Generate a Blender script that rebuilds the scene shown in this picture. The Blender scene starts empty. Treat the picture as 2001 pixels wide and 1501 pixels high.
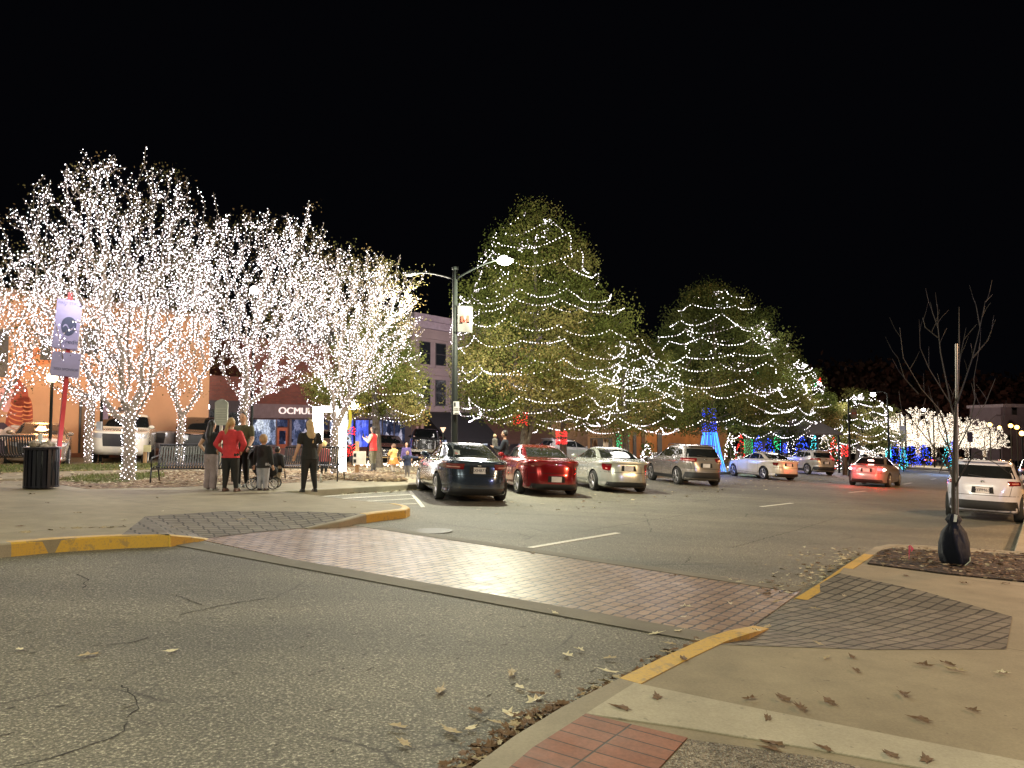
import bpy, bmesh, math, random
import numpy as np
from mathutils import Vector, Matrix
R = math.radians
sc = bpy.context.scene
COL = sc.collection

# ------------------------------------------------------------------ camera
F = 1450.0; HOR = 830.0                     # focal length and eye-level row of the 2001 px photograph
TH = math.atan((HOR-750.5)/F); CT, ST = math.cos(TH), math.sin(TH)
cd = bpy.data.cameras.new('camera'); cam = bpy.data.objects.new('camera', cd); COL.objects.link(cam)
cd.sensor_width = 36.0; cd.lens = 36.0*F/2001.0; cd.clip_start = 0.1; cd.clip_end = 2000
cam.location = (0, 0, 0); cam.rotation_euler = (R(90)+TH, 0, 0)
sc.camera = cam
# the origin is the eye; the ground is one gently falling plane
def gz(x, y): return -1.67 - 0.044*x - 0.016*y
def gp(px, py, h=0.0):
    a = px-1000.5; b = 750.5-py
    d = (a, F*CT-b*ST, F*ST+b*CT)
    k = (-1.67+h)/(d[2]+0.044*d[0]+0.016*d[1])
    return Vector((d[0]*k, d[1]*k, d[2]*k))
def at(px, py, D):
    a = px-1000.5; b = 750.5-py
    d = (a, F*CT-b*ST, F*ST+b*CT); k = D/d[1]
    return Vector((d[0]*k, D, d[2]*k))
HS = R(35.5)
SV = Vector((math.sin(HS), math.cos(HS), 0)); NV = Vector((math.cos(HS), -math.sin(HS), 0))
def tw(t, w, h=0.0):
    p = SV*t + NV*w
    return Vector((p.x, p.y, gz(p.x, p.y)+h))

# ------------------------------------------------------------------ world, exposure
wd = bpy.data.worlds.new('World'); sc.world = wd; wd.use_nodes = True
bgn = wd.node_tree.nodes['Background']
bgn.inputs[0].default_value = (0.16, 0.17, 0.26, 1); bgn.inputs[1].default_value = 0.007
sc.view_settings.view_transform = 'Standard'; sc.view_settings.look = 'None'
sc.view_settings.exposure = 0.0; sc.view_settings.gamma = 1.0
cy = sc.cycles
cy.use_denoising = True; cy.sample_clamp_indirect = 3.0; cy.sample_clamp_direct = 0
cy.max_bounces = 5; cy.diffuse_bounces = 2; cy.glossy_bounces = 3; cy.transmission_bounces = 4; cy.transparent_max_bounces = 4
cy.caustics_reflective = False; cy.caustics_refractive = False
try: cy.use_light_tree = True
except Exception: pass

def lamp(name, loc, power, col, radius=0.15, kind='POINT', spot=None, aim=None):
    l = bpy.data.lights.new(name, kind); l.energy = power; l.color = col
    l.shadow_soft_size = radius
    o = bpy.data.objects.new(name, l); o.location = loc; COL.objects.link(o)
    if kind == 'SPOT':
        l.spot_size = R(spot[0]); l.spot_blend = spot[1]
        if aim is not None: o.rotation_euler = (Vector(aim)-Vector(loc)).to_track_quat('-Z', 'Y').to_euler()
    return o
LWARM = (1.0, 0.90, 0.66); LCOOL = (0.86, 0.9, 1.0); LORANGE = (1.0, 0.56, 0.22)
# street lamps: the one by the parked cars, those behind and beside the camera along the street, those far on
LAMP_POLE = Vector((-1.86, 24.0, gz(-1.86, 24.0)))
lamp('street_lamp_light', LAMP_POLE+NV*2.15+Vector((0, 0, 6.45)), 4300, (0.98, 0.97, 0.72), 0.14)
lamp('street_lamp_light', LAMP_POLE-NV*2.15+Vector((0, 0, 6.3)), 2100, (1.0, 0.93, 0.76), 0.14)
q = tw(-10, -8, 8.6); lamp('street_lamp_light', q, 5500, (1.0, 0.945, 0.67), 0.2)
q = tw(-3.0, -2.5, 9.0); lamp('street_lamp_light', q, 3500, (1.0, 0.945, 0.68), 0.2)
q = tw(17, 6.5, 5.4); lamp('street_lamp_light', q, 4900, (1.0, 0.62, 0.30), 0.25)
q = tw(38, 4.5, 7.0); lamp('street_lamp_light', q, 6500, (1.0, 0.5, 0.2), 0.2)
q = tw(13, 3.6, 2.7); lamp('shop_front_light', q, 420, (0.66, 0.62, 1.0), 0.4)

# ------------------------------------------------------------------ materials
MATS = {}
def node(nt, t, **kw):
    n = nt.nodes.new(t)
    for k, v in kw.items(): setattr(n, k, v)
    return n
def base(name):
    m = bpy.data.materials.new(name); m.use_nodes = True
    nt = m.node_tree; b = nt.nodes['Principled BSDF']
    return m, nt, b
def ramp(nt, fac, stops):
    r = node(nt, 'ShaderNodeValToRGB'); cr = r.color_ramp
    while len(cr.elements) < len(stops): cr.elements.new(0.5)
    for e, (p, c) in zip(cr.elements, stops):
        e.position = p; e.color = (c[0], c[1], c[2], 1) if not isinstance(c, (int, float)) else (c, c, c, 1)
    nt.links.new(fac, r.inputs[0]); return r.outputs[0]
def coords(nt, rot=0.0, gen='Object', scale=1):
    tc = node(nt, 'ShaderNodeTexCoord'); mp = node(nt, 'ShaderNodeMapping')
    mp.inputs['Rotation'].default_value = (0, 0, rot); mp.inputs['Scale'].default_value = (scale,)*3 if not isinstance(scale, tuple) else scale
    nt.links.new(tc.outputs[gen], mp.inputs['Vector']); return mp.outputs[0]
def noise(nt, vec, scale, detail=4, rough=0.6, dist=0.0):
    n = node(nt, 'ShaderNodeTexNoise'); n.inputs['Scale'].default_value = scale
    n.inputs['Detail'].default_value = detail; n.inputs['Roughness'].default_value = rough
    n.inputs['Distortion'].default_value = dist
    nt.links.new(vec, n.inputs['Vector']); return n.outputs[0]
def mix(nt, fac, a, b, mode='MIX'):
    n = node(nt, 'ShaderNodeMix', data_type='RGBA', blend_type=mode)
    for i, v in ((0, fac), (6, a), (7, b)):
        if hasattr(v, 'links') or hasattr(v, 'is_linked'): nt.links.new(v, n.inputs[i])
        elif isinstance(v, (int, float)): n.inputs[i].default_value = v if i == 0 else (v, v, v, 1)
        else: n.inputs[i].default_value = (v[0], v[1], v[2], 1)
    return n.outputs[2]
def bump(nt, b, h, s=0.3, d=0.01):
    n = node(nt, 'ShaderNodeBump'); n.inputs['Strength'].default_value = s; n.inputs['Distance'].default_value = d
    nt.links.new(h, n.inputs['Height']); nt.links.new(n.outputs[0], b.inputs['Normal'])
def M(name, col=(0.5, 0.5, 0.5), rough=0.6, metal=0.0, var=0.18, vs=3.0, coat=0.0, bmp=0.0, spec=None, trans=0.0):
    """plain procedural surface: a colour broken up by two sizes of noise"""
    if name in MATS: return MATS[name]
    m, nt, b = base(name); v = coords(nt)
    n1 = noise(nt, v, vs, 6, 0.65)
    c = ramp(nt, n1, [(0.3, tuple(x*(1-var) for x in col)), (0.7, tuple(min(1, x*(1+var)) for x in col))])
    nt.links.new(c, b.inputs['Base Color'])
    b.inputs['Roughness'].default_value = rough; b.inputs['Metallic'].default_value = metal
    if coat: b.inputs['Coat Weight'].default_value = coat; b.inputs['Coat Roughness'].default_value = 0.04
    if spec is not None: b.inputs['Specular IOR Level'].default_value = spec
    if bmp: bump(nt, b, noise(nt, v, vs*12, 4), bmp, 0.02)
    MATS[name] = m; return m
def E(name, col, s, sample=False):
    if name in MATS: return MATS[name]
    m = bpy.data.materials.new(name); m.use_nodes = True; nt = m.node_tree
    nt.nodes.remove(nt.nodes['Principled BSDF'])
    e = node(nt, 'ShaderNodeEmission'); e.inputs[0].default_value = (*col, 1); e.inputs[1].default_value = s
    nt.links.new(e.outputs[0], nt.nodes['Material Output'].inputs[0])
    m.cycles.emission_sampling = 'AUTO' if sample else 'NONE'
    MATS[name] = m; return m

def m_asphalt():
    m, nt, b = base('asphalt'); v = coords(nt)
    fine = noise(nt, v, 55, 3, 0.7); mid = noise(nt, v, 5, 5, 0.6); big = noise(nt, v, 0.35, 5, 0.6)
    c = ramp(nt, fine, [(0.32, (0.058, 0.055, 0.046)), (0.50, (0.125, 0.12, 0.098)), (0.60, (0.25, 0.24, 0.195)), (0.70, (0.60, 0.58, 0.48))])
    c = mix(nt, 1.0, c, ramp(nt, big, [(0.3, (0.72, 0.72, 0.73)), (0.7, (1.1, 1.08, 1.03))]), 'MULTIPLY')
    # low streaks worn along the street
    vs = coords(nt, -(math.pi/2-HS), scale=(0.6, 9, 1)); st = noise(nt, vs, 1.6, 5, 0.7, 0.6)
    c = mix(nt, 1.0, c, ramp(nt, st, [(0.30, (0.45,)*3), (0.37, (1, 1, 1))]), 'MULTIPLY')
    vt = coords(nt, -(math.pi/2-HS), scale=(0.05, 0.8, 1)); tr = noise(nt, vt, 1.0, 4, 0.6, 0.3)   # tyre-polished lanes
    c = mix(nt, 1.0, c, ramp(nt, tr, [(0.35, (0.80, 0.80, 0.80)), (0.6, (1.10, 1.09, 1.07))]), 'MULTIPLY')
    oil = noise(nt, v, 0.9, 6, 0.75); c = mix(nt, 1.0, c, ramp(nt, oil, [(0.27, (0.62,)*3), (0.36, (1, 1, 1))]), 'MULTIPLY')
    vo = node(nt, 'ShaderNodeTexVoronoi'); vo.feature = 'DISTANCE_TO_EDGE'; vo.inputs['Scale'].default_value = 0.30
    wv = mix(nt, 0.12, v, noise_c(nt, v, 2.5)); nt.links.new(wv, vo.inputs['Vector'])
    k = ramp(nt, vo.outputs['Distance'], [(0.0, (0.35,)*3), (0.006, (1, 1, 1))])
    msk = ramp(nt, noise(nt, v, 0.5, 2), [(0.48, (0,)*3), (0.56, (1,)*3)])
    c = mix(nt, msk, c, mix(nt, 1.0, c, k, 'MULTIPLY'))
    nt.links.new(c, b.inputs['Base Color']); b.inputs['Roughness'].default_value = 0.72
    bump(nt, b, fine, 0.7, 0.012); return m
def noise_c(nt, v, s):
    n = node(nt, 'ShaderNodeTexNoise'); n.inputs['Scale'].default_value = s; n.inputs['Detail'].default_value = 4
    nt.links.new(v, n.inputs['Vector']); return n.outputs['Color']
def m_concrete(name, col, joints=None):
    m, nt, b = base(name); v = coords(nt)
    fine = noise(nt, v, 60, 3, 0.7); mid = noise(nt, v, 2.2, 6, 0.65); big = noise(nt, v, 0.5, 4)
    c = ramp(nt, mid, [(0.3, tuple(x*0.8 for x in col)), (0.7, tuple(x*1.12 for x in col))])
    c = mix(nt, 1.0, c, ramp(nt, fine, [(0.3, (0.85,)*3), (0.7, (1.1,)*3)]), 'MULTIPLY')
    c = mix(nt, 1.0, c, ramp(nt, big, [(0.35, (0.82, 0.8, 0.78)), (0.65, (1.05,)*3)]), 'MULTIPLY')
    if joints:
        br = node(nt, 'ShaderNodeTexBrick'); br.offset = 0.0
        br.inputs['Scale'].default_value = 1.0; br.inputs['Brick Width'].default_value = joints[0]; br.inputs['Row Height'].default_value = joints[1]
        br.inputs['Mortar Size'].default_value = 0.007; br.inputs['Color1'].default_value = (1, 1, 1, 1); br.inputs['Color2'].default_value = (0.94, 0.94, 0.94, 1)
        br.inputs['Mortar'].default_value = (0.45, 0.43, 0.4, 1)
        nt.links.new(coords(nt, -(math.pi/2-HS)), br.inputs['Vector'])
        c = mix(nt, 1.0, c, br.outputs[0], 'MULTIPLY')
    sp = ramp(nt, noise(nt, v, 14, 2), [(0.70, (0,)*3), (0.74, (1,)*3)])
    c = mix(nt, sp, c, tuple(x*0.55 for x in col))
    nt.links.new(c, b.inputs['Base Color']); b.inputs['Roughness'].default_value = 0.8
    bump(nt, b, fine, 0.25, 0.004); return m
def m_paver(name, c1, c2, mortar, bw, rh, ms, offset=0.5, rough=0.7, rot=None, wob=0.0, bs=0.6, glossy=False):
    m, nt, b = base(name)
    v = coords(nt, -(math.pi/2-HS) if rot is None else rot); v0 = v
    if wob:
        wv = node(nt, 'ShaderNodeTexWave'); wv.wave_type = 'BANDS'; wv.bands_direction = 'X'; wv.wave_profile = 'TRI'
        wv.inputs['Scale'].default_value = 1.0/(bw*1.0)/3.1416*1.6; nt.links.new(v, wv.inputs['Vector'])
        sx = node(nt, 'ShaderNodeCombineXYZ'); mu = node(nt, 'ShaderNodeMath', operation='MULTIPLY'); mu.inputs[1].default_value = wob
        nt.links.new(wv.outputs['Fac'], mu.inputs[0]); nt.links.new(mu.outputs[0], sx.inputs['Y'])
        ad = node(nt, 'ShaderNodeVectorMath', operation='ADD'); nt.links.new(v, ad.inputs[0]); nt.links.new(sx.outputs[0], ad.inputs[1]); v = ad.outputs[0]
    nz = noise_c(nt, v, 1.2); v = mix(nt, 0.02, v, nz)
    br = node(nt, 'ShaderNodeTexBrick'); br.offset = offset
    br.inputs['Scale'].default_value = 1.0; br.inputs['Brick Width'].default_value = bw; br.inputs['Row Height'].default_value = rh
    br.inputs['Mortar Size'].default_value = ms; br.inputs['Mortar Smooth'].default_value = 0.3
    br.inputs['Color1'].default_value = (*c1, 1); br.inputs['Color2'].default_value = (*c2, 1); br.inputs['Mortar'].default_value = (*mortar, 1)
    nt.links.new(v, br.inputs['Vector'])
    c = mix(nt, 1.0, br.outputs[0], ramp(nt, noise(nt, v0, 3.0, 6, 0.7), [(0.3, (0.72,)*3), (0.7, (1.15,)*3)]), 'MULTIPLY')
    c = mix(nt, 1.0, c, ramp(nt, noise(nt, v0, 45, 3, 0.7), [(0.3, (0.8,)*3), (0.7, (1.15,)*3)]), 'MULTIPLY')
    nt.links.new(c, b.inputs['Base Color'])
    nt.links.new(ramp(nt, noise(nt, v0, 4, 5), [(0.3, rough-0.08), (0.7, rough+0.08)]), b.inputs['Roughness'])
    if glossy:
        b.inputs['Specular IOR Level'].default_value = 0.17; b.inputs['Coat Weight'].default_value = 0.0; b.inputs['Coat Roughness'].default_value = 0.40
    inv = node(nt, 'ShaderNodeMath', operation='SUBTRACT'); inv.inputs[0].default_value = 1.0
    nt.links.new(br.outputs['Fac'], inv.inputs[1]); bump(nt, b, inv.outputs[0], bs, 0.01)
    return m
def m_brickwall(name, c1, c2, mortar):
    m, nt, b = base(name); tc = node(nt, 'ShaderNodeTexCoord')
    # wall coordinates: along the facade, up
    dt = node(nt, 'ShaderNodeVectorMath', operation='DOT_PRODUCT'); dt.inputs[1].default_value = SV
    nt.links.new(tc.outputs['Object'], dt.inputs[0])
    sp = node(nt, 'ShaderNodeSeparateXYZ'); nt.links.new(tc.outputs['Object'], sp.inputs[0])
    cb = node(nt, 'ShaderNodeCombineXYZ'); nt.links.new(dt.outputs['Value'], cb.inputs[0]); nt.links.new(sp.outputs[2], cb.inputs[1])
    br = node(nt, 'ShaderNodeTexBrick'); br.inputs['Scale'].default_value = 1.0
    br.inputs['Brick Width'].default_value = 0.24; br.inputs['Row Height'].default_value = 0.08; br.inputs['Mortar Size'].default_value = 0.008
    br.inputs['Color1'].default_value = (*c1, 1); br.inputs['Color2'].default_value = (*c2, 1); br.inputs['Mortar'].default_value = (*mortar, 1)
    nt.links.new(cb.outputs[0], br.inputs['Vector'])
    c = mix(nt, 1.0, br.outputs[0], ramp(nt, noise(nt, tc.outputs['Object'], 1.2, 6, 0.7), [(0.3, (0.75,)*3), (0.7, (1.15,)*3)]), 'MULTIPLY')
    nt.links.new(c, b.inputs['Base Color']); b.inputs['Roughness'].default_value = 0.85
    return m
def m_leaf(name, stops, trans=0.35):
    m, nt, b = base(name)
    at_ = node(nt, 'ShaderNodeAttribute'); at_.attribute_name = 'tone'
    c = ramp(nt, at_.outputs['Fac'], stops)
    nt.nodes.remove(b)
    d = node(nt, 'ShaderNodeBsdfDiffuse'); t = node(nt, 'ShaderNodeBsdfTranslucent'); mx = node(nt, 'ShaderNodeMixShader')
    mx.inputs[0].default_value = trans
    nt.links.new(c, d.inputs[0]); nt.links.new(c, t.inputs[0]); nt.links.new(d.outputs[0], mx.inputs[1]); nt.links.new(t.outputs[0], mx.inputs[2])
    nt.links.new(mx.outputs[0], nt.nodes['Material Output'].inputs[0]); return m
def m_paint(name, col, rough=0.28, metal=0.35):
    if name in MATS: return MATS[name]
    m, nt, b = base(name); v = coords(nt)
    c = ramp(nt, noise(nt, v, 2.0, 5), [(0.3, tuple(x*0.9 for x in col)), (0.7, tuple(min(1, x*1.06) for x in col))])
    # road film towards the sills
    sp = node(nt, 'ShaderNodeSeparateXYZ'); nt.links.new(v, sp.inputs[0])
    dirt = ramp(nt, sp.outputs[2], [(0.25, (0.5,)*3), (0.5, (0,)*3)])
    dn = mix(nt, 1.0, dirt, ramp(nt, noise(nt, v, 9, 5), [(0.35, (0,)*3), (0.65, (1,)*3)]), 'MULTIPLY')
    c = mix(nt, dn, c, (0.16, 0.14, 0.12))
    nt.links.new(c, b.inputs['Base Color'])
    b.inputs['Metallic'].default_value = metal; b.inputs['Roughness'].default_value = rough
    b.inputs['Coat Weight'].default_value = 1.0; b.inputs['Coat Roughness'].default_value = 0.03
    MATS[name] = m; return m
def m_litter(name, stops, sc_=14, bs=1.0):
    m, nt, b = base(name); v = coords(nt)
    vo = node(nt, 'ShaderNodeTexVoronoi'); vo.inputs['Scale'].default_value = sc_
    nt.links.new(mix(nt, 0.06, v, noise_c(nt, v, 8)), vo.inputs['Vector'])
    sp = node(nt, 'ShaderNodeSeparateColor'); nt.links.new(vo.outputs['Color'], sp.inputs[0])
    c = ramp(nt, sp.outputs[0], stops)
    c = mix(nt, 1.0, c, ramp(nt, noise(nt, v, 1.5, 5), [(0.3, (0.6,)*3), (0.7, (1.2,)*3)]), 'MULTIPLY')
    nt.links.new(c, b.inputs['Base Color']); b.inputs['Roughness'].default_value = 0.85
    bump(nt, b, vo.outputs['Distance'], bs, 0.03); return m

ASPHALT = m_asphalt()
CONC = m_concrete('pale_concrete', (0.275, 0.238, 0.162), (3.6, 3.6))
CONC_B = m_concrete('band_concrete', (0.165, 0.15, 0.115))
KERB = m_concrete('kerb_concrete', (0.29, 0.26, 0.195))
STRIP = m_concrete('light_concrete', (0.42, 0.39, 0.30))
CROSS = m_paver('crosswalk_brick', (0.29, 0.19, 0.11), (0.21, 0.13, 0.075), (0.03, 0.024, 0.02), 0.225, 0.125, 0.013, 0.5, 0.42, wob=0.014, bs=0.9, glossy=True)
GREYPAV = m_paver('grey_paver', (0.20, 0.172, 0.13), (0.13, 0.112, 0.088), (0.018, 0.015, 0.012), 0.22, 0.135, 0.014, 0.12, 0.75, rot=R(-38), bs=0.8)
REDPAV = m_paver('red_paver', (0.25, 0.10, 0.06), (0.20, 0.075, 0.045), (0.04, 0.03, 0.025), 0.125, 0.33, 0.006, 0.0, 0.7, rot=R(-57), bs=0.5)
AGG = m_litter('exposed_aggregate', [(0.0, (0.10, 0.085, 0.065)), (0.5, (0.24, 0.21, 0.16)), (1.0, (0.42, 0.37, 0.29))], 75, 0.8)
MULCH = m_litter('dark_mulch', [(0.0, (0.012, 0.008, 0.006)), (0.7, (0.05, 0.028, 0.02)), (0.93, (0.10, 0.06, 0.04)), (1.0, (0.35, 0.27, 0.18))], 22, 1.0)
LITTER = m_litter('leaf_litter', [(0.0, (0.06, 0.035, 0.02)), (0.5, (0.17, 0.105, 0.055)), (0.9, (0.26, 0.17, 0.09)), (1.0, (0.5, 0.4, 0.25))], 12, 1.0)
GRASS = m_litter('grass_sheet', [(0.0, (0.06, 0.075, 0.02)), (0.6, (0.14, 0.15, 0.045)), (0.9, (0.20, 0.17, 0.07)), (1.0, (0.32, 0.25, 0.13))], 20, 1.0)
def m_yellow():
    m, nt, b = base('yellow_kerb_paint'); v = coords(nt)
    wear = ramp(nt, noise(nt, v, 5, 7, 0.75), [(0.40, (0,)*3), (0.46, (1,)*3)])
    wear2 = ramp(nt, noise(nt, v, 40, 4, 0.7), [(0.35, (0.3,)*3), (0.5, (1,)*3)])
    w = mix(nt, 1.0, wear, wear2, 'MULTIPLY')
    c = mix(nt, w, (0.20, 0.16, 0.10), (0.52, 0.32, 0.045)); 
    c = mix(nt, 0.6, (0.50, 0.32, 0.05), c)
    nt.links.new(c, b.inputs['Base Color']); b.inputs['Roughness'].default_value = 0.6; return m
YELLOW = m_yellow()
def m_wpaint():
    m, nt, b = base('white_road_paint'); v = coords(nt)
    w = ramp(nt, noise(nt, v, 22, 6, 0.8), [(0.42, (0.40, 0.385, 0.33)), (0.55, (0.68, 0.66, 0.58))])
    nt.links.new(w, b.inputs['Base Color']); b.inputs['Roughness'].default_value = 0.6; return m
WPAINT = m_wpaint()
BARK = M('grey_bark', (0.19, 0.155, 0.12), 0.9, var=0.4, vs=9, bmp=0.6)
BARKD = M('dark_bark', (0.09, 0.075, 0.06), 0.9, var=0.4, vs=9, bmp=0.6)
BLACKM = M('black_metal', (0.02, 0.02, 0.022), 0.35, 0.3)
POLEM = M('dark_grey_metal', (0.012, 0.014, 0.013), 0.6, 0.0, spec=.12)
GLASS = M('dark_car_glass', (0.012, 0.014, 0.015), 0.04, 0.0, coat=0.5, spec=0.9)
WINGL = M('dark_window_glass', (0.015, 0.018, 0.022), 0.08, 0.0, spec=0.8)
TYRE = M('tyre_rubber', (0.02, 0.02, 0.02), 0.85)
ALLOY = M('silver_alloy', (0.55, 0.55, 0.55), 0.3, 0.9)
TRIM = M('black_plastic', (0.018, 0.018, 0.02), 0.5)
CHROME = M('chrome', (0.8, 0.8, 0.8), 0.12, 1.0, var=0.02)
SEAM = M('panel_gap', (0.006, 0.006, 0.006), 0.8)
LIGHTRED = M('red_lens', (0.16, 0.006, 0.008), 0.10, coat=1.0)
PLATE = M('white_plate', (0.62, 0.60, 0.62), 0.4)
PTEXT = M('plate_ink', (0.03, 0.03, 0.06), 0.6)
WIRE = M('string_wire', (0.03, 0.04, 0.03), 0.7)

# ------------------------------------------------------------------ mesh helpers
class MB:
    def __init__(s): s.v = []; s.f = []
    def add(s, vs, fs):
        k = len(s.v); s.v += [tuple(p) for p in vs]; s.f += [tuple(i+k for i in f) for f in fs]; return s
    def box(s, c, d, rz=0.0, m=None):
        hx, hy, hz = d[0]/2, d[1]/2, d[2]/2
        P = [Vector((x, y, z)) for z in (-hz, hz) for y in (-hy, hy) for x in (-hx, hx)]
        mm = m if m is not None else Matrix.Rotation(rz, 3, 'Z')
        P = [mm @ p + Vector(c) for p in P]
        return s.add(P, [(0, 2, 3, 1), (4, 5, 7, 6), (0, 1, 5, 4), (2, 6, 7, 3), (0, 4, 6, 2), (1, 3, 7, 5)])
    def tube(s, pts, rad, n=6, cap=True, flat=None):
        pts = [Vector(p) for p in pts]; k = len(pts)
        if isinstance(rad, (int, float)): rad = [rad]*k
        vs = []; prev = None
        for i in range(k):
            d = (pts[min(i+1, k-1)]-pts[max(i-1, 0)])
            if d.length < 1e-9: d = Vector((0, 0, 1))
            d.normalize()
            if prev is None:
                a = Vector((0, 0, 1)) if abs(d.z) < 0.9 else Vector((1, 0, 0))
                u = d.cross(a).normalized()
            else: u = (prev - d*prev.dot(d)); u = u.normalized() if u.length > 1e-6 else d.orthogonal().normalized()
            prev = u; w = d.cross(u)
            for j in range(n):
                t = 2*math.pi*j/n; vs.append(pts[i]+(u*math.cos(t)+w*math.sin(t))*rad[i])
        fs = [(i*n+j, i*n+(j+1) % n, (i+1)*n+(j+1) % n, (i+1)*n+j) for i in range(k-1) for j in range(n)]
        if cap: fs += [tuple(range(n-1, -1, -1)), tuple(range((k-1)*n, k*n))]
        return s.add(vs, fs)
    def lathe(s, prof, n=24, c=(0, 0, 0), axis='Z', m=None):
        vs = []
        for (r, z) in prof:
            for j in range(n):
                t = 2*math.pi*j/n; p = Vector((r*math.cos(t), r*math.sin(t), z))
                if axis == 'Y': p = Vector((p.x, p.z, p.y))
                if axis == 'X': p = Vector((p.z, p.x, p.y))
                if m is not None: p = m @ p
                vs.append(p+Vector(c))
        k = len(prof)
        fs = [(i*n+j, i*n+(j+1) % n, (i+1)*n+(j+1) % n, (i+1)*n+j) for i in range(k-1) for j in range(n)]
        fs += [tuple(range(n-1, -1, -1)), tuple(range((k-1)*n, k*n))]
        return s.add(vs, fs)
    def ball(s, c, r, n=10, k=6):
        rr = r if isinstance(r, (tuple, list)) else (r, r, r)
        vs = []; c = Vector(c)
        for i in range(1, k):
            a = math.pi*i/k
            for j in range(n):
                t = 2*math.pi*j/n; vs.append(c+Vector((rr[0]*math.sin(a)*math.cos(t), rr[1]*math.sin(a)*math.sin(t), rr[2]*math.cos(a))))
        top = len(vs); vs += [c+Vector((0, 0, rr[2])), c-Vector((0, 0, rr[2]))]
        fs = [(i*n+j, i*n+(j+1) % n, (i+1)*n+(j+1) % n, (i+1)*n+j) for i in range(k-2) for j in range(n)]
        fs += [(top, (j+1) % n, j) for j in range(n)]+[(top+1, (k-2)*n+j, (k-2)*n+(j+1) % n) for j in range(n)]
        return s.add(vs, fs)
    def octa(s, p, r):
        x, y, z = p
        return s.add([(x+r, y, z), (x-r, y, z), (x, y+r, z), (x, y-r, z), (x, y, z+r), (x, y, z-r)],
                     [(0, 2, 4), (2, 1, 4), (1, 3, 4), (3, 0, 4), (2, 0, 5), (1, 2, 5), (3, 1, 5), (0, 3, 5)])
    def prism(s, poly, dz):
        """closed slab: poly is the top outline, dz its thickness"""
        n = len(poly); P = [Vector(p) for p in poly]
        s.add(P+[p-Vector((0, 0, dz)) for p in P], [tuple(range(n)), tuple(range(2*n-1, n-1, -1))]+[((i+1) % n, i, i+n, (i+1) % n+n) for i in range(n)])
        return s
    def build(s, name, mat, parent=None, smooth=False, **kw):
        me = bpy.data.meshes.new(name); me.from_pydata(s.v, [], s.f)
        if mat is not None:
            for mm in (mat if isinstance(mat, (list, tuple)) else [mat]): me.materials.append(mm)
        me.validate(verbose=False)
        if kw.pop('fixn', False):
            bm = bmesh.new(); bm.from_mesh(me); bmesh.ops.recalc_face_normals(bm, faces=bm.faces); bm.to_mesh(me); bm.free()
        if smooth: me.shade_smooth()
        me.update()
        o = bpy.data.objects.new(name, me); COL.objects.link(o)
        if parent is not None: o.parent = parent
        return tag(o, **kw)
def tag(o, label=None, cat=None, group=None, kind=None):
    if label: o['label'] = label
    if cat: o['category'] = cat
    if group: o['group'] = group
    if kind: o['kind'] = kind
    return o
def thing(name, label, cat, loc=(0, 0, 0), rz=0.0, group=None, rot=None):
    o = bpy.data.objects.new(name, None); COL.objects.link(o); o.location = loc
    o.rotation_euler = rot if rot is not None else (0, 0, rz); o.empty_display_size = 0.2
    return tag(o, label, cat, group)
def poly_px(pts, h): return [gp(x, y, h) for x, y in pts]
def area2(poly): return sum(poly[i].x*poly[(i+1) % len(poly)].y-poly[(i+1) % len(poly)].x*poly[i].y for i in range(len(poly)))
def slab(name, pts, h, mat, dz=0.25, **kw):
    p = [Vector(q) for q in pts]
    if area2(p) < 0: p.reverse()
    kw.setdefault('kind', 'structure')
    return MB().prism(p, dz).build(name, mat, **kw)
def sweep(name, line, width, h, mat, depth=0.3, side=1, parent=None, **kw):
    """kerb stone: runs along line (its road-side top edge) and lies 'width' to one side"""
    L = [Vector(p) for p in line]; vs = []; n = len(L)
    for i, p in enumerate(L):
        d = (L[min(i+1, n-1)]-L[max(i-1, 0)]); d.z = 0; d.normalize(); nn = Vector((-d.y, d.x, 0))*side; p = p-nn*.03; p.z = gz(p.x, p.y)+(L[i].z-gz(L[i].x, L[i].y))
        q = p+nn*width; q.z = gz(q.x, q.y)+(p.z-gz(p.x, p.y))
        pb = p-nn*0.012
        ch = p+nn*0.02
        vs += [Vector((pb.x, pb.y, p.z-depth)), Vector((p.x, p.y, p.z-0.02)), ch, q, Vector((q.x, q.y, q.z-depth))]
    fs = [(i*5+j, i*5+j+1, i*5+5+j+1, i*5+5+j) for i in range(n-1) for j in range(4)]
    fs += [(0, 1, 2, 3, 4), tuple((n-1)*5+j for j in range(4, -1, -1))]
    return MB().add(vs, fs).build(name, mat, parent, fixn=True, kind='structure', **kw)
def text(name, s, size, mat, parent, loc, rot, ext=0.004, align='CENTER'):
    cu = bpy.data.curves.new(name, 'FONT'); cu.body = s; cu.size = size; cu.extrude = ext; cu.align_x = align; cu.align_y = 'CENTER'
    o = bpy.data.objects.new(name, cu); COL.objects.link(o); cu.materials.append(mat)
    dg = bpy.context.evaluated_depsgraph_get(); me = bpy.data.meshes.new_from_object(o.evaluated_get(dg))
    bpy.data.objects.remove(o); me.materials.clear(); me.materials.append(mat)
    o = bpy.data.objects.new(name, me); COL.objects.link(o); o.parent = parent; o.location = loc; o.rotation_euler = rot
    return o
def copy_tree(o, parent=None):
    c = o.copy(); COL.objects.link(c)
    c.parent = parent
    for ch in list(o.children): copy_tree(ch, c)
    return c
# ================================================================== GROUND
def plane_sheet(name, t0, t1, w0, w1, h, mat):
    return MB().add([tw(t0, w0, h), tw(t1, w0, h), tw(t1, w1, h), tw(t0, w1, h)], [(0, 1, 2, 3)]).build(name, mat, kind='structure')
plane_sheet('road', -60, 420, -300, 300, 0.0, ASPHALT)
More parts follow.
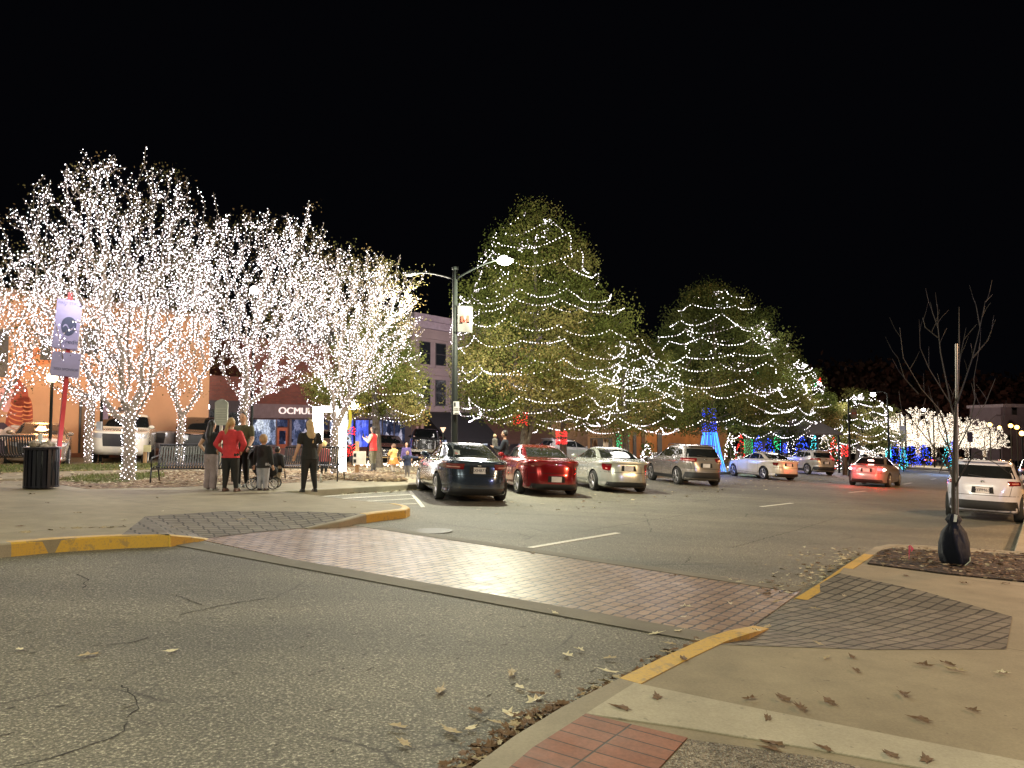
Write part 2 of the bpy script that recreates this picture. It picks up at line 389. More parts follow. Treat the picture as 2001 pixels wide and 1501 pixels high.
# left-hand pavement: nose by the crossing, then along the heads of the parking bays
KH = 0.16
nose = [(-700, 1130), (-250, 1084), (0, 1062), (170, 1050), (330, 1044), (405, 1050), (600, 1031), (680, 1015), (715, 1004), (760, 999), (790, 996), (798, 992), (792, 988), (770, 984), (720, 980), (640, 971), (575, 964), (540, 960), (600, 957.5), (700, 952), (820, 946)]
nosep = poly_px(nose[:5]+[(285, 1009), (440, 999), (600, 1000), (706, 1004)]+nose[9:], KH)
far_edge = [tw(t, -15.2, KH) for t in (24, 40, 58, 70)]
back = [tw(70, -18.5, KH), tw(20, -18.5, KH), tw(12, -19.0, KH), gp(-900, 958, KH)]
slab('left_pavement', nosep+far_edge+back, KH, CONC, 0.3)
sweep('kerb', [p+Vector((0, 0, 0.004)) for p in poly_px([(-700, 1130), (-250, 1084), (20, 1060.6)], KH)], 0.16, KH+0.004, KERB, side=1)
sweep('yellow_kerb', [p+Vector((0, 0, 0.004)) for p in poly_px([(20, 1060.6), (100, 1054), (170, 1050), (250, 1046.5), (330, 1044)], KH)], 0.16, KH+0.004, YELLOW, side=1)
# kerb dropping to the crossing: yellow taper
tp = [gp(330, 1044, KH+0.004), gp(372, 1047.5, KH*0.6), gp(405, 1051.5, 0.02)]
sweep('yellow_kerb', tp, 0.06, 0.08, YELLOW, side=1)
sweep('kerb', [gp(600, 1032, .02), gp(660, 1019, .10), gp(713, 1004.6, KH+.004)], 0.12, 0.09, KERB, side=1)
sweep('yellow_kerb', [p+Vector((0, 0, 0.006)) for p in poly_px([(713, 1004.6), (735, 1001.6), (760, 999), (790, 996), (798, 992), (792, 988), (770, 984)], KH)], 0.15, KH+0.006, YELLOW, side=1)
sweep('kerb', [p+Vector((0, 0, 0.004)) for p in poly_px([(770, 984), (720, 980), (640, 971), (575, 964), (540, 960)], KH)], 0.13, KH+0.004, KERB, side=1)
sweep('kerb', [p+Vector((0, 0, 0.004)) for p in poly_px([(540, 960), (600, 957.5), (700, 952), (820, 946)], KH)]+[tw(t, -15.2, KH+.004) for t in (24, 70)], 0.15, KH+0.004, KERB, side=1)
# grey paver ramp on the left
def ramp_sheet(name, pts, tris, mat):
    return MB().add([gp(x, y, h) for x, y, h in pts], tris).build(name, mat, kind='structure')
K1 = KH+.003
slab('grey_paving', poly_px([(238, 1044.8), (284.5, 1008.6), (285.5, 1009.4), (330, 1044)], KH+0.004), 0, GREYPAV, 0.02)
ramp_sheet('paver_ramp', [(330, 1044, K1), (285, 1009, K1), (440, 999, K1), (600, 1000, K1), (706, 1004, K1), (600, 1031, .012), (500, 1040, .012), (405, 1051, .012)], [(0, 7, 1), (7, 6, 1), (1, 6, 2), (6, 5, 2), (2, 5, 3), (3, 5, 4)], GREYPAV)
# crossing: brick band between two concrete bands
slab('brick_crosswalk', poly_px([(372, 1050), (500, 1039), (600, 1030.5), (687, 1024), (1000, 1071.5), (1447, 1131), (1565, 1156), (1470, 1224), (1385, 1243), (1000, 1171), (600, 1099)], 0.006), 0, CROSS, 0.05)
def strip_px(name, a, b, wd_, mat, h=0.010):
    """flat painted or poured strip between two ground pixels, wd_ metres wide"""
    A, B = gp(*a, h), gp(*b, h); d = (B-A); d.z = 0; d.normalize(); nn = Vector((-d.y, d.x, 0))*wd_/2
    P = [A-nn, B-nn, B+nn, A+nn]; P = [Vector((p.x, p.y, gz(p.x, p.y)+h)) for p in P]
    return slab(name, P, 0, mat, 0.004)
strip_px('concrete_band', (352, 1060), (1392, 1247), 0.34, CONC_B, 0.011)
strip_px('concrete_band', (680, 1022), (1560, 1153), 0.28, CONC_B, 0.011)
for a, b in (((1035, 1070), (1208, 1041)), ((1487, 990), (1548, 983)), ((1660, 962.5), (1691, 959.6))):
    strip_px('lane_line', a, b, 0.11, WPAINT, 0.006)
for t in (46, 58.2, 70.4): 
    slab('lane_line', [tw(t, -6.37, .006), tw(t+3, -6.37, .006), tw(t+3, -6.25, .006), tw(t, -6.25, .006)], 0, WPAINT, 0.004)
# hatched no-parking wedge
for a, b in (((615, 971), (800, 958)), ((668, 974), (806, 966)), ((705, 980), (812, 974)), ((738, 987), (815, 984)), ((800, 958), (827, 991))):
    strip_px('hatch_line', a, b, 0.10, WPAINT, 0.006)
# gutters and the far cross-street
slab('far_pavement', [tw(96, -16, .12), tw(96, 14, .12), tw(140, 14, .12), tw(140, -16, .12)], 0, CONC, 0.2)
slab('stop_line', [tw(76, -6, .006), tw(76.6, -6, .006), tw(76.6, 1.5, .006), tw(76, 1.5, .006)], 0, WPAINT, 0.004)
# park ground behind the pavement
slab('park_ground', [tw(-30, -18.9, 0.10), tw(75, -18.3, 0.10), tw(75, -27, 0.10), tw(-30, -27, 0.10)], 0, LITTER, 0.3)
slab('park_ground', poly_px([(100, 944), (170, 955), (330, 952), (430, 948), (560, 944), (700, 934), (780, 926), (700, 918), (300, 922), (115, 932)], 0.165), 0, LITTER, 0.1)
slab('park_path', poly_px([(-300, 946), (60, 934), (330, 928), (600, 924), (850, 921), (1100, 915), (1080, 908), (800, 912), (330, 917), (-400, 932)], 0.150), 0, CONC, 0.1)
slab('grass_strip', poly_px([(110, 939), (150, 930), (320, 923.5), (322, 931), (240, 942), (190, 944)], 0.172), 0, GRASS, 0.1)
slab('grass_strip', poly_px([(-300, 931), (0, 922), (200, 917), (325, 914), (325, 906), (0, 910), (-300, 916)], 0.150), 0, GRASS, 0.1)

# right-hand pavement with its corner
edge = [(820, 1580), (930, 1500), (1010, 1440), (1100, 1385), (1210, 1329), (1300, 1285), (1385, 1247), (1430, 1233), (1470, 1222)]
edge2 = [(1560, 1166), (1600, 1140), (1650, 1108), (1690, 1083), (1712, 1069), (1740, 1064), (1800, 1066), (1900, 1072), (1985, 1078)]
EP = poly_px(edge[:-1]+[(1400, 1259), (1700, 1269.5), (1966, 1268.5), (1978, 1205), (1800, 1154), (1640, 1120)]+edge2[2:], KH)
pr = EP[-1]; side_pts = [pr+NV*0+SV*k for k in (3.5, 12, 30, 60)]
side_pts = [Vector((p.x, p.y, gz(p.x, p.y)+KH)) for p in side_pts]
outer = [tw(70, 30, KH), tw(-10, 30, KH), tw(-6, 3, KH)]
outer = [Vector((p.x, p.y, gz(p.x, p.y)+KH)) for p in outer]
slab('right_pavement', EP+side_pts+outer, KH, CONC, 0.35)
sweep('kerb', [p+Vector((0, 0, .004)) for p in poly_px([(820, 1580), (930, 1500), (1010, 1440), (1100, 1385), (1213, 1327.5)], KH)], 0.17, KH+.004, KERB, side=-1)
sweep('yellow_kerb', [p+Vector((0, 0, .005)) for p in poly_px([(1213, 1327.5), (1300, 1285), (1385, 1247), (1430, 1233)], KH)]+[gp(1474, 1223, .025)], 0.17, KH+.005, YELLOW, side=-1)
sweep('yellow_kerb', [gp(1556, 1169, .02), gp(1600, 1142, .09)]+[p+Vector((0, 0, .005)) for p in poly_px([(1650, 1108), (1690, 1083)], KH)], 0.15, KH+.005, YELLOW, side=-1)
sweep('kerb', [p+Vector((0, 0, .004)) for p in poly_px([(1690, 1083), (1712, 1069), (1740, 1064), (1800, 1066), (1900, 1072), (1985, 1078)], KH)], 0.15, KH+.004, KERB, side=-1)
sweep('kerb', [p+Vector((0, 0, .004)) for p in [EP[-1]]+side_pts], 0.16, KH+.004, KERB, side=-1)
ramp_sheet('paver_ramp', [(1430, 1233, K1), (1400, 1259, K1), (1700, 1269.5, K1), (1966, 1268.5, K1), (1978, 1205, K1), (1800, 1154, K1), (1640, 1120, K1), (1600, 1142, .09), (1557, 1169, .012), (1515, 1196, .012), (1474, 1225, .012)], [(0, 10, 1), (10, 2, 1), (10, 9, 2), (9, 3, 2), (9, 8, 3), (8, 4, 3), (8, 5, 4), (8, 6, 5), (8, 7, 6)], GREYPAV)
slab('light_strip', poly_px([(1145, 1394), (1240, 1334), (1400, 1368), (1650, 1418), (2001, 1487), (2300, 1546), (2300, 1600), (2001, 1535), (1600, 1464), (1345, 1422)], KH+0.006), 0, STRIP, 0.05)
slab('red_paver_panel', poly_px([(960, 1530), (1040, 1461), (1145, 1394), (1343, 1441), (1260, 1530)], KH+0.007), 0, REDPAV, 0.05)
slab('aggregate_panel', poly_px([(1290, 1504), (1345, 1444), (1600, 1480), (1760, 1516), (1780, 1560), (1250, 1560)], KH+0.007), 0, AGG, 0.05)
slab('mulch_bed', poly_px([(1695, 1100), (1722, 1075), (1745, 1070), (2001, 1082), (2500, 1110), (2500, 1190), (2001, 1135), (1850, 1120)], KH+0.02), 0, MULCH, 0.1)
sweep('bed_edge', [p for p in poly_px([(1745, 1070.5), (2001, 1082.5), (2500, 1110)], KH+.03)], 0.07, KH+.03, KERB, depth=.06, side=1)
# named cracks and the manhole
random.seed(4)
def crack(pts, wd_=0.012):
    P = []
    for (x, y) in pts: P.append(gp(x, y, 0.003))
    L = [P[0]]
    for a, b in zip(P, P[1:]):
        n = max(2, int((b-a).length/0.06))
        for i in range(1, n+1):
            p = a.lerp(b, i/n); j = 0.02 if i < n else 0
            L.append(Vector((p.x+random.uniform(-j, j), p.y+random.uniform(-j, j), p.z)))
    vs = []; 
    for i, p in enumerate(L):
        d = L[min(i+1, len(L)-1)]-L[max(i-1, 0)]; d.z = 0; d.normalize(); n = Vector((-d.y, d.x, 0))*wd_*random.uniform(.25, 1)/2
        for q in (p-n, p+n): vs.append(Vector((q.x, q.y, gz(q.x, q.y)+0.0035)))
    MB().add(vs, [(2*i, 2*i+1, 2*i+3, 2*i+2) for i in range(len(L)-1)]).build('road_crack', M('crack_tar', (0.02, 0.019, 0.017), 0.9), kind='structure')
crack([(238, 1338), (250, 1345), (262, 1360), (272, 1385), (248, 1402), (243, 1428), (185, 1452), (95, 1482), (20, 1498)], 0.013)
crack([(150, 1122), (172, 1132), (160, 1150)], 0.02)
crack([(345, 1162), (378, 1176), (395, 1182)], 0.016)
crack([(350, 1202), (420, 1186), (470, 1176), (530, 1168)], 0.016)
crack([(180, 1262), (260, 1255), (290, 1245)], 0.014)
crack([(380, 1092), (300, 1099), (240, 1106)], 0.012)
crack([(830, 1020), (900, 1028), (1000, 1040), (1040, 1050)], 0.02)
crack([(830, 1000), (960, 1004), (1060, 1006), (1150, 1010)], 0.02)
crack([(1080, 1002), (1200, 992), (1330, 980)], 0.02)
crack([(1130, 1040), (1300, 1012), (1440, 990)], 0.02)
crack([(1430, 1070), (1560, 1035), (1640, 1010)], 0.02)
crack([(1340, 1100), (1350, 1088)], 0.02)
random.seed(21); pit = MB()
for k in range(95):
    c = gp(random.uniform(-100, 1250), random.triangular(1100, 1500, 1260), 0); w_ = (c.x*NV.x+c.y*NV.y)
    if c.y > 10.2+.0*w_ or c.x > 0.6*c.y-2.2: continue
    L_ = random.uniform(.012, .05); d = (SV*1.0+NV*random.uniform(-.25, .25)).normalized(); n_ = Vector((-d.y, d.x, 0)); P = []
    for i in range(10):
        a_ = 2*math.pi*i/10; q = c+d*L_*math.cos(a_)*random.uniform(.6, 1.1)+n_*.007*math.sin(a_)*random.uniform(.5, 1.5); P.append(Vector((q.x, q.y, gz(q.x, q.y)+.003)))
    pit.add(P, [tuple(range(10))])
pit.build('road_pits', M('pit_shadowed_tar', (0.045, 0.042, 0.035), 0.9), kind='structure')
MB().lathe([(0.33, 0), (0.33, 0.008), (0.29, 0.012), (0.0, 0.012)], 24, gp(846, 1038, 0.0)).build('manhole_cover', M('cast_iron', (0.06, 0.055, 0.05), 0.6, 0.3), label='round iron manhole cover in the road beyond the brick crosswalk', cat='manhole cover')

# ================================================================== LEAVES
def leaf_mesh(i):
    rnd = random.Random(i); vs = [(0, 0, 0.012)]; n = 14
    for k in range(n):
        a = 2*math.pi*k/n; r = (0.078 if k % 2 == 0 else 0.046)*rnd.uniform(.6, 1.15)
        el = 1.0+0.75*math.cos(a)**2
        vs.append((r*el*math.cos(a), r*math.sin(a)*0.72, 0.004+.03*(r*math.sin(a)/.08)**2*(i % 2)+rnd.uniform(0, .016)*(1 if k % 2 == 0 else .3)))
    vs += [(0.12, 0.0, 0.006), (0.17, 0.01, 0.02), (0.17, 0.016, 0.02)]
    fs = [(0, k+1, (k+1) % n+1) for k in range(n)]+[(n+1, n+2, n+3)]
    me = bpy.data.meshes.new('fallen_leaf'); me.from_pydata(vs, [], fs); return me
LM = [M('tan_leaf', (0.36, 0.29, 0.18), 0.7, vs=30), M('brown_leaf', (0.13, 0.075, 0.04), 0.8, vs=30), M('yellow_leaf', (0.60, 0.54, 0.38), 0.7, vs=30)]
LV = []
for i in range(9):
    me = leaf_mesh(i); me.materials.append(LM[i % 3]); LV.append(me)
leaf_px = [  # (x, y, colour, level, words)
 (1133, 1270, 2, 0), (1108, 1281, 2, 0), (1190, 1312, 2, 0), (1090, 1314, 1, 0), (1015, 1343, 2, 0), (860, 1349, 0, 0), (1045, 1370, 2, 0), (995, 1397, 2, 0), (970, 1412, 0, 0), (920, 1423, 2, 0), (880, 1428, 0, 0), (1000, 1315, 0, 0),
 (1190, 1287, 0, 0), (1280, 1238, 2, 0), (1325, 1233, 2, 0), (1310, 1258, 0, 0), (775, 1420, 0, 0), (790, 1452, 0, 0), (930, 1390, 1, 0), (1050, 1357, 1, 0),
 (1427, 1180, 2, 0), (1500, 1162, 1, 0), (1520, 1176, 0, 0), (1515, 1150, 1, 0), (1505, 1135, 1, 0), (1185, 1117, 1, 0), (1315, 1126, 1, 0), (1470, 1195, 1, 0),
 (1284, 1362, 1, 1), (1215, 1383, 1, 1), (1335, 1288, 1, 1), (1465, 1365, 1, 1), (1530, 1366, 1, 1), (1620, 1371, 1, 1), (1765, 1357, 1, 1), (1805, 1300, 1, 1), (1665, 1283, 1, 1), (1870, 1310, 0, 1), (1960, 1315, 2, 1), (1852, 1298, 1, 1), (1500, 1403, 1, 1), (1505, 1462, 1, 1), (1612, 1462, 1, 1), (1740, 1476, 1, 1), (1810, 1484, 1, 1), (1900, 1388, 1, 1), (1615, 1285, 0, 1), (1673, 1310, 1, 1),
 (1500, 1225, 0, 1), (1480, 1233, 2, 1), (1600, 1258, 0, 1), (1590, 1190, 0, 1), (1650, 1165, 0, 1), (1510, 1455, 1, 1), (1565, 1383, 1, 1), (1800, 1405, 1, 1),
 (62, 966, 1, 1), (92, 983, 1, 1), (243, 1016, 2, 1), (150, 1003, 0, 1), (318, 999, 2, 1), (38, 1028, 1, 1), (557, 981, 1, 1), (690, 992, 0, 1), (310, 973, 0, 1), (340, 1031, 0, 1), (470, 1015, 0, 1), (1885, 1140, 1, 1), (1965, 1141, 1, 1), (1770, 1125, 1, 1), (1060, 985, 2, 0), (935, 996, 2, 0), (970, 1004, 0, 0), (1040, 1080, 0, 0), (730, 1018, 2, 0), (1085, 1198, 2, 0), (1340, 1186, 2, 0), (1336, 1206, 2, 0), (335, 1272, 2, 0), (38, 1269, 2, 0), (170, 1282, 0, 0)]
random.seed(12)
for n_, (x, y, c, lv) in enumerate(leaf_px):
    me = LV[c+3*random.randrange(3)]
    o = bpy.data.objects.new('fallen_leaf', me); COL.objects.link(o)
    o.location = gp(x, y, KH+0.008 if lv else 0.012); s = random.uniform(.5, .78) if y > 1100 else random.uniform(.5, .8)
    o.scale = (s, s, s); o.rotation_euler = (random.uniform(-.1, .1), random.uniform(-.1, .1), random.uniform(0, 6.28))
    nm = ('pale tan', 'dark brown', 'cream yellow')[c]
    where = 'on the pavement slabs' if lv else 'on the road surface'
    tag(o, '%s fallen leaf lying loose %s' % (nm, where), 'leaf', 'loose leaves '+where+' '+nm)
def litter(name, n, fn, h, size=(.4, .8), cols=(0, 1, 2), label='', seed=1, lift=0.05):
    random.seed(seed); V = []; Fc = []; mi = []
    base_ = [( [tuple(v.co) for v in LV[k].vertices], [tuple(p.vertices) for p in LV[k].polygons]) for k in range(9)]
    for i in range(n):
        p = fn(); 
        if p is None: continue
        c = random.choice(cols); k = c+3*random.randrange(3); s = random.uniform(*size)
        m_ = Matrix.Translation((p.x, p.y, gz(p.x, p.y)+h+random.random()*lift)) @ Matrix.Rotation(random.uniform(0, 6.28), 4, 'Z') @ Matrix.Rotation(random.uniform(-.6, .6), 4, 'X') @ Matrix.Scale(s, 4)
        o_ = len(V); V += [tuple(m_ @ Vector(v)) for v in base_[k][0]]; Fc += [tuple(a+o_ for a in f) for f in base_[k][1]]; mi += [c]*len(base_[k][1])
    me = bpy.data.meshes.new(name); me.from_pydata(V, [], Fc)
    for m_ in LM: me.materials.append(m_)
    me.polygons.foreach_set('material_index', mi)
    o = bpy.data.objects.new(name, me); COL.objects.link(o); tag(o, label, 'leaf litter', kind='stuff'); return o
def along(pts, spread, h=0, lo=0.0):
    P = poly_px(pts, h); L = [(b-a).length for a, b in zip(P, P[1:])]; T = sum(L)
    def f():
        r = random.random()*T
        for a, b, l in zip(P, P[1:], L):
            if r <= l:
                p = a.lerp(b, r/l); d = (b-a).normalized(); k = lo+abs(random.gauss(0, 1))*spread
                return p+Vector((-d.y, d.x, 0))*k
            r -= l
        return P[-1]
    return f
litter('gutter_leaves', 300, along([(880, 1545), (930, 1512), (1010, 1455), (1100, 1398)], .06), 0.004, (.28, .52), (1, 1, 1, 1, 1, 0), 'brown leaves drifted in the gutter below the near kerb', 2, .07)
litter('gutter_leaves', 160, along([(1100, 1398), (1213, 1340), (1385, 1255)], .05), 0.004, (.3, .55), (1, 1, 1, 0), 'thin line of dark leaves along the yellow kerb', 3, .03)
litter('gutter_leaves', 200, along([(1545, 1172), (1600, 1140), (1660, 1100), (1700, 1074)], .35), 0.004, (.25, .55), (0, 1, 2), 'small dry leaves gathered by the far yellow kerb', 5, .02)
litter('gutter_leaves', 170, along([(560, 966), (640, 965), (720, 961), (800, 956)], .5, 0, -0.5), 0.004, (.4, .8), (0, 1, 2), 'leaves along the kerb behind the hatched wedge', 6, .03)
litter('gutter_leaves', 160, along([(30, 1068), (140, 1057), (290, 1050)], .05, 0, 0.0), 0.07, (.4, .7), (0, 0, 1), 'tan leaves caught on top of the yellow kerb at the left', 7, .09)
def inpoly(pts, h):
    P = poly_px(pts, h); xs = [p.x for p in P]; ys = [p.y for p in P]
    def f():
        for _ in range(50):
            x = random.uniform(min(xs), max(xs)); y = random.uniform(min(ys), max(ys)); c = False
            for i in range(len(P)):
                a, b = P[i], P[i-1]
                if (a.y > y) != (b.y > y) and x < (b.x-a.x)*(y-a.y)/(b.y-a.y)+a.x: c = not c
            if c: return Vector((x, y, 0))
    return f
litter('bed_leaves', 3000, inpoly([(100, 944), (170, 955), (330, 952), (430, 948), (560, 944), (700, 937), (800, 928), (850, 917), (330, 918), (115, 930)], .16), .165, (.28, .6), (0, 1, 1, 2), 'dry leaves spread over the park bed under the benches', 8, .05)
litter('bed_leaves', 1500, lambda: tw(random.uniform(-12, 60), random.uniform(-26, -17)), .15, (.4, .7), (0, 1, 1, 2), 'dry leaves scattered on the park ground behind the parked cars', 9, .03)
litter('mulch_chips', 700, inpoly([(1700, 1098), (1725, 1075), (1745, 1071), (2050, 1085), (2050, 1138), (1850, 1119)], KH+.02), KH+.02, (.2, .55), (1, 1, 1, 0), 'bark chips and leaves covering the dark planting bed', 10, .04)
litter('bay_leaves', 260, lambda: tw(random.uniform(14, 50), random.uniform(-15.0, -9)), .004, (.4, .7), (0, 1, 2), 'leaves scattered round the parked cars', 11, .01)
mnd = MB()
for k in range(1): 
    c = gp(690, 937, 0.14); mnd.ball(c, (1.7, 0.9, 0.20), 20, 8)
mnd.build('mulch_mound', LITTER, smooth=True, kind='structure')
litter('mound_leaves', 900, lambda: gp(690+random.gauss(0, 45), 936+random.gauss(0, 3.4), .2), .22, (.3, .62), (0, 1, 1), 'brown leaves heaped on the mound behind the right-hand bench', 13, .1)
# grass blades
random.seed(5); g = MB()
fa = inpoly([(110, 939), (150, 930), (320, 923.5), (322, 931), (240, 942), (190, 944)], .17); fb = inpoly([(-100, 924), (0, 922), (200, 917), (325, 914), (325, 906), (0, 910)], .15)
for k in range(5200):
    p = (fa if k % 2 else fb)(); 
    if p is None: continue
    a = random.uniform(0, 6.28); hh = random.uniform(.04, .11); z = gz(p.x, p.y)+.15; dx, dy = math.cos(a)*.012, math.sin(a)*.012
    g.add([(p.x-dx, p.y-dy, z), (p.x+dx, p.y+dy, z), (p.x+random.uniform(-.04, .04), p.y+random.uniform(-.04, .04), z+hh)], [(0, 1, 2)])
g.build('grass', M('grass_blade', (0.12, 0.14, 0.035), 0.7, var=.5, vs=4), label='short olive grass growing in the park strips at the left', cat='grass', kind='stuff')
f = MB().add([(0, 0, 0), (.004, 0, 0), (.03, 0.0, .2), (.09, .02, .14), (.04, .01, .1), (.0, 0, .19)], [(0, 1, 2, 5), (2, 3, 4)]).build('marker_flag', M('pink_plastic', (0.75, 0.12, 0.25), .5), label='small pink marker flag stuck in the dark mulch bed', cat='flag')
f.location = gp(1776, 1093, KH+.03)
# ================================================================== TREES AND STRING LIGHTS
def grow(seed, base, trunk_h, pts, bf=0.35, lean=(0, 0), step=.35, join=0.75):
    """limbs reach every point of the crown by the shortest cheap path from the trunk"""
    rnd = random.Random(seed)
    N = [Vector(base)]; par = [-1]; path = [0.0]
    k = max(3, int(trunk_h/.3))
    for i in range(1, k+1):
        f = i/k; N.append(Vector((base[0]+lean[0]*f+rnd.uniform(-.02, .02), base[1]+lean[1]*f+rnd.uniform(-.02, .02), base[2]+trunk_h*f)))
        par.append(len(N)-2); path.append(path[-1]+trunk_h/k)
    top = N[-1]; first = int(k*join)
    A = np.array([tuple(p) for p in N]); PL = np.array(path)
    for p in sorted(pts, key=lambda q: (Vector(q)-top).length):
        p = Vector(p); d = np.linalg.norm(A[first:]-np.array(tuple(p)), axis=1)
        up = np.maximum(0, A[first:, 2]-p.z)*1.2
        j = int(np.argmin(d+bf*PL[first:]+up))+first
        a = N[j]; L = (p-a).length
        if L < .05: continue
        m = max(1, int(L/step)); prev = j; new = []; bow = L*.12
        for i in range(1, m+1):
            f = i/m; q = a.lerp(p, f)+Vector((rnd.uniform(-.03, .03), rnd.uniform(-.03, .03), -bow*math.sin(math.pi*f)*.6))
            N.append(q); par.append(prev); path.append(path[prev]+L/m); prev = len(N)-1; new.append((tuple(q), path[-1]))
        A = np.vstack([A]+[np.array([n_[0]]) for n_ in new]); PL = np.concatenate([PL, [n_[1] for n_ in new]])
    cnt = [0]*len(N); ch = [0]*len(N)
    for i in range(1, len(N)): ch[par[i]] += 1
    for i in range(len(N)-1, 0, -1):
        if ch[i] == 0: cnt[i] = 1
        cnt[par[i]] += cnt[i]
    return N, par, cnt
def limbs(N, par, cnt, rt=.006, ex=.50, flare=True):
    mb = MB(); r = [max(rt, rt*(max(1, c)**ex)) for c in cnt]
    for i in range(1, len(N)):
        ra = r[par[i]] if r[par[i]] < r[i]*1.7 else r[i]*1.15
        if par[i] == 0 and flare: ra *= 1.35
        mb.tube([N[par[i]], N[i]], [ra, r[i]], 7 if r[i] > .05 else 4, cap=False)
    return mb, r
def bulbs_on(mb, N, par, r, spacing, br, seed, dens=1.0, z0=None, wire=None, wrap=22.0, maxr=9):
    rnd = random.Random(seed); ang = rnd.uniform(0, 6)
    for i in range(1, len(N)):
        a, b = N[par[i]], N[i]; L = (b-a).length; R_ = r[i]
        if R_ > maxr: continue
        k = L/spacing*(1+R_*wrap)*dens; k = int(k)+(rnd.random() < k-int(k))
        d = (b-a).normalized() if L > 1e-6 else Vector((0, 0, 1)); u = d.orthogonal().normalized(); w = d.cross(u)
        for j in range(k):
            f = (j+rnd.random())/k; ang += 2.4; q = a.lerp(b, f)+(u*math.cos(ang)+w*math.sin(ang))*(R_+.025+rnd.random()*.03)
            mb.octa(q, br*rnd.choice((.6, .8, .95, 1.1, 1.35)))
WHITE = E('white_bulb', (1.0, 0.92, 0.97), 8.0)
WARMW = E('warm_white_bulb', (1.0, 0.85, 0.66), 3.2)
BLUEB = E('blue_bulb', (0.03, 0.08, 1.0), 7.0); GREENB = E('green_bulb', (0.02, 0.9, 0.30), 4.0); REDB = E('red_bulb', (1.0, 0.03, 0.03), 5.0); CYANB = E('cyan_bulb', (0.08, 0.75, 0.85), 5.0)
SOFTW = E('soft_white_bulb', (1.0, 0.82, 0.78), 1.3)
def bulbmix(mb, mats, seed, share, **kw):
    o = mb.build('string_lights', mats, **kw); rs = np.random.RandomState(seed); n = len(o.data.polygons)
    o.data.polygons.foreach_set('material_index', np.repeat((rs.rand(n//8+1) < share).astype(np.int32), 8)[:n]); return o
LEAFD = m_leaf('late_leaf', [(0.0, (0.045, 0.05, 0.018)), (0.5, (0.10, 0.085, 0.035)), (1.0, (0.18, 0.10, 0.05))])
LEAFG = m_leaf('oak_leaf', [(0.0, (0.040, 0.055, 0.015)), (0.35, (0.085, 0.100, 0.025)), (0.6, (0.145, 0.138, 0.048)), (0.8, (0.20, 0.165, 0.06)), (1.0, (0.26, 0.15, 0.055))])
LEAFG2 = m_leaf('dark_oak_leaf', [(0.0, (0.035, 0.05, 0.015)), (0.5, (0.08, 0.095, 0.028)), (0.85, (0.14, 0.13, 0.04)), (1.0, (0.19, 0.12, 0.045))])
def leaf_cloud(name, centres, per, spread, size, mat, seed, parent=None, tone=None, droop=.4):
    rs = np.random.RandomState(seed); C = np.array([tuple(c) for c in centres]); n = len(C)*per
    idx = np.repeat(np.arange(len(C)), per)
    P = C[idx]+np.clip(rs.normal(0, 1, (n, 3)), -1.7, 1.7)*np.array([spread, spread, spread*.75])
    a = rs.normal(0, 1, (n, 3)); a[:, 2] -= droop; a /= np.linalg.norm(a, axis=1)[:, None]
    b = rs.normal(0, 1, (n, 3)); b -= a*np.sum(a*b, 1)[:, None]; b /= np.linalg.norm(b, axis=1)[:, None]
    s = size*rs.uniform(.6, 1.3, (n, 1))
    V = np.stack([P-b*s*.12, P+a*s*.45-b*s*.34, P+a*s, P+a*s*.5+b*s*.34], 1).reshape(-1, 3)
    me = bpy.data.meshes.new(name); me.vertices.add(4*n); me.loops.add(4*n); me.polygons.add(n)
    me.vertices.foreach_set('co', V.ravel()); me.loops.foreach_set('vertex_index', np.arange(4*n))
    me.polygons.foreach_set('loop_start', np.arange(n)*4); me.polygons.foreach_set('loop_total', np.full(n, 4))
    me.update(calc_edges=True); me.materials.append(mat)
    at_ = me.attributes.new('tone', 'FLOAT', 'FACE')
    tn = rs.uniform(.1, .75, len(C))[idx] if tone is None else np.array(tone)[idx]
    tn = np.clip(tn+rs.normal(0, .055, n), 0, 1); at_.data.foreach_set('value', tn.astype(np.float32))
    o = bpy.data.objects.new(name, me); COL.objects.link(o); o.parent = parent; return o
G_LIT = 'bare-branched trees wrapped in white lights'; G_SL = 'white string lights wound round the bare trees'
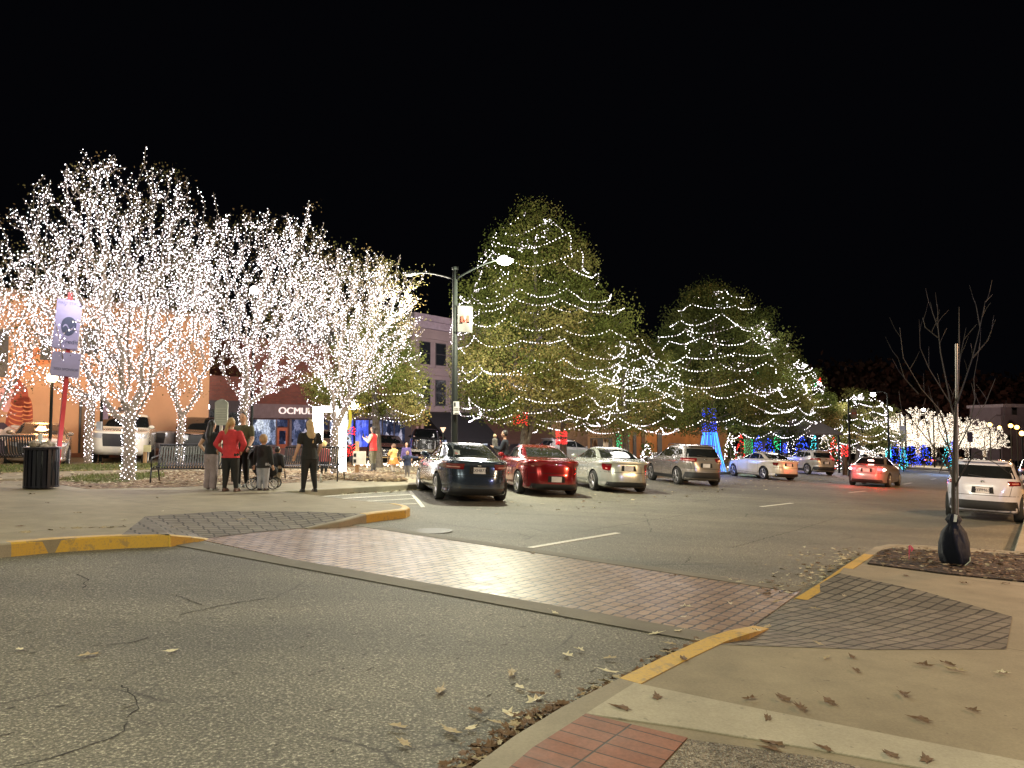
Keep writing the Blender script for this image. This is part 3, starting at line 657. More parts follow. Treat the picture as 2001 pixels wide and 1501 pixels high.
def lit_tree(seed, bpx, bpy_, D, top_py, xl, xr, bot_py, npts, lab, slab_, trunk=1.7, dens=1.0, br=.021, h=.15, leafn=120, lean=0.0, power=120, sp=.075, nlamp=9, wrap=62.0):
    b = gp(bpx, bpy_, h) if D is None else at(bpx, bpy_, D); b.z = gz(b.x, b.y)+h; D = b.y
    zt = at(bpx, top_py, D).z; zb = at(bpx, bot_py, D).z; x0, x1 = at(xl, 700, D).x, at(xr, 700, D).x
    cx, rx = (x0+x1)/2, (x1-x0)/2; ry = rx*.85
    rnd = random.Random(seed); pts = []
    lob = [rnd.uniform(0, 6.28) for _ in range(4)]
    while len(pts) < npts:
        u, v, w = (rnd.uniform(-1, 1) for _ in range(3)); rr = math.sqrt(u*u+v*v)
        f = (w+1)/2; an = math.atan2(v, u)
        prof = (0.30+0.70*min(1, f/.45)**.8) if f < .45 else math.sqrt(max(0, 1-((f-.45)/.55)**2.9))
        prof *= 1+.13*math.sin(3*an+lob[0]+4*f)+.10*math.sin(5*an+lob[1])
        if rr > prof or rr < prof*.15*rnd.random(): continue
        pts.append((cx+u*rx, b.y+v*ry, zb+f*(zt-zb)))
    for k in range(26):                                   # shoots standing clear of the crown
        q = rnd.choice(pts); f = (q[2]-zb)/(zt-zb)
        if f < .45: continue
        d_ = Vector((q[0]-cx, q[1]-b.y, (q[2]-zb)*.9)).normalized(); pts.append(tuple(Vector(q)+d_*rnd.uniform(.3, .7)+Vector((0, 0, .12))))
    N, par, cnt = grow(seed, b, trunk, pts, .62, (lean, 0))
    # leading shoots reaching past the crown
    mb, r = limbs(N, par, cnt)
    t = thing('lit_tree', lab, 'tree', b, group=G_LIT)
    M0 = Matrix.Translation(-b)
    tr = mb.build('trunk', BARK, t); tr.data.transform(M0)
    tips = [N[i] for i in range(1, len(N)) if cnt[i] == 1]; rnd.shuffle(tips)
    if leafn:
        lc = leaf_cloud('crown', tips[:leafn], 22, .17, .06, LEAFD, seed, t); lc.data.transform(M0)
    bm_ = MB(); bulbs_on(bm_, N, par, r, sp, br, seed, dens, wrap=wrap)
    o = bulbmix(bm_, [WHITE, SOFTW], seed, .3, label=slab_, cat='string lights', group=G_SL)
    for k in range(nlamp):
        p = rnd.choice(pts) if k > 1 else (b.x-.8+1.6*k, b.y-.9, b.z+1.0); lamp('string_light_glow', (cx+(p[0]-cx)*.75 if k > 1 else p[0], b.y+(p[1]-b.y)*.75-.2 if k > 1 else p[1], p[2]), power*(1.9 if k > 1 else .6)/nlamp, (1, .93, .95), .5)
    return t
lit_tree(11, 250, 940, None, 305, 12, 440, 790, 1150, 'tall multi-stemmed tree, trunk wrapped in white lights, nearest at the left', 'white lights covering the tallest tree at the left', br=.0125, power=260, sp=.084)
lit_tree(12, 172, 904, None, 480, 35, 290, 790, 520, 'smaller lit tree behind the red sign post, left of the white pickup', 'white lights on the smaller tree behind the red sign post', trunk=1.9, br=.015, power=120, sp=.11)
lit_tree(13, -40, 925, None, 470, -190, 130, 830, 430, 'lit tree cut off by the left frame edge with low hanging branches', 'white lights on the tree cut by the left frame edge', br=.0145, power=120, sp=.105)
lit_tree(14, 352, 912, None, 460, 262, 450, 780, 520, 'slim lit tree rising behind the bench with a forked trunk', 'white lights on the slim forked tree behind the bench', br=.015, power=90, sp=.11)
lit_tree(15, 474, 927, None, 402, 372, 668, 775, 950, 'lit tree directly behind the group of people', 'white lights on the tree behind the group of people', br=.014, power=190, sp=.094, trunk=2.1)
lit_tree(16, 655, 930, None, 484, 525, 835, 770, 980, 'lit tree standing inside the glowing arch', 'white lights on the tree inside the glowing arch', br=.0134, power=190, sp=.094, trunk=1.5, leafn=260)

def cone_tree(seed, bpx, D, top_py, xl, xr, bot_py, mat, lab, slab_, ncl=260, per=75, leaf=.17, br=.026, levels=9, shape=.75, power=80, trunk_r=.2, bulb=None, vstr=6, spr=None, gap=.13, cat='tree', shoulder=.33, group='evergreen-looking oaks hung with swags of lights', sag=.20, nlamp=3):
    b = at(bpx, 880, D); b.z = gz(b.x, b.y)+.1
    zt = at(bpx, top_py, D).z; zb = at(bpx, bot_py, D).z; x0, x1 = at(xl, 700, D).x, at(xr, 700, D).x
    cx, rx = (x0+x1)/2, (x1-x0)/2; H = zt-zb; rnd = random.Random(seed)
    ph_ = [rnd.uniform(0, 6.28) for _ in range(6)]
    def prof(f): return (min(1, (f+.12)/.22)**.5 if f < .1 else 1)*max(0, 1-(max(0, f-shoulder)/(1-shoulder))**1.6)**shape
    def lump(an, f): return 1+.09*math.sin(3*an+ph_[0]+5*f)+.07*math.sin(5*an+ph_[1]-9*f)+.05*math.sin(9*an+ph_[2]+17*f)
    cl = []; tone = []; boughs = []
    while len(boughs) < int(ncl*.16):
        f = rnd.random(); an = rnd.uniform(0, 6.28); pr_ = prof(f)
        if rnd.random() > pr_+.12: continue
        boughs.append((f, an, pr_*lump(an, f)*math.sqrt(rnd.uniform(.35, 1.0)), rnd.gauss(.30, .17)))
    while len(cl) < ncl*.74:                              # sprays round each bough, open gaps between them
        f0, a0_, r0_, t0_ = rnd.choice(boughs)
        q = Vector((cx+rx*r0_*math.cos(a0_), b.y+rx*r0_*math.sin(a0_), zb+H*f0*.97))+Vector((rnd.gauss(0, .085)*rx+.0, rnd.gauss(0, .085)*rx, rnd.gauss(0, .045)*rx))
        cl.append(q); tone.append(min(1, max(0, t0_+rnd.gauss(0, .08)+(.16 if f0 < .35 else 0))))
    while len(cl) < ncl:
        f = rnd.random(); an = rnd.uniform(0, 6.28); pr_ = prof(f)
        if rnd.random() > pr_+.12: continue
        rr = pr_*lump(an, f)*math.sqrt(rnd.uniform(.22, 1.0))
        cl.append(Vector((cx+rx*rr*math.cos(an), b.y+rx*rr*math.sin(an), zb+H*f*.97)))
        tone.append(min(1, max(0, rnd.gauss(.33, .17)+(.18 if f < .35 else 0)+.12*math.sin(2*an+ph_[3]))))
    spr = spr or rx*.095+.08
    t = thing('oak_tree', lab, cat, b, group=group); M0 = Matrix.Translation(-b)
    N, par, cnt = grow(seed, b, max(1.6, zb-b.z+.5), cl[:150], .2, (cx-b.x, 0), step=.6, join=.9)
    # carry the leader up
    mb, r = limbs(N, par, cnt, .016*max(.6, rx/4), .5)
    mb.tube([N[0], Vector((cx, b.y, zb+H*.4)), Vector((cx, b.y, zb+H*.85))], [trunk_r, trunk_r*.5, .03], 8)
    mb.build('trunk', BARKD, t).data.transform(M0)
    leaf_cloud('crown', cl, int(per*1.75), spr, leaf*.74, mat, seed, t, tone).data.transform(M0)
    # swags
    sb = MB(); B_ = bulb or WHITE
    for L in range(levels):
        f = .02+(L+.25*rnd.random())/levels*.93; 
        rad0 = rx*prof(f)
        n = max(3, int(2*math.pi*rad0/rnd.uniform(1.9, 2.7))); a0 = rnd.uniform(0, 6.28)
        ks = [(a0+2*math.pi*(k+rnd.uniform(-.25, .25))/n, f+rnd.uniform(-.022, .022)) for k in range(n)]
        for k in range(n):
            a1, f1 = ks[k]; a2, f2 = ks[(k+1) % n]
            if k == n-1: a2 += 2*math.pi
            if rnd.random() < .08: continue
            p1, p2 = [Vector((cx+rx*prof(ff)*lump(aa, ff)*1.02*math.cos(aa), b.y+rx*prof(ff)*lump(aa, ff)*1.02*math.sin(aa), zb+H*ff)) for aa, ff in ((a1, f1), (a2, f2))]
            Ls = (p2-p1).length; m = max(3, int(Ls*1.1/gap)); sg = Ls*sag*rnd.uniform(.4, 1.1)
            for i in range(m):
                g_ = i/m; aa = a1+(a2-a1)*g_; ff = f1+(f2-f1)*g_
                q = p1.lerp(p2, g_)*.35+Vector((cx+rx*prof(ff)*lump(aa, ff)*1.02*math.cos(aa), b.y+rx*prof(ff)*lump(aa, ff)*1.02*math.sin(aa), zb+H*ff))*.65
                sb.octa(q+Vector((rnd.uniform(-.02, .02), rnd.uniform(-.02, .02), -sg*4*g_*(1-g_)+rnd.uniform(-.015, .015))), br*rnd.uniform(.8, 1.15))
    for k in range(vstr):
        an = rnd.uniform(math.pi, 2*math.pi) if k % 3 else rnd.uniform(0, 6.28); f = rnd.uniform(.5, .98); 
        while f > rnd.uniform(0, .5):
            an += rnd.uniform(-.10, .10)/max(.2, prof(f)); f -= gap/H*.8
            if f < 0: break
            q = Vector((cx+rx*prof(f)*lump(an, f)*1.0*math.cos(an), b.y+rx*prof(f)*lump(an, f)*1.0*math.sin(an), zb+H*f)); sb.octa(q, br*rnd.uniform(.8, 1.1))
    # a tangle at the crown's tip
    for k in range(4):
        q = Vector((cx+rnd.uniform(-.3, .3)*rx*.6, b.y-rx*.12, zb+H*rnd.uniform(.80, .93)))
        for i in range(int(12+rx*3)):
            q += Vector((rnd.uniform(-.13, .13), rnd.uniform(-.05, .04), rnd.uniform(-.12, .09))); sb.octa(q, br)
    bulbmix(sb, [B_, SOFTW], seed, .22, label=slab_, cat='string lights', group='swagged string lights on the leafy trees')
    for k in range(nlamp):
        an = -math.pi/2+(k-(nlamp-1)/2)*1.0; f = .12+.6*((k*37) % 10)/10
        lamp('string_light_glow', (cx+rx*prof(f)*1.35*math.cos(an), b.y+rx*prof(f)*1.35*math.sin(an), zb+H*f), power/nlamp, (1, .92, .85), .6)
    return t
cone_tree(31, 1017, 33, 398, 888, 1205, 822, LEAFG, 'tall leafy oak with swags of white lights behind the street lamp', 'swags of white lights on the tallest leafy oak behind the lamp', ncl=560, per=95, leaf=.135, levels=12, br=.021, power=1900, nlamp=8, vstr=5)
cone_tree(32, 1225, 38, 640, 1100, 1335, 838, LEAFG, 'short broad oak with russet leaves behind the silver saloon', 'dense white swags on the short russet oak behind the silver saloon', ncl=260, per=90, leaf=.14, levels=10, br=.024, power=1100, nlamp=6, gap=.13, vstr=14, shoulder=.1)
cone_tree(33, 1385, 45, 548, 1268, 1525, 826, LEAFG2, 'big dark oak with a blue-lit trunk behind the grey crossover', 'swags of white lights on the big dark oak with the blue trunk', ncl=560, per=90, leaf=.16, levels=11, br=.029, power=2600, nlamp=8, vstr=7, gap=.17)
cone_tree(34, 740, 31, 610, 625, 835, 815, LEAFG, 'olive leafy oak half hidden behind the tree in the glowing arch', 'white swags on the olive oak behind the glowing arch', ncl=260, per=90, leaf=.12, levels=8, br=.020, power=800, nlamp=5)
cone_tree(35, 1480, 56, 640, 1420, 1580, 850, LEAFG2, 'dark oak standing behind the big oak with the blue trunk', 'white swags on the oak just right of the big dark oak', ncl=260, per=80, leaf=.19, levels=9, br=.036, power=900, gap=.2)
cone_tree(36, 1560, 62, 690, 1480, 1625, 850, LEAFG, 'oak with purple-tinged lights in front of the pavilion roof', 'mixed white swags on the oak beside the pavilion roof', ncl=260, per=80, leaf=.20, levels=11, br=.040, power=1000, gap=.2, shoulder=.1, vstr=14)
cone_tree(37, 1672, 66, 762, 1612, 1742, 872, LEAFG, 'bright green tree hung with swags behind the far banner pole', 'white swags on the bright green tree behind the far banner pole', ncl=220, per=80, leaf=.20, levels=8, br=.042, power=1000, gap=.19)
cone_tree(38, 1100, 37, 640, 1020, 1185, 830, LEAFG, 'oak with a red-banded trunk between the tall oak and the russet oak', 'white swags on the oak with the red-banded trunk', ncl=220, per=90, leaf=.14, levels=8, br=.024, power=500, nlamp=3, gap=.12)
# dark trees closing the park behind the lights at the left
for k, (px, D, ty, l, r_) in enumerate(((60, 27.5, 500, -20, 150), (560, 27, 480, 480, 640))):
    pass

# far white trees beyond the junction: one grown, then copied
rnd = random.Random(77); pts = []
while len(pts) < 330:
    u, v, w = rnd.uniform(-1, 1), rnd.uniform(-1, 1), rnd.uniform(0, 1)
    if u*u+v*v+w*w < 1: pts.append((u*3.2, v*3.2, 1.3+w*3.9))
N, par, cnt = grow(77, Vector((0, 0, 0)), 1.7, pts, .5, step=.5)
mb, r = limbs(N, par, cnt, .02, .45)
proto = thing('distant_lit_tree', 'x', 'tree', (0, 0, 0)); mb.build('trunk', BARK, proto)
bb = MB(); bulbs_on(bb, N, par, r, .11, .040, 3, 1.0, wrap=8); bl = bb.build('string_lights', WARMW, None); 
far = [(1730, 108, 1.05, 'leftmost of the far white-lit trees, beyond the bright green tree'), (1762, 116, 1.1, 'far white-lit tree left of the junction sign'), (1795, 105, 1.12, 'far white-lit tree behind the grey street sign'), (1826, 112, 1.1, 'far white-lit tree just left of the staked young tree trunk'), (1858, 106, 1.0, 'far white-lit tree behind the staked young tree trunk'), (1890, 112, .95, 'far white-lit tree right of the staked trunk'), (1925, 104, .8, 'rightmost low far tree thick with white lights'), (1700, 90, .55, 'small far white tree beside the moving car')]
for k, (px, D, s, lab) in enumerate(far):
    o = proto if k == 0 else copy_tree(proto); b2 = bl if k == 0 else bl.copy()
    if k: COL.objects.link(b2)
    p = at(px, 900, D); p.z = at(px, 893, D).z-(0 if s > .6 else .5); s *= 1.25
    for q in (o, b2): q.location = p; q.scale = (s, s, s); q.rotation_euler = (0, 0, k*1.3)
    tag(o, lab, 'tree', 'distant trees thick with white lights')
    tag(b2, 'white lights on the '+lab.replace('far white-lit tree', 'distant tree').replace('leftmost of the far white-lit trees', 'leftmost distant tree'), 'string lights', 'lights on the distant trees')
for px, D in ((1750, 100), (1830, 98), (1900, 97)): lamp('string_light_glow', at(px, 850, D), 1800, (1, .9, .75), 1.5)
lamp('street_lamp_light', at(1706, 772, 62), 2600, (1, .97, .8), .15)
lamp('street_lamp_light', at(1738, 800, 86), 2600, (1, .97, .8), .15)
lamp('street_lamp_light', at(1805, 801, 96), 900, (.75, .95, 1), .15)

# wooded rise closing the view at the right
rnd = random.Random(5); cl = []
for k in range(900):
    px = rnd.uniform(1560, 2250); D = rnd.uniform(150, 175)
    ty = 722+12*math.sin(px*.021)+10*math.sin(px*.057+1)+(30 if px > 1700 else 0)*min(1, (px-1700)/60)
    p = at(px, rnd.uniform(ty, 880), D); cl.append(p)
leaf_cloud('far_woodland', cl, 22, 2.2, 1.5, m_leaf('far_wood_leaf', [(0, (.05, .035, .03)), (.6, (.09, .06, .05)), (1, (.13, .08, .07))]), 8); tag(bpy.data.objects['far_woodland'], 'dark brown woodland rising behind the far lit trees', 'woodland', kind='stuff')
lamp('street_lamp_light', at(1780, 790, 125), 1500, (1, .8, .6), 1.0)
lamp('street_lamp_light', at(1960, 790, 130), 2300, (1, .45, .35), 1.0)

# young bare tree with its watering bag, right foreground
b = gp(1866, 1104, KH+.02); D0 = b.y
yt = thing('young_tree', 'bare young tree tied to a stake in the mulch bed at the right', 'tree', b); M0 = Matrix.Translation(-b)
def pl(pts, D=D0, dd=0.0, seed=0):
    rn = random.Random(seed); return [at(x, y, D+dd*i/(len(pts)-1)) for i, (x, y) in enumerate(pts)]
br_ = MB()
br_.tube(pl([(1864, 1100), (1863, 960), (1864, 900), (1866, 840), (1872, 740), (1874, 670), (1874, 600)]), [.030, .028, .025, .021, .015, .009, .003], 8)
BRS = [([(1864, 955), (1880, 925), (1905, 885), (1940, 875), (1965, 850)], -.3), ([(1863, 925), (1845, 905), (1828, 893)], .3), ([(1863, 940), (1850, 900), (1820, 868), (1775, 812), (1745, 790)], .5), ([(1864, 900), (1853, 870), (1848, 840), (1835, 800), (1800, 760), (1765, 700), (1758, 640)], -.5), ([(1864, 905), (1875, 870), (1895, 830), (1925, 790), (1945, 740)], .4), ([(1866, 850), (1895, 842), (1935, 835), (1960, 825)], .2), ([(1866, 820), (1858, 790), (1838, 690), (1833, 640), (1832, 595)], .4), ([(1866, 800), (1880, 760), (1900, 700), (1915, 640), (1925, 590)], -.3), ([(1833, 640), (1822, 610), (1818, 590)], .1), ([(1858, 790), (1815, 720), (1798, 680), (1796, 625)], -.2), ([(1905, 885), (1945, 905), (1978, 930)], -.2), ([(1900, 700), (1930, 665), (1945, 625)], .1), ([(1895, 830), (1905, 780), (1903, 740), (1912, 690)], .2), ([(1925, 590), (1940, 575)], 0), ([(1915, 640), (1908, 600), (1905, 588)], 0), ([(1795, 770), (1768, 740), (1755, 700)], .1), ([(1820, 868), (1808, 820), (1790, 790)], .1), ([(1833, 660), (1808, 640), (1803, 620)], .1), ([(1850, 870), (1835, 840), (1830, 800), (1815, 770)], .3), ([(1873, 720), (1880, 680), (1888, 640)], .1), ([(1845, 905), (1835, 925)], .1)]
for i, (p, dd) in enumerate(BRS):
    n = len(p); r0 = .013 if n > 4 else .008; br_.tube(pl(p, D0, dd), [r0*(1-.8*k/(n-1)) for k in range(n)], 5)
    rn = random.Random(i)
    for k in range(1, n):
        for s in range(1):
            a_, b_ = p[k-1], p[k]; f_ = rn.random(); x, y = a_[0]+(b_[0]-a_[0])*f_, a_[1]+(b_[1]-a_[1])*f_; dx = rn.uniform(-26, 26)
            br_.tube([at(x, y, D0+dd*(k-1+f_)/(n-1)), at(x+dx*.5, y-16, D0+dd*(k-1+f_)/(n-1)), at(x+dx, y-rn.uniform(25, 45), D0+dd*(k-1+f_)/(n-1)+rn.uniform(-.2, .2))], [.005, .004, .002], 3)
br_.build('trunk', M('young_bark', (0.035, 0.027, 0.023), .8, vs=20), yt).data.transform(M0)
MB().tube(pl([(1871, 1040), (1870, 850), (1869, 672)]), .017, 6).build('tree_stake', M('steel_stake', (.16, .14, .13), .5, .5), yt).data.transform(M0)
bg = MB(); prof_b = [(.05, .70), (.105, .62), (.07, .56), (.15, .45), (.185, .30), (.195, .16), (.17, .05), (.13, 0.0), (.05, -.01)]
NB = 26; vs = []
for (r0, z) in prof_b:
    for j in range(NB):
        a_ = 2*math.pi*j/NB; q = r0*(1+.10*math.sin(7*a_+z*9)+.05*math.sin(12*a_-z*21)); vs.append((q*math.cos(a_), q*.8*math.sin(a_), z))
bg.add(vs, [(i*NB+j, i*NB+(j+1) % NB, (i+1)*NB+(j+1) % NB, (i+1)*NB+j) for i in range(len(prof_b)-1) for j in range(NB)])
o = bg.build('watering_bag', M('navy_plastic_sheet', (0.004, 0.006, 0.014), .5, var=.4, vs=9, bmp=1.0, spec=.25), smooth=True, label='dark blue watering bag zipped round the foot of the young tree', cat='watering bag'); o.location = b
MB().add([(-.06, -.10, .60), (-.03, -.12, .60), (-.0, -.1, .69), (-.04, -.09, .70)], [(0, 1, 2, 3)]).build('bag_tag', M('white_label', (.6, .6, .58), .6), o)
MB().tube([(.03, -.17, .02), (.12, -.15, .08), (.155, -.09, .15)], .006, 5).build('bag_strap', M('pale_strap', (.45, .5, .35), .6), o)
# ================================================================== BUILDINGS ALONG THE BACK STREET
def ft(px, W): 
    u = (px-1000.5)/F*1.0; D = -W/(.581-.814*u) ; D = -W/(math.sin(HS)*1.0/1.0*.0+.5807-.8141*u); return (.5807*u+.8141)*D
def fz(px, py, W):
    u = (px-1000.5)/F; D = -W/(.5807-.8141*u); return at(px, py, D).z
def W3(t, w, z): p = SV*t+NV*w; return Vector((p.x, p.y, z))
def fb(mb, t0, t1, w0, w1, z0, z1):
    P = [W3(t, w, z) for z in (z0, z1) for w in (w0, w1) for t in (t0, t1)]
    return mb.add(P, [(0, 2, 3, 1), (4, 5, 7, 6), (0, 1, 5, 4), (2, 6, 7, 3), (0, 4, 6, 2), (1, 3, 7, 5)])
def bld(name, label, W, t0, t1, z1, mat, depth=12, cat='building'):
    p = W3((t0+t1)/2, W, gz(*W3((t0+t1)/2, W, 0).xy)); t = thing(name, label, cat, p)
    o = fb(MB(), t0, t1, W-depth, W, -6, z1).build('wall', mat, t); o.data.transform(Matrix.Translation(-p)); return t, p
def part(name, t, p, mat, boxes):
    mb = MB()
    for b_ in boxes: fb(mb, *b_)
    o = mb.build(name, mat, t); o.data.transform(Matrix.Translation(-p)); return o
PEACH = M('peach_render', (0.50, 0.27, 0.15), .85, var=.12, vs=.6)
CHAR = M('charcoal_panel', (0.05, 0.038, 0.042), .7)
MAUVE = M('mauve_stucco', (0.23, 0.185, 0.185), .85, var=.12, vs=.8)
ROSE = M('dusty_fascia', (0.17, 0.12, 0.125), .7)
BRICKR = m_brickwall('red_brick', (0.20, 0.055, 0.035), (0.15, 0.045, 0.03), (0.10, 0.07, 0.06))
TANB = m_brickwall('tan_brick', (0.34, 0.22, 0.13), (0.22, 0.14, 0.09), (0.16, 0.12, 0.09))
ORNB = M('orange_render', (0.50, 0.24, 0.09), .85, var=.2, vs=.7)
DARKF = M('dark_frame', (0.03, 0.028, 0.03), .5)
# mural building
W = -33.0
z = lambda x, y: fz(x, y, W)
tb, pb = bld('mural_building', 'peach rendered building with a painted mural at the far left', W, ft(-420, W), ft(408, W), z(150, 592), PEACH)
part('coping', tb, pb, M('coping_stone', (.3, .2, .15), .8), [(ft(-420, W), ft(409, W), W-.2, W+.12, z(150, 592)+.002, z(150, 592)+.2)])
for x0, x1, y0, y1 in ((-40, 12, 640, 735), (75, 96, 656, 703), (158, 188, 640, 690), (205, 235, 690, 712)):
    w_ = part('window', tb, pb, DARKF, [(ft(x0, W), ft(x1, W), W-.05, W+.03, z(x0, y1), z(x0, y0))])
    part('pane', w_, Vector((0, 0, 0)), WINGL, []) if False else None
for x0, x1, y0 in ((155, 185, 770), (231, 260, 796)):
    d_ = part('door', tb, pb, DARKF, [(ft(x0, W), ft(x1, W), W-.05, W+.04, -3.5, z(x0, y0))])
    part('door_panel', tb, pb, M('brown_door', (.16, .09, .05), .6), [(ft(x0+4, W), ft(x1-3, W), W, W+.06, -3.5, z(x0, y0)-.15)])
part('plinth', tb, pb, M('brown_plinth', (.22, .09, .05), .8), [(ft(-420, W), ft(408, W), W, W+.05, -4, z(130, 886))])
# abstract mural: ribbed red petals, striped curves
def mural(name, mat, rings):
    mb = MB(); 
    for pts, wd_ in rings:
        P = [W3(ft(x, W), W+.012, z(x, y)) for x, y in pts]
        vs = []
        for i, q in enumerate(P):
            d = (P[min(i+1, len(P)-1)]-P[max(i-1, 0)]).normalized(); n_ = d.cross(NV).normalized()*wd_/2; vs += [q-n_, q+n_]
        mb.add(vs, [(2*i, 2*i+1, 2*i+3, 2*i+2) for i in range(len(P)-1)])
    o = mb.build(name, mat, tb); o.data.transform(Matrix.Translation(-pb)); return o
def oval(cx, cy, a, b, t0=0, t1=6.28, n=22, rot=0): return [(cx+a*math.cos(t)*math.cos(rot)-b*math.sin(t)*math.sin(rot), cy+a*math.cos(t)*math.sin(rot)+b*math.sin(t)*math.cos(rot)) for t in (t0+(t1-t0)*i/n for i in range(n+1))]
def fillp(name, mat, polys, off=.008):
    mb = MB()
    for pp in polys:
        P = [W3(ft(x, W), W+off, z(x, y)) for x, y in pp]; mb.add(P, [tuple(range(len(P)))])
    o = mb.build(name, mat, tb); o.data.transform(Matrix.Translation(-pb)); return o
RUST = M('mural_rust', (.30, .055, .03), .8); OCH = M('mural_orange', (.60, .20, .08), .8); MW = M('mural_white', (.55, .45, .42), .8); MD = M('mural_dark', (.05, .03, .05), .8)
fillp('mural_shape', RUST, [oval(35, 812, 20, 40, rot=.35), oval(54, 815, 11, 40), [(30, 735), (52, 760), (60, 800), (20, 790)]])
mural('mural_line', OCH, [(oval(54, 785+8*k, 10-abs(k-4)*.8, 3, 0, 3.14, 8), .05) for k in range(9)]+[(oval(32, 790+9*k, 15-abs(k-3), 4, 0, 3.14, 8, .3), .05) for k in range(7)])
fillp('mural_shape', MD, [oval(5, 880, 22, 55)], .010)
mural('mural_line', MW, [(oval(28, 872, 12+5*k, 18+5.5*k, 3.3, 5.2, 12, .3), .10) for k in range(5)]+[(oval(3, 880, 14, 38, 3.2, 6.28, 14), .14)])
mural('mural_line', OCH, [([(40, 700), (70, 688), (110, 680), (150, 660)], .35), ([(20, 740), (60, 712), (120, 700)], .2)])
fillp('mural_shape', M('mural_pink', (.55, .28, .28), .8), [oval(12, 780, 16, 26)], .006)
# charcoal shop, outfitters, three-storey, brick, tan, orange
W = -36.0
tb, pb = bld('corner_shop', 'charcoal shopfront with a brick-red parapet between the mural wall and the outfitters', W, ft(404, W), ft(470, W), z(440, 735), BRICKR)
part('shopfront', tb, pb, CHAR, [(ft(404, W), ft(470, W), W, W+.15, -5, z(440, 783))])
part('dark_window', tb, pb, WINGL, [(ft(408, W), ft(417, W), W+.1, W+.17, z(410, 880), z(410, 800)), (ft(446, W), ft(466, W), W+.1, W+.17, z(450, 880), z(450, 806))])
def shopglow(name, seed, cols, s, sc_=(2.2, 1.6)):
    if name in MATS: return MATS[name]
    m = bpy.data.materials.new(name); m.use_nodes = True; nt = m.node_tree; nt.nodes.remove(nt.nodes['Principled BSDF'])
    v = coords(nt, scale=(sc_[0], sc_[0], sc_[1])); vo = node(nt, 'ShaderNodeTexVoronoi'); vo.inputs['Scale'].default_value = 1.6
    vo.distance = 'MANHATTAN'; nt.links.new(mix(nt, .25, v, noise_c(nt, v, 3+seed)), vo.inputs['Vector'])
    sp = node(nt, 'ShaderNodeSeparateColor'); nt.links.new(vo.outputs['Color'], sp.inputs[0])
    c = ramp(nt, sp.outputs[0], cols); c = mix(nt, 1.0, c, ramp(nt, noise(nt, v, 5, 6, .8), [(.35, (.15,)*3), (.65, (1.3,)*3)]), 'MULTIPLY')
    e = node(nt, 'ShaderNodeEmission'); e.inputs[1].default_value = s; nt.links.new(c, e.inputs[0]); nt.links.new(e.outputs[0], nt.nodes['Material Output'].inputs[0])
    m.cycles.emission_sampling = 'NONE'; MATS[name] = m; return m
GL1 = shopglow('lit_shop_display', 1, [(0, (.03, .04, .06)), (.35, (.16, .19, .30)), (.65, (.45, .50, .62)), (1, (.85, .9, .95))], 1.5)
GL2 = shopglow('dim_shop_display', 2, [(0, (.01, .01, .02)), (.5, (.04, .05, .10)), (.85, (.14, .15, .25)), (1, (.55, .5, .6))], 1.5)
GL3 = shopglow('blue_lit_display', 3, [(0, (.02, .03, .35)), (.5, (.05, .10, .9)), (1, (.25, .3, 1.0))], 1.3, (1.2, .35))
GL4 = shopglow('amber_shop_display', 4, [(0, (.05, .02, .01)), (.5, (.3, .16, .08)), (1, (.95, .7, .45))], .8)
t0, t1 = ft(471, W), ft(690, W)
tb, pb = bld('outfitter_shop', 'red brick shop with a dusty rose sign band reading OCMULGEE', W, t0, t1, z(600, 672), BRICKR)
part('sign_band', tb, pb, ROSE, [(t0, t1, W, W+.25, z(500, 817), z(500, 789))])
part('stall_riser', tb, pb, M('rose_riser', (.25, .12, .10), .7), [(t0, t1, W, W+.14, -5, z(560, 872)-.1)])
for x0, x1, mt in ((494, 538, GL1), (570, 612, GL2), (618, 640, GL2), (644, 688, GL1)):
    w_ = part('window', tb, pb, ROSE, [(ft(x0, W)-.15, ft(x1, W)+.15, W, W+.05, z(x0, 875), z(x0, 818))])
    q = part('window_pane', tb, pb, mt, [(ft(x0, W), ft(x1, W), W, W+.07, z(x0, 870), z(x0, 820))])
part('door', tb, pb, M('orange_door', (.45, .10, .035), .5), [(ft(541, W), ft(561, W), W, W+.08, -4, z(550, 836))])
part('door_pane', tb, pb, GL2, [(ft(545, W), ft(557, W), W, W+.10, z(550, 868), z(550, 842))])
part('transom', tb, pb, GL2, [(ft(541, W), ft(561, W), W, W+.07, z(550, 834), z(550, 820))])
def sign_text(s, px0, px1, py, hpx, mat, par_, pp, ext=.05, w_off=.27):
    ta, tb_ = ft(px0, W), ft(px1, W); zc = fz((px0+px1)/2, py, W); hh = abs(fz(px0, py-hpx/2, W)-fz(px0, py+hpx/2, W))
    o = text('sign_lettering', s, hh*1.42, mat, par_, (0, 0, 0), (0, 0, 0), ext)
    wdt = max(v.co.x for v in o.data.vertices)-min(v.co.x for v in o.data.vertices)
    rot = Matrix((SV, Vector((0, 0, 1)), NV)).transposed().to_euler()
    o.location = W3((ta+tb_)/2, W+w_off, zc)-pp; o.rotation_euler = rot; o.scale = ((tb_-ta)/wdt, 1, 1); return o
LET = M('cream_letters', (.75, .62, .56), .5)
LETL = E('lit_letters', (1, .80, .72), 1.3)
sign_text('OCMULGEE', 539, 634, 804, 13, LETL, tb, pb)
t0, t1 = ft(690, W), ft(803, W)
tb, pb = bld('outfitter_annex', 'darker continuation of the shop with a band reading OUTFITTERS', W, t0, t1, z(740, 690), BRICKR)
part('sign_band', tb, pb, M('plum_fascia', (.13, .085, .11), .7), [(t0, t1, W, W+.25, z(740, 819), z(740, 795))])
sign_text('OUTFITTERS', 694, 768, 807, 11, M('silver_letters', (.6, .55, .6), .5), tb, pb)
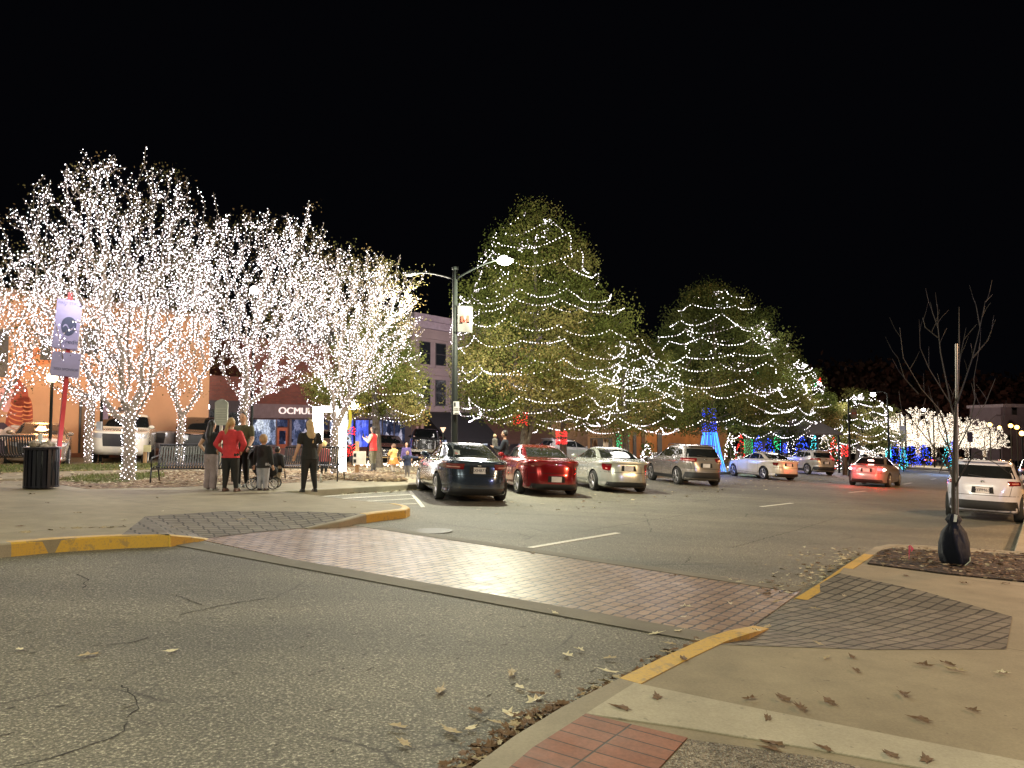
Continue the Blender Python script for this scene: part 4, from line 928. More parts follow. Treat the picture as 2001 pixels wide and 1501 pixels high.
for x0, x1, mt in ((686, 719, GL3), (723, 745, GL2), (748, 768, GL2), (771, 790, GL2)):
    part('window_pane', tb, pb, mt, [(ft(x0, W), ft(x1, W), W, W+.07, z(x0, 874 if mt == GL3 else 882), z(x0, 821))])
part('shopfront', tb, pb, CHAR, [(ft(719, W), t1, W, W+.05, -5, z(740, 820))])
t0, t1 = ft(803, W), ft(1046, W)
zt = z(825, 628)
tb, pb = bld('three_storey_building', 'mauve three-storey building with tall dark windows and black awnings', W, t0, t1, zt, MAUVE, 14)
part('cornice', tb, pb, M('pale_cornice', (.27, .23, .27), .8), [(t0-.3, t1+.3, W-.3, W+.55, zt+.003, zt+.45), (t0-.2, t1+.2, W, W+.3, zt-.5, zt+.001)])
part('string_course', tb, pb, MAUVE, [(t0, t1, W, W+.15, z(850, 734), z(850, 728)), (t0, t1, W, W+.10, z(850, 718), z(850, 714)), (t0, t1, W, W+.35, z(850, 805), z(850, 795)), (t0, t1, W, W+.12, z(850, 664), z(850, 652))])
tw_ = [ft(x, W) for x in (819, 844, 866)]; st_ = 2.25
ts = tw_[0]; k = 0
while ts+1.2 < t1:
    for y0, y1 in ((668, 713), (741, 793)):
        za, zb2 = z(835, y1), z(835, y0)
        w_ = part('window', tb, pb, DARKF, [(ts, ts+1.15, W, W+.03, za, zb2)])
        part('window_pane', tb, pb, WINGL, [(ts+.07, ts+1.08, W, W+.045, za+.06, (za+zb2)/2-.03), (ts+.07, ts+1.08, W, W+.045, (za+zb2)/2+.03, zb2-.06)])
        part('window_sill', tb, pb, MAUVE, [(ts-.1, ts+1.25, W, W+.14, za-.14, za-.002)])
    ts += 1.72 if True else 0; k += 1
for i, x in enumerate((806, 816)): part('pier', tb, pb, M('worn_pier', (.30, .19, .17), .8), [(ft(x, W), ft(x+5, W), W, W+.35, -5, z(x, 797))])
part('shopfront', tb, pb, CHAR, [(ft(823, W), t1, W, W+.06, -5, z(880, 806))])
# sloping awnings
def awning(x0, x1, yt, yb, mat, lab, outw=2.2):
    ta, tb_ = ft(x0, W), ft(x1, W); za, zb2 = fz(x0, yt, W), fz(x0, yt, W)-1.9
    A = [W3(ta, W+.08, za), W3(tb_, W+.08, za), W3(tb_, W+outw, zb2), W3(ta, W+outw, zb2)]; th = .06
    mb = MB().add(A+[p-Vector((0, 0, th)) for p in A]+[W3(tb_, W+outw+.002, zb2-.35), W3(ta, W+outw+.002, zb2-.35), W3(tb_, W+.08, zb2-.1), W3(ta, W+.08, zb2-.1)], [(0, 1, 2, 3), (7, 6, 5, 4), (3, 2, 8, 9), (1, 10, 2), (0, 3, 11)])
    o = mb.build('awning', mat, tb); o.data.transform(Matrix.Translation(-pb)); return o
awning(828, 932, 807, 846, M('black_canvas', (.012, .012, .014), .8), '')
awning(935, 1044, 812, 846, M('brown_canvas', (.10, .045, .03), .8), '')
for x in (846, 862, 888, 915, 942, 962, 985, 1012):
    part('poster', tb, pb, GL4 if x % 2 else GL1, [(ft(x, W), ft(x+9, W), W+.06, W+.09, z(x, 872), z(x, 852))])
for x in (850, 898, 918, 944, 990): lamp('shop_front_light', W3(ft(x, W), W+.9, z(x, 850)), 18, (.8, .75, 1.0), .1)
lp = MB()
for x in (851, 899, 917, 945, 992): lp.ball(W3(ft(x, W), W+.6, z(x, 849))-pb, .09, 8, 5)
lp.build('soffit_lamp', E('soffit_bulb', (.95, .92, 1), 12), tb)
t0, t1 = ft(1046, W), ft(1148, W); tb, pb = bld('brick_building', 'rough tan brick building behind the red-banded tree trunk', W, t0, t1, z(1090, 800), TANB)
part('drainpipe', tb, pb, DARKF, [(ft(1074, W), ft(1075, W)+.05, W, W+.12, -6, z(1074, 820))])
t0, t1 = ft(1148, W), ft(1202, W); tb, pb = bld('tan_building', 'cream building with a dark two-pane shop window behind the silver saloon', W, t0, t1, z(1170, 815), M('cream_render', (.50, .32, .17), .85, vs=.8))
part('window', tb, pb, DARKF, [(ft(1153, W), ft(1195, W), W, W+.05, z(1170, 876), z(1170, 856))])
part('window_pane', tb, pb, GL4, [(ft(1155, W), ft(1166, W), W, W+.07, z(1170, 875), z(1170, 858)), (ft(1177, W), ft(1187, W), W, W+.07, z(1170, 875), z(1170, 858))])
t0, t1 = ft(1202, W), ft(1420, W); tb, pb = bld('orange_building', 'long orange rendered building lit warmly behind the green-banded tree', W, t0, t1, z(1280, 815), ORNB)
for x, w_ in ((1203, 8), (1236, 6), (1283, 9)): part('doorway', tb, pb, DARKF, [(ft(x, W), ft(x+w_, W), W, W+.06, -8, z(x, 845))])
part('post', tb, pb, M('pale_post', (.5, .4, .25), .6), [(ft(x, W), ft(x, W)+.25, W, W+.4, -8, z(x, 842)) for x in (1254,)])
tt = tw(ft(300, -33), -30.5, 0)
lamp('facade_wash_light', W3(ft(30, -33), -30.4, 2.2), 170, LORANGE, .25); lamp('facade_wash_light', W3(ft(150, -33), -29.5, 2.8), 120, (1, .62, .32), .25)
lamp('facade_wash_light', W3(ft(300, -33), -29.5, 2.2), 60, (1, .6, .45), .25)
lamp('facade_wash_light', W3(ft(560, W), -32.5, 3.2), 170, (1, .62, .50), .25); lamp('facade_wash_light', W3(ft(860, W), -27, 4.0), 1300, (1.0, .80, .95), .3)  # no fittings; the second is added to brighten the mauve facade
lamp('facade_wash_light', W3(ft(1100, W), -33, 2.0), 350, (1, .72, .42), .3); lamp('facade_wash_light', W3(ft(1270, W), -32.5, 1.8), 700, LORANGE, .3); lamp('facade_wash_light', W3(ft(1350, W), -32.5, 1.8), 500, LORANGE, .3)
def globe(px, py, D, r, col, s, lab, power, lcol):
    p = at(px, py, D); t = thing('globe_lamp', lab, 'street lamp', Vector((p.x, p.y, gz(p.x, p.y))))
    h = p.z-gz(p.x, p.y)
    MB().lathe([(.12, 0), (.10, .3), (.05, .5), (.045, h-.2), (.10, h-.12)], 10).build('post', POLEM, t, smooth=True)
    MB().ball((0, 0, h), r, 14, 8).build('globe', E('globe_'+str(px), col, s), t)
    lamp('street_lamp_light', p+Vector((0, -r-.1, 0)), power, lcol, r); return t
globe(102, 738, 24.5, .17, (1, .72, .38), 18, 'amber globe street lamp below the tall sponsor sign', 160, LORANGE)
globe(693, 790, 33, .20, (1, .78, .55), 18, 'amber globe street lamp over the tree right of the glowing arch', 420, LORANGE)
globe(497, 568, 26, .16, (1, .97, .9), 25, 'white lamp shining high among the lit branches', 150, (1, .97, .9))
globe(402, 795, 38, .19, (.95, .97, 1), 18, 'white wall-height lamp in front of the charcoal shop', 110, (.9, .93, 1))
for (px, py, D, lab) in ((1934, 830, 100, 'amber lamp, leftmost and brightest of the five at the far right'), (1953, 836, 110, 'small amber lamp, second from the left of the five'), (1975, 832, 100, 'amber lamp, middle one of the five at the far right'), (1987, 835, 100, 'amber lamp, fourth of the five at the far right'), (1997, 847, 85, 'amber lamp, lowest and rightmost of the five')):
    p = at(px, py, D); g0 = gz(p.x, p.y); t = thing('amber_lamp', lab, 'street lamp', Vector((p.x, p.y, g0)), group='amber street lamps at the far right'); h = p.z-g0
    MB().tube([(0, 0, 0), (0, 0, h)], .07, 6).build('post', POLEM, t); MB().ball((0, 0, h), .27, 12, 8).build('lamp_head', E('amber_lamp_glow', (1, .50, .10), 14), t)
lamp('amber_light', at(1965, 838, 94), 2500, (1, .5, .2), .6)
# pale house at the far right
t = thing('pale_house', 'pale stone building with arched window at the right edge beyond the junction', 'building', at(1985, 888, 118)); t.location.z = gz(t.location.x, t.location.y)*.9
zz = lambda y: at(1985, y, 118).z-t.location.z; xx = lambda x: at(x, 840, 118).x-t.location.x
PH = M('pale_stone', (.16, .13, .17), .85, vs=.7)
MB().box(((xx(1957)+xx(2120))/2, 4, zz(900)/2+zz(795)/2), (xx(2120)-xx(1957), 8, zz(795)-zz(900))).build('wall', PH, t)
MB().box(((xx(1952)+xx(2120))/2, 3.5, zz(793)), (xx(2120)-xx(1952), 9.4, .5)).build('roof', M('pale_eaves', (.28, .24, .3), .8), t)
for x, y0, y1 in ((1983, 797, 812), (1972, 855, 872), (1975, 826, 840)):
    w_ = MB().box((xx(x), -.03, zz((y0+y1)/2)), (.8, .1, zz(y0)-zz(y1))).lathe([(.4, -.05), (.4, .05)], 16, (xx(x), -.03, zz(y0)), axis='Y').build('window', DARKF, t)
MB().box((xx(2000), -.15, zz(812)), (9, .3, .2)).build('string_course', PH, t)

# ================================================================== STREET FURNITURE
# double-arm street lamp with banner and parking sign
t = thing('street_lamp', 'tall double-arm street lamp with a banner beside the parked cars', 'street lamp', LAMP_POLE)
H = at(889, 528, 24).z-LAMP_POLE.z
MB().lathe([(.19, 0), (.19, .25), (.115, .45), (.105, 2), (.078, H)], 14).lathe([(.09, H), (.10, H+.02), (.10, H+.10), (0, H+.14)], 14).build('post', POLEM, t, smooth=True)
for s in (1, -1):
    P = []
    for i in range(9): f = i/8; P.append(NV*s*(1.75*f)+Vector((0, 0, H-.30+(.42*math.sin(f*1.45)))))
    MB().tube(P, [.04-.012*i/8 for i in range(9)], 8).build('arm', POLEM, t, smooth=True)
    e = P[-1]; hd = MB(); m_ = Matrix((NV*s, Vector((0, 0, 1)).cross(NV*s), Vector((0, 0, 1)))).transposed()
    hd.box(e+NV*s*.22+Vector((0, 0, 0)), (.62, .26, .07), m=m_); hd.lathe([(.04, .03), (.045, .13), (0, .14)], 10, e+NV*s*.2); hh = hd.build('lamp_head', POLEM, t)
    ln = MB().box(e+NV*s*.26+Vector((0, 0, -.045)), (.42, .19, .02), m=m_).ball(e+NV*s*.26+Vector((0, 0, -.06)), (.25 if s > 0 else .10, .25 if s > 0 else .10, .14 if s > 0 else .03), 12, 6).build('lens', E('lamp_lens_bright' if s > 0 else 'lamp_lens_side', (1, 1, .82), 60 if s > 0 else 3), hh)
D = 24.0; zt_, zb_ = at(905, 598, D).z-LAMP_POLE.z, at(905, 649, D).z-LAMP_POLE.z; x0 = .10; x1 = (924-889)/F*D
BAN = M('banner_cloth', (.085, .08, .075), .8, var=.07, vs=4)
def banner(t, x0, x1, z0, z1, y, tilt=0.0, big=True):
    mb = MB(); n, m = 8, 14; vs = []
    for i in range(n+1):
        for j in range(m+1):
            f, g_ = i/n, j/m; vs.append((x0+(x1-x0)*f, y+.025*math.sin(f*5+g_*4)*f, z0+(z1-z0)*g_-tilt*f+.0*g_))
    vs2 = [(a, b_+.006, c) for a, b_, c in vs]
    fs = [(i*(m+1)+j, (i+1)*(m+1)+j, (i+1)*(m+1)+j+1, i*(m+1)+j+1) for i in range(n) for j in range(m)]; k_ = len(vs)
    o = mb.add(vs, fs).add(vs2, [tuple(reversed(f)) for f in fs]).build('banner', BAN, t, smooth=True)
    MB().tube([(0, y, z1), (x1+.02, y, z1)], .013, 6).build('banner_bracket', POLEM, t); MB().tube([(0, y, z0), (x1+.02, y, z0-tilt)], .013, 6).build('banner_bracket', POLEM, t)
    cx, cz = (x0+x1)/2+.0, (z0+z1)/2-tilt/2; w_, h_ = (x1-x0)*.28, (z1-z0)*.135
    P = lambda a, b_: (cx+a*w_, y-.03, cz+b_*h_)
    # red block M
    mm = MB().add([P(-1, -1), P(-.45, -1), P(-.45, 1), P(-1, 1)], [(0, 1, 2, 3)]).add([P(.45, -1), P(1, -1), P(1, 1), P(.45, 1)], [(0, 1, 2, 3)]).add([P(-.45, 1), P(-.45, .2), P(0, -.9), P(.45, .2), P(.45, 1), P(0, -.05)], [(0, 1, 2, 5), (5, 2, 3, 4)])
    mm.add([P(-1.1, -1.0), P(-.3, -1.0), P(-.3, -.8), P(-1.1, -.8)], [(0, 1, 2, 3)]).add([P(.3, -1.0), P(1.1, -1.0), P(1.1, -.8), P(.3, -.8)], [(0, 1, 2, 3)])
    mm.build('emblem', M('emblem_red', (.16, .02, .008), .7), o)
    MB().add([(cx-w_*.22, y-.033, cz-h_*.1), (cx+w_*.22, y-.033, cz-h_*.1), (cx+w_*.28, y-.033, cz+h_*.75), (cx-w_*.28, y-.033, cz+h_*.75)], [(0, 1, 2, 3)]).build('emblem_centre', M('emblem_grey', (.12, .11, .12), .7), o)
    return o
banner(t, x0, x1, zb_, zt_, -.11, .04)
z0_, z1_ = at(893, 810, D).z-LAMP_POLE.z, at(893, 785, D).z-LAMP_POLE.z
sg = MB().box((.07, -.16, (z0_+z1_)/2), (.19, .012, z1_-z0_)).build('parking_sign', M('sign_white', (.62, .62, .62), .4), t)
MB().box((.025, -.17, z1_-.09), (.055, .006, .12)).build('sign_symbol', M('sign_black', (.03, .03, .03), .6), sg)
MB().box((.08, -.17, z0_+.035), (.12, .006, .02)).box((.07, -.17, z0_+.14), (.14, .006, .006)).box((.07, -.17, z0_+.19), (.14, .006, .006)).build('sign_lines', M('sign_black', (.03, .03, .03), .6), sg)
# farther banner lamps
for (px, D, y0, y1, top, lab) in ((1661, 50, 799, 817, 775, 'far banner pole by the bright green tree'), (1545, 58, 0, 0, 770, 'plain dark pole in front of the pavilion')):
    p = at(px, 900, D); p.z = gz(p.x, p.y); t = thing('banner_pole', lab, 'pole', p); h = at(px, top, D).z-p.z
    MB().lathe([(.14, 0), (.14, .3), (.085, .5), (.06, h)], 10).build('post', POLEM, t, smooth=True)
    if y0: banner(t, .08, .50, at(px, y1, D).z-p.z, at(px, y0, D).z-p.z, -.10)
for (px, py, D, lab) in ((1706, 771, 62, 'nearest of the three distant street lamps, at the left'), (1738, 800, 86, 'middle distant street lamp above the white trees'), (1805, 801, 96, 'small bluish distant street lamp above the white trees')):
    p = at(px, py, D); g0 = gz(p.x, p.y); t = thing('street_lamp', lab, 'street lamp', (p.x, p.y, g0)); h = p.z-g0
    MB().tube([(1.2, 0, 0), (1.2, 0, h), (.9, 0, h+.25), (.1, 0, h+.2)], [.1, .06, .04, .03], 8).build('post', POLEM, t, smooth=True)
    MB().box((0, 0, h+.18), (.6, .3, .08)).build('lamp_head', POLEM, t); MB().ball((0, 0, h+.02), (.20 if D < 70 else .27 if D < 90 else .20,)*3, 12, 8).build('lens', E('far_lens_%d' % px, (1, 1, .85) if px != 1805 else (.8, .95, 1), 40), t)
# street signs near the junction
for (px, D, y0, y1, w_, lab, col) in ((1765, 70, 832, 863, 1.9*.3, 'beige square street sign seen from behind at the junction', (.35, .30, .22)), (1897, 80, 844, 864, .6, 'grey pole-mounted sign right of the staked tree', (.16, .13, .17))):
    p = at(px, 900, D); p.z = gz(p.x, p.y); t = thing('street_sign', lab, 'sign', p); a_, b_ = at(px, y0, D).z-p.z, at(px, y1, D).z-p.z
    MB().tube([(0, .05, 0), (0, .05, a_)], .04, 6).build('post', POLEM, t); MB().box((0, 0, (a_+b_)/2), (w_, .03, a_-b_)).build('sign_panel', M('sign_%d' % px, col, .6), t)
# traffic signal pole at the junction
p = at(1771, 900, 90); p.z = gz(p.x, p.y); t = thing('signal_pole', 'thin signal pole with mast arm at the far junction', 'traffic light', p); h = at(1771, 812, 90).z-p.z
MB().tube([(0, 0, 0), (0, 0, h)], .1, 6).tube([(0, 0, h), (2.2, 0, h+.1)], .05, 5).build('post', POLEM, t); MB().box((6.1, 0, h-.9), (.35, .3, 1.0)).tube([(2.2, 0, h+.1), (6.1, 0, h-.3)], .04, 5).build('signal_head', M('signal_red_paint', (.15, .02, .03), .5), t)

# sponsor sign on its leaning red post
D = 17.6; base_ = at(110, 905, D); base_.z = gz(base_.x, base_.y)+.15
t = thing('sponsor_sign', 'tall boxy lavender sign with a dark round emblem on a leaning red post', 'sign', base_)
top_ = at(130, 735, D)-base_
MB().tube([(0, 0, 0), top_, top_+Vector((.02, 0, 2.0))], .062, 4).build('post', M('red_post', (.42, .03, .04), .45), t)
LAV = M('lavender_panel', (.27, .25, .44), .5, var=.06); BEI = M('beige_panel', (.34, .28, .20), .5, var=.08)
rz_ = R(28); mr = Matrix.Rotation(rz_, 3, 'Z') @ Matrix.Rotation(R(-4), 3, 'Y')
def signbox(xa, xb, ya, yb, dep):
    c = at((xa+xb)/2, (ya+yb)/2, D)-base_; w_ = (xb-xa)/F*D; h_ = (yb-ya)/F*D; ms = Matrix.Rotation(R(28), 3, 'Z') @ Matrix.Rotation(R(4), 3, 'Y')
    front = w_*.78; o = MB().box(c, (front, dep, h_), m=ms).build('sign_box', [LAV, BEI], t)
    for f_ in o.data.polygons:
        n_ = ms.inverted() @ f_.normal
        f_.material_index = 1 if abs(n_.x) > .7 else 0
    return c, front, h_, ms, dep, o
c, fw_, fh, ms, dep, o1 = signbox(105, 160, 587, 683, .34)
def onface(mb, pts, off=.006): return mb.add([c+ms @ Vector((x*fw_, -dep/2-off, z_*fh)) for x, z_ in pts], [tuple(range(len(pts)))])
EM = M('emblem_navy', (.03, .04, .10), .5)
onface(MB(), [(.30*math.cos(a)+.06, .20*math.sin(a)*(1.1 if math.sin(a) < 0 else .85)-.02) for a in [2*math.pi*i/24 for i in range(24)]]).build('emblem', EM, o1)
sw = MB(); pts = [(-.16+.44*i/8+.0, -.07+.05*math.sin(i*.85)) for i in range(9)]
for (x, z_), (x2, z2) in zip(pts, pts[1:]): sw.add([c+ms @ Vector((a*fw_, -dep/2-.009, b_*fh)) for a, b_ in ((x, z_-.014), (x2, z2-.014), (x2, z2+.02), (x, z_+.02))], [(0, 1, 2, 3)])
sw.build('emblem_wave', LAV, o1)
tx = text('sign_lettering', 'FIRST STATE', .085, M('faded_ink', (.16, .15, .28), .6), o1, c+ms @ Vector((0, -dep/2-.006, .42*fh)), ms.to_4x4().to_euler(), .001); tx.rotation_euler = (ms.to_4x4() @ Matrix.Rotation(R(90), 4, 'X')).to_euler()
tx = text('sign_lettering', 'Credit', .14, EM, o1, c+ms @ Vector((.08, -dep/2-.006, -.36*fh)), (0, 0, 0), .001); tx.rotation_euler = (ms.to_4x4() @ Matrix.Rotation(R(90), 4, 'X')).to_euler()
c, fw_, fh, ms, dep, o2 = signbox(98, 160, 690, 736, .40)
tx = text('sign_lettering', '2023 SPONSOR', .075, EM, o2, c+ms @ Vector((.02, -dep/2-.006, -.22*fh)), (0, 0, 0), .001); tx.rotation_euler = (ms.to_4x4() @ Matrix.Rotation(R(90), 4, 'X')).to_euler()
# litter bin
p = gp(80, 954, KH+.01); t = thing('litter_bin', 'black slatted litter bin overflowing with rubbish bags at the left', 'litter bin', p)
MB().lathe([(.26, 0.02), (.27, .06), (.285, .78), (.27, .80)], 28).build('liner', M('navy_liner', (.008, .009, .018), .4), t, smooth=True)
sl_ = MB()
for k in range(22):
    a_ = 2*math.pi*k/22; m_ = Matrix.Rotation(a_, 3, 'Z'); sl_.box(m_ @ Vector((.315, 0, .42)), (.012, .062, .80), m=m_)
sl_.lathe([(.30, .03), (.33, .03), (.33, .06), (.30, .06)], 28).build('slat', M('bin_black', (.012, .013, .022), .28, .3), t)
MB().lathe([(.30, .80), (.345, .80), (.35, .85), (.30, .86)], 28).build('rim', M('bin_black', (.012, .013, .022), .28, .3), t)
rb = MB(); rnd = random.Random(3)
for k in range(7): rb.ball((rnd.uniform(-.17, .17), rnd.uniform(-.17, .17), .86+rnd.uniform(-.02, .06)), (rnd.uniform(.07, .13), rnd.uniform(.07, .13), rnd.uniform(.05, .10)), 9, 5)
rb.build('rubbish', M('rubbish_paper', (.30, .25, .2), .7, var=.6, vs=9, bmp=.8), label='crumpled rubbish piled above the rim of the litter bin', cat='rubbish').location = p
MB().lathe([(.035, 0), (.045, .19), (.047, .2), (.0, .2)], 12).build('paper_cup', M('cup_paper', (.5, .55, .6), .5), label='tall drinks cup standing in the rubbish on the litter bin', cat='cup').location = p+Vector((-.08, .05, .93))
# benches: strap-metal seats
def bench_proto():
    t = thing('park_bench', 'x', 'bench', (0, 0, 0), group='slatted metal park benches'); Wd = 1.75; n = 27
    prof_ = [(-.36, .93), (-.34, .90), (-.30, .70), (-.25, .52), (-.18, .45), (-.05, .425), (.10, .44), (.20, .45), (.26, .42), (.26, .38)]
    bk = MB(); st = MB()
    for k in range(n):
        x = -Wd/2+.05+(Wd-.10)*k/(n-1)
        for mb, pr in ((bk, prof_[:5]), (st, prof_[4:])):
            vs = []
            for (y, z_) in pr: vs += [(x-.018, y, z_), (x+.018, y, z_), (x+.018, y-.006, z_-.008), (x-.018, y-.006, z_-.008)]
            mb.add(vs, [(i*4+j, i*4+(j+1) % 4, i*4+4+(j+1) % 4, i*4+4+j) for i in range(len(pr)-1) for j in range(4)]+[(3, 2, 1, 0), tuple((len(pr)-1)*4+j for j in range(4))])
    bk.build('backrest', BLACKM, t); st.build('seat', BLACKM, t)
    MB().tube([(-Wd/2, -.36, .94), (Wd/2, -.36, .94)], .022, 8).tube([(-Wd/2, .265, .37), (Wd/2, .265, .37)], .018, 8).tube([(-Wd/2, -.2, .43), (Wd/2, -.2, .43)], .014, 6).build('frame', BLACKM, t, smooth=True)
    for s in (-1, 1):
        MB().tube([(s*Wd/2, -.36, .94), (s*Wd/2, -.28, .55), (s*Wd/2, -.22, .40), (s*Wd/2, -.30, .2), (s*Wd/2, -.36, 0)], .02, 8).build('leg', BLACKM, t, smooth=True)
        MB().tube([(s*Wd/2, .26, .42), (s*Wd/2, .30, .2), (s*Wd/2, .33, 0)], .02, 8).build('leg', BLACKM, t, smooth=True)
        MB().tube([(s*Wd/2, -.30, .68), (s*Wd/2, 0, .66), (s*Wd/2, .25, .64), (s*Wd/2, .29, .60), (s*Wd/2, .27, .42)], .018, 8).build('armrest', BLACKM, t, smooth=True)
    return t
BN = bench_proto()
for k, (px, py, rz_, lab) in enumerate(((375, 944, 188, 'slatted metal bench just left of the group of people'), (607, 939, 176, 'slatted metal bench behind the woman in black, in front of the arch'), (8, 922, 8, 'slatted metal bench with its back to us behind the litter bin'))):
    o = BN if k == 0 else copy_tree(BN); o.location = gp(px, py, .17); o.rotation_euler = (0, 0, R(rz_)); o['label'] = lab
# memorial plaque
p = gp(430, 930, .15); t = thing('memorial_plaque', 'grey-green cast plaque with an arched top on a post beside the group', 'plaque', p)
D = p.y; a_, b_ = at(430, 780, D).z-p.z, at(430, 831, D).z-p.z
hw = .36*12/22*1.0; hw = (442-417)/2/F*D
pts = [(-hw, 0, b_), (hw, 0, b_), (hw, 0, a_-.10), (hw*.55, 0, a_-.03), (0, 0, a_), (-hw*.55, 0, a_-.03), (-hw, 0, a_-.10)]
mb = MB(); n = len(pts); mb.add([(x, -.03, z_) for x, y, z_ in pts]+[(x, .03, z_) for x, y, z_ in pts], [tuple(range(n)), tuple(range(2*n-1, n-1, -1))]+[((i+1) % n, i, i+n, (i+1) % n+n) for i in range(n)])
mb.build('plaque', M('verdigris_plate', (.20, .21, .15), .6), t); ln = MB()
for k in range(7): ln.box((0, -.034, b_+.06+k*.07), (hw*1.6, .006, .014))
ln.build('plaque_lettering', M('plaque_relief', (.32, .33, .24), .6), t); MB().tube([(0, 0, 0), (0, 0, b_)], .045, 10).build('post', M('verdigris_post', (.3, .27, .22), .6), t)
# glowing arch
p0 = gp(620, 925, .15); D = p0.y+1.0
def AT(x, y): return at(x, y, D)
b = AT(645, 922); b.z = gz(b.x, b.y)+.15; t = thing('light_arch', 'dazzling white frame of lights standing in front of the tree', 'light display', b)
g = E('arch_light', (1, .97, .90), 14, True)
def seg(name, xa, xb, ya, yb, dep=.22): 
    A, B = AT(xa, ya), AT(xb, yb); return MB().box((A+B)/2-b, (abs(B.x-A.x), dep, abs(A.z-B.z))).build(name, g, t)
seg('light_column', 613, 629, 795, 868); seg('light_column', 660, 675, 800, 921); seg('light_beam', 630, 659.5, 794, 805)
A = AT(613, 868); MB().box(AT(621, 900)-b, (.08, .08, 1.0)).build('column_foot', POLEM, t)
lamp('arch_glow', AT(645, 850)+Vector((0, -.8, 0)), 130, (1, .95, .82), .5); lamp('arch_glow', AT(645, 870)+Vector((0, 1.0, 0)), 90, (1, .95, .82), .5)
mb = MB(); cc = AT(676, 816); vs = []
for i in range(13):
    a_ = -1.25+2.5*i/12; vs += [Vector((.20*math.cos(a_), 0, .46*math.sin(a_))), Vector((.10*math.cos(a_), 0, .46*math.sin(a_)))]
mb.add([cc+v for v in vs]+[cc+v+Vector((0, .05, 0)) for v in vs], [(2*i, 2*i+1, 2*i+3, 2*i+2) for i in range(12)]+[(26+2*i+2, 26+2*i+3, 26+2*i+1, 26+2*i) for i in range(12)]).build('crescent_moon', E('yellow_lit_plastic', (.95, .75, .08), .9), label='yellow crescent moon hanging on the right column of the glowing arch', cat='decoration')
# power pedestal and sign beside the mound
p = gp(697, 924, .2); t = thing('power_box', 'white outlet box on a short wooden post beside the mulch mound', 'power box', p); ht = at(697, 868, p.y).z-p.z
MB().box((0, .05, ht/2+.05), (.11, .11, ht+.1)).build('post', M('wood_post', (.38, .24, .12), .8), t)
MB().box((.10, -.06, ht*.52), (.42, .14, .45)).build('box', M('box_white', (.62, .58, .52), .5), t)
MB().box((-.04, -.135, ht*.52+.10), (.09, .01, .12)).box((-.04, -.135, ht*.52-.10), (.09, .01, .12)).build('outlet', SEAM, t)
p = gp(283, 905, .15); t = thing('yard_sign', 'small cream notice on a low wooden stake in the left grass', 'sign', p); MB().box((0, 0, .25), (.09, .09, .5)).build('stake', M('wood_post', (.38, .24, .12), .8), t); MB().box((.10, -.06, .52), (.26, .03, .24)).build('notice', M('cream_board', (.62, .60, .34), .6), t)
p = gp(98, 905, .12); t = thing('lamp_banner_pole', 'dark pole with a small pennant and grey box behind the red post', 'pole', p+Vector((0, 3, -.1))); D = p.y+3
MB().tube([(0, 0, 0), (0, 0, at(98, 770, D).z-p.z)], .06, 8).build('post', POLEM, t)
MB().box((-.02, -.09, at(98, 827, D).z-p.z), (.17, .10, .32)).build('box', M('grey_box', (.35, .38, .42), .5), t); MB().box((.14, 0, at(98, 798, D).z-p.z), (.20, .02, .62)).build('pennant', M('mauve_cloth', (.3, .2, .25), .8), t)
# low rail in front of the back-street cars
t = thing('low_rail', 'thin golden rope rail strung on short posts behind the children', 'rail', gp(775, 915, .12)); b = Vector(t.location); rl = MB(); P = [gp(x, 913, .12)-b for x in (712, 735, 758, 780, 803, 826)]
MB().tube([q+Vector((0, 0, .42)) for q in P], .022, 6).build('rope', M('gold_rope', (.5, .38, .2), .6), t)
for q in P: MB().box(q+Vector((0, 0, .24)), (.04, .04, .48)).build('post', M('wood_post', (.38, .24, .12), .8), t)
gl = MB(); rnd = random.Random(9)
for k in range(190): q = gp(rnd.uniform(690, 850), rnd.gauss(907, 2.2), .2); gl.octa(q, .035)
gl.build('string_lights', WARMW, label='loose warm lights lying along the ground behind the children', cat='string lights')
p = gp(863, 900, .1); D = 27; a_ = at(866, 826, D); t = thing('yield_sign', 'small inverted triangle sign lit from below left of the lamp pole', 'sign', Vector((a_.x, a_.y, gz(a_.x, a_.y)))); h = at(866, 845, D).z-t.location.z
MB().tube([(0, 0, 0), (0, 0, h)], .025, 6).build('post', POLEM, t); MB().add([(-.11, -.03, h+.18), (.11, -.03, h+.18), (0, -.03, h-.02), (-.11, -.02, h+.18), (.11, -.02, h+.18), (0, -.02, h-.02)], [(0, 2, 1), (3, 4, 5), (0, 1, 4, 3), (1, 2, 5, 4), (2, 0, 3, 5)]).build('sign_panel', M('yield_face', (.6, .42, .35), .5), t)

# coloured light displays
def wrapband(px, D, y0, y1, r, mat, lab, n=110, br=.018, post=False, jit=.04):
    rn = random.Random(px); mb = MB(); c = at(px, y0, D); z1, z0 = c.z, at(px, y1, D).z
    for k in range(n):
        a_ = k*2.4; mb.octa((c.x+(r+rn.uniform(0, jit))*math.cos(a_), c.y+(r+rn.uniform(0, jit))*math.sin(a_), z0+(z1-z0)*k/n+rn.uniform(-.03, .03)), br)
    mb.build('string_lights', mat, label=lab, cat='string lights', group='coloured lights wound round trunks and posts')
    if post:
        g0 = gz(c.x, c.y); t = thing('wrapped_post', 'post under the '+lab, 'post', (c.x, c.y, g0)); MB().lathe([(r+.02, 0), (r, .1), (r*.95, z1-g0), (0, z1-g0+.02)], 10).build('post', BARKD, t)


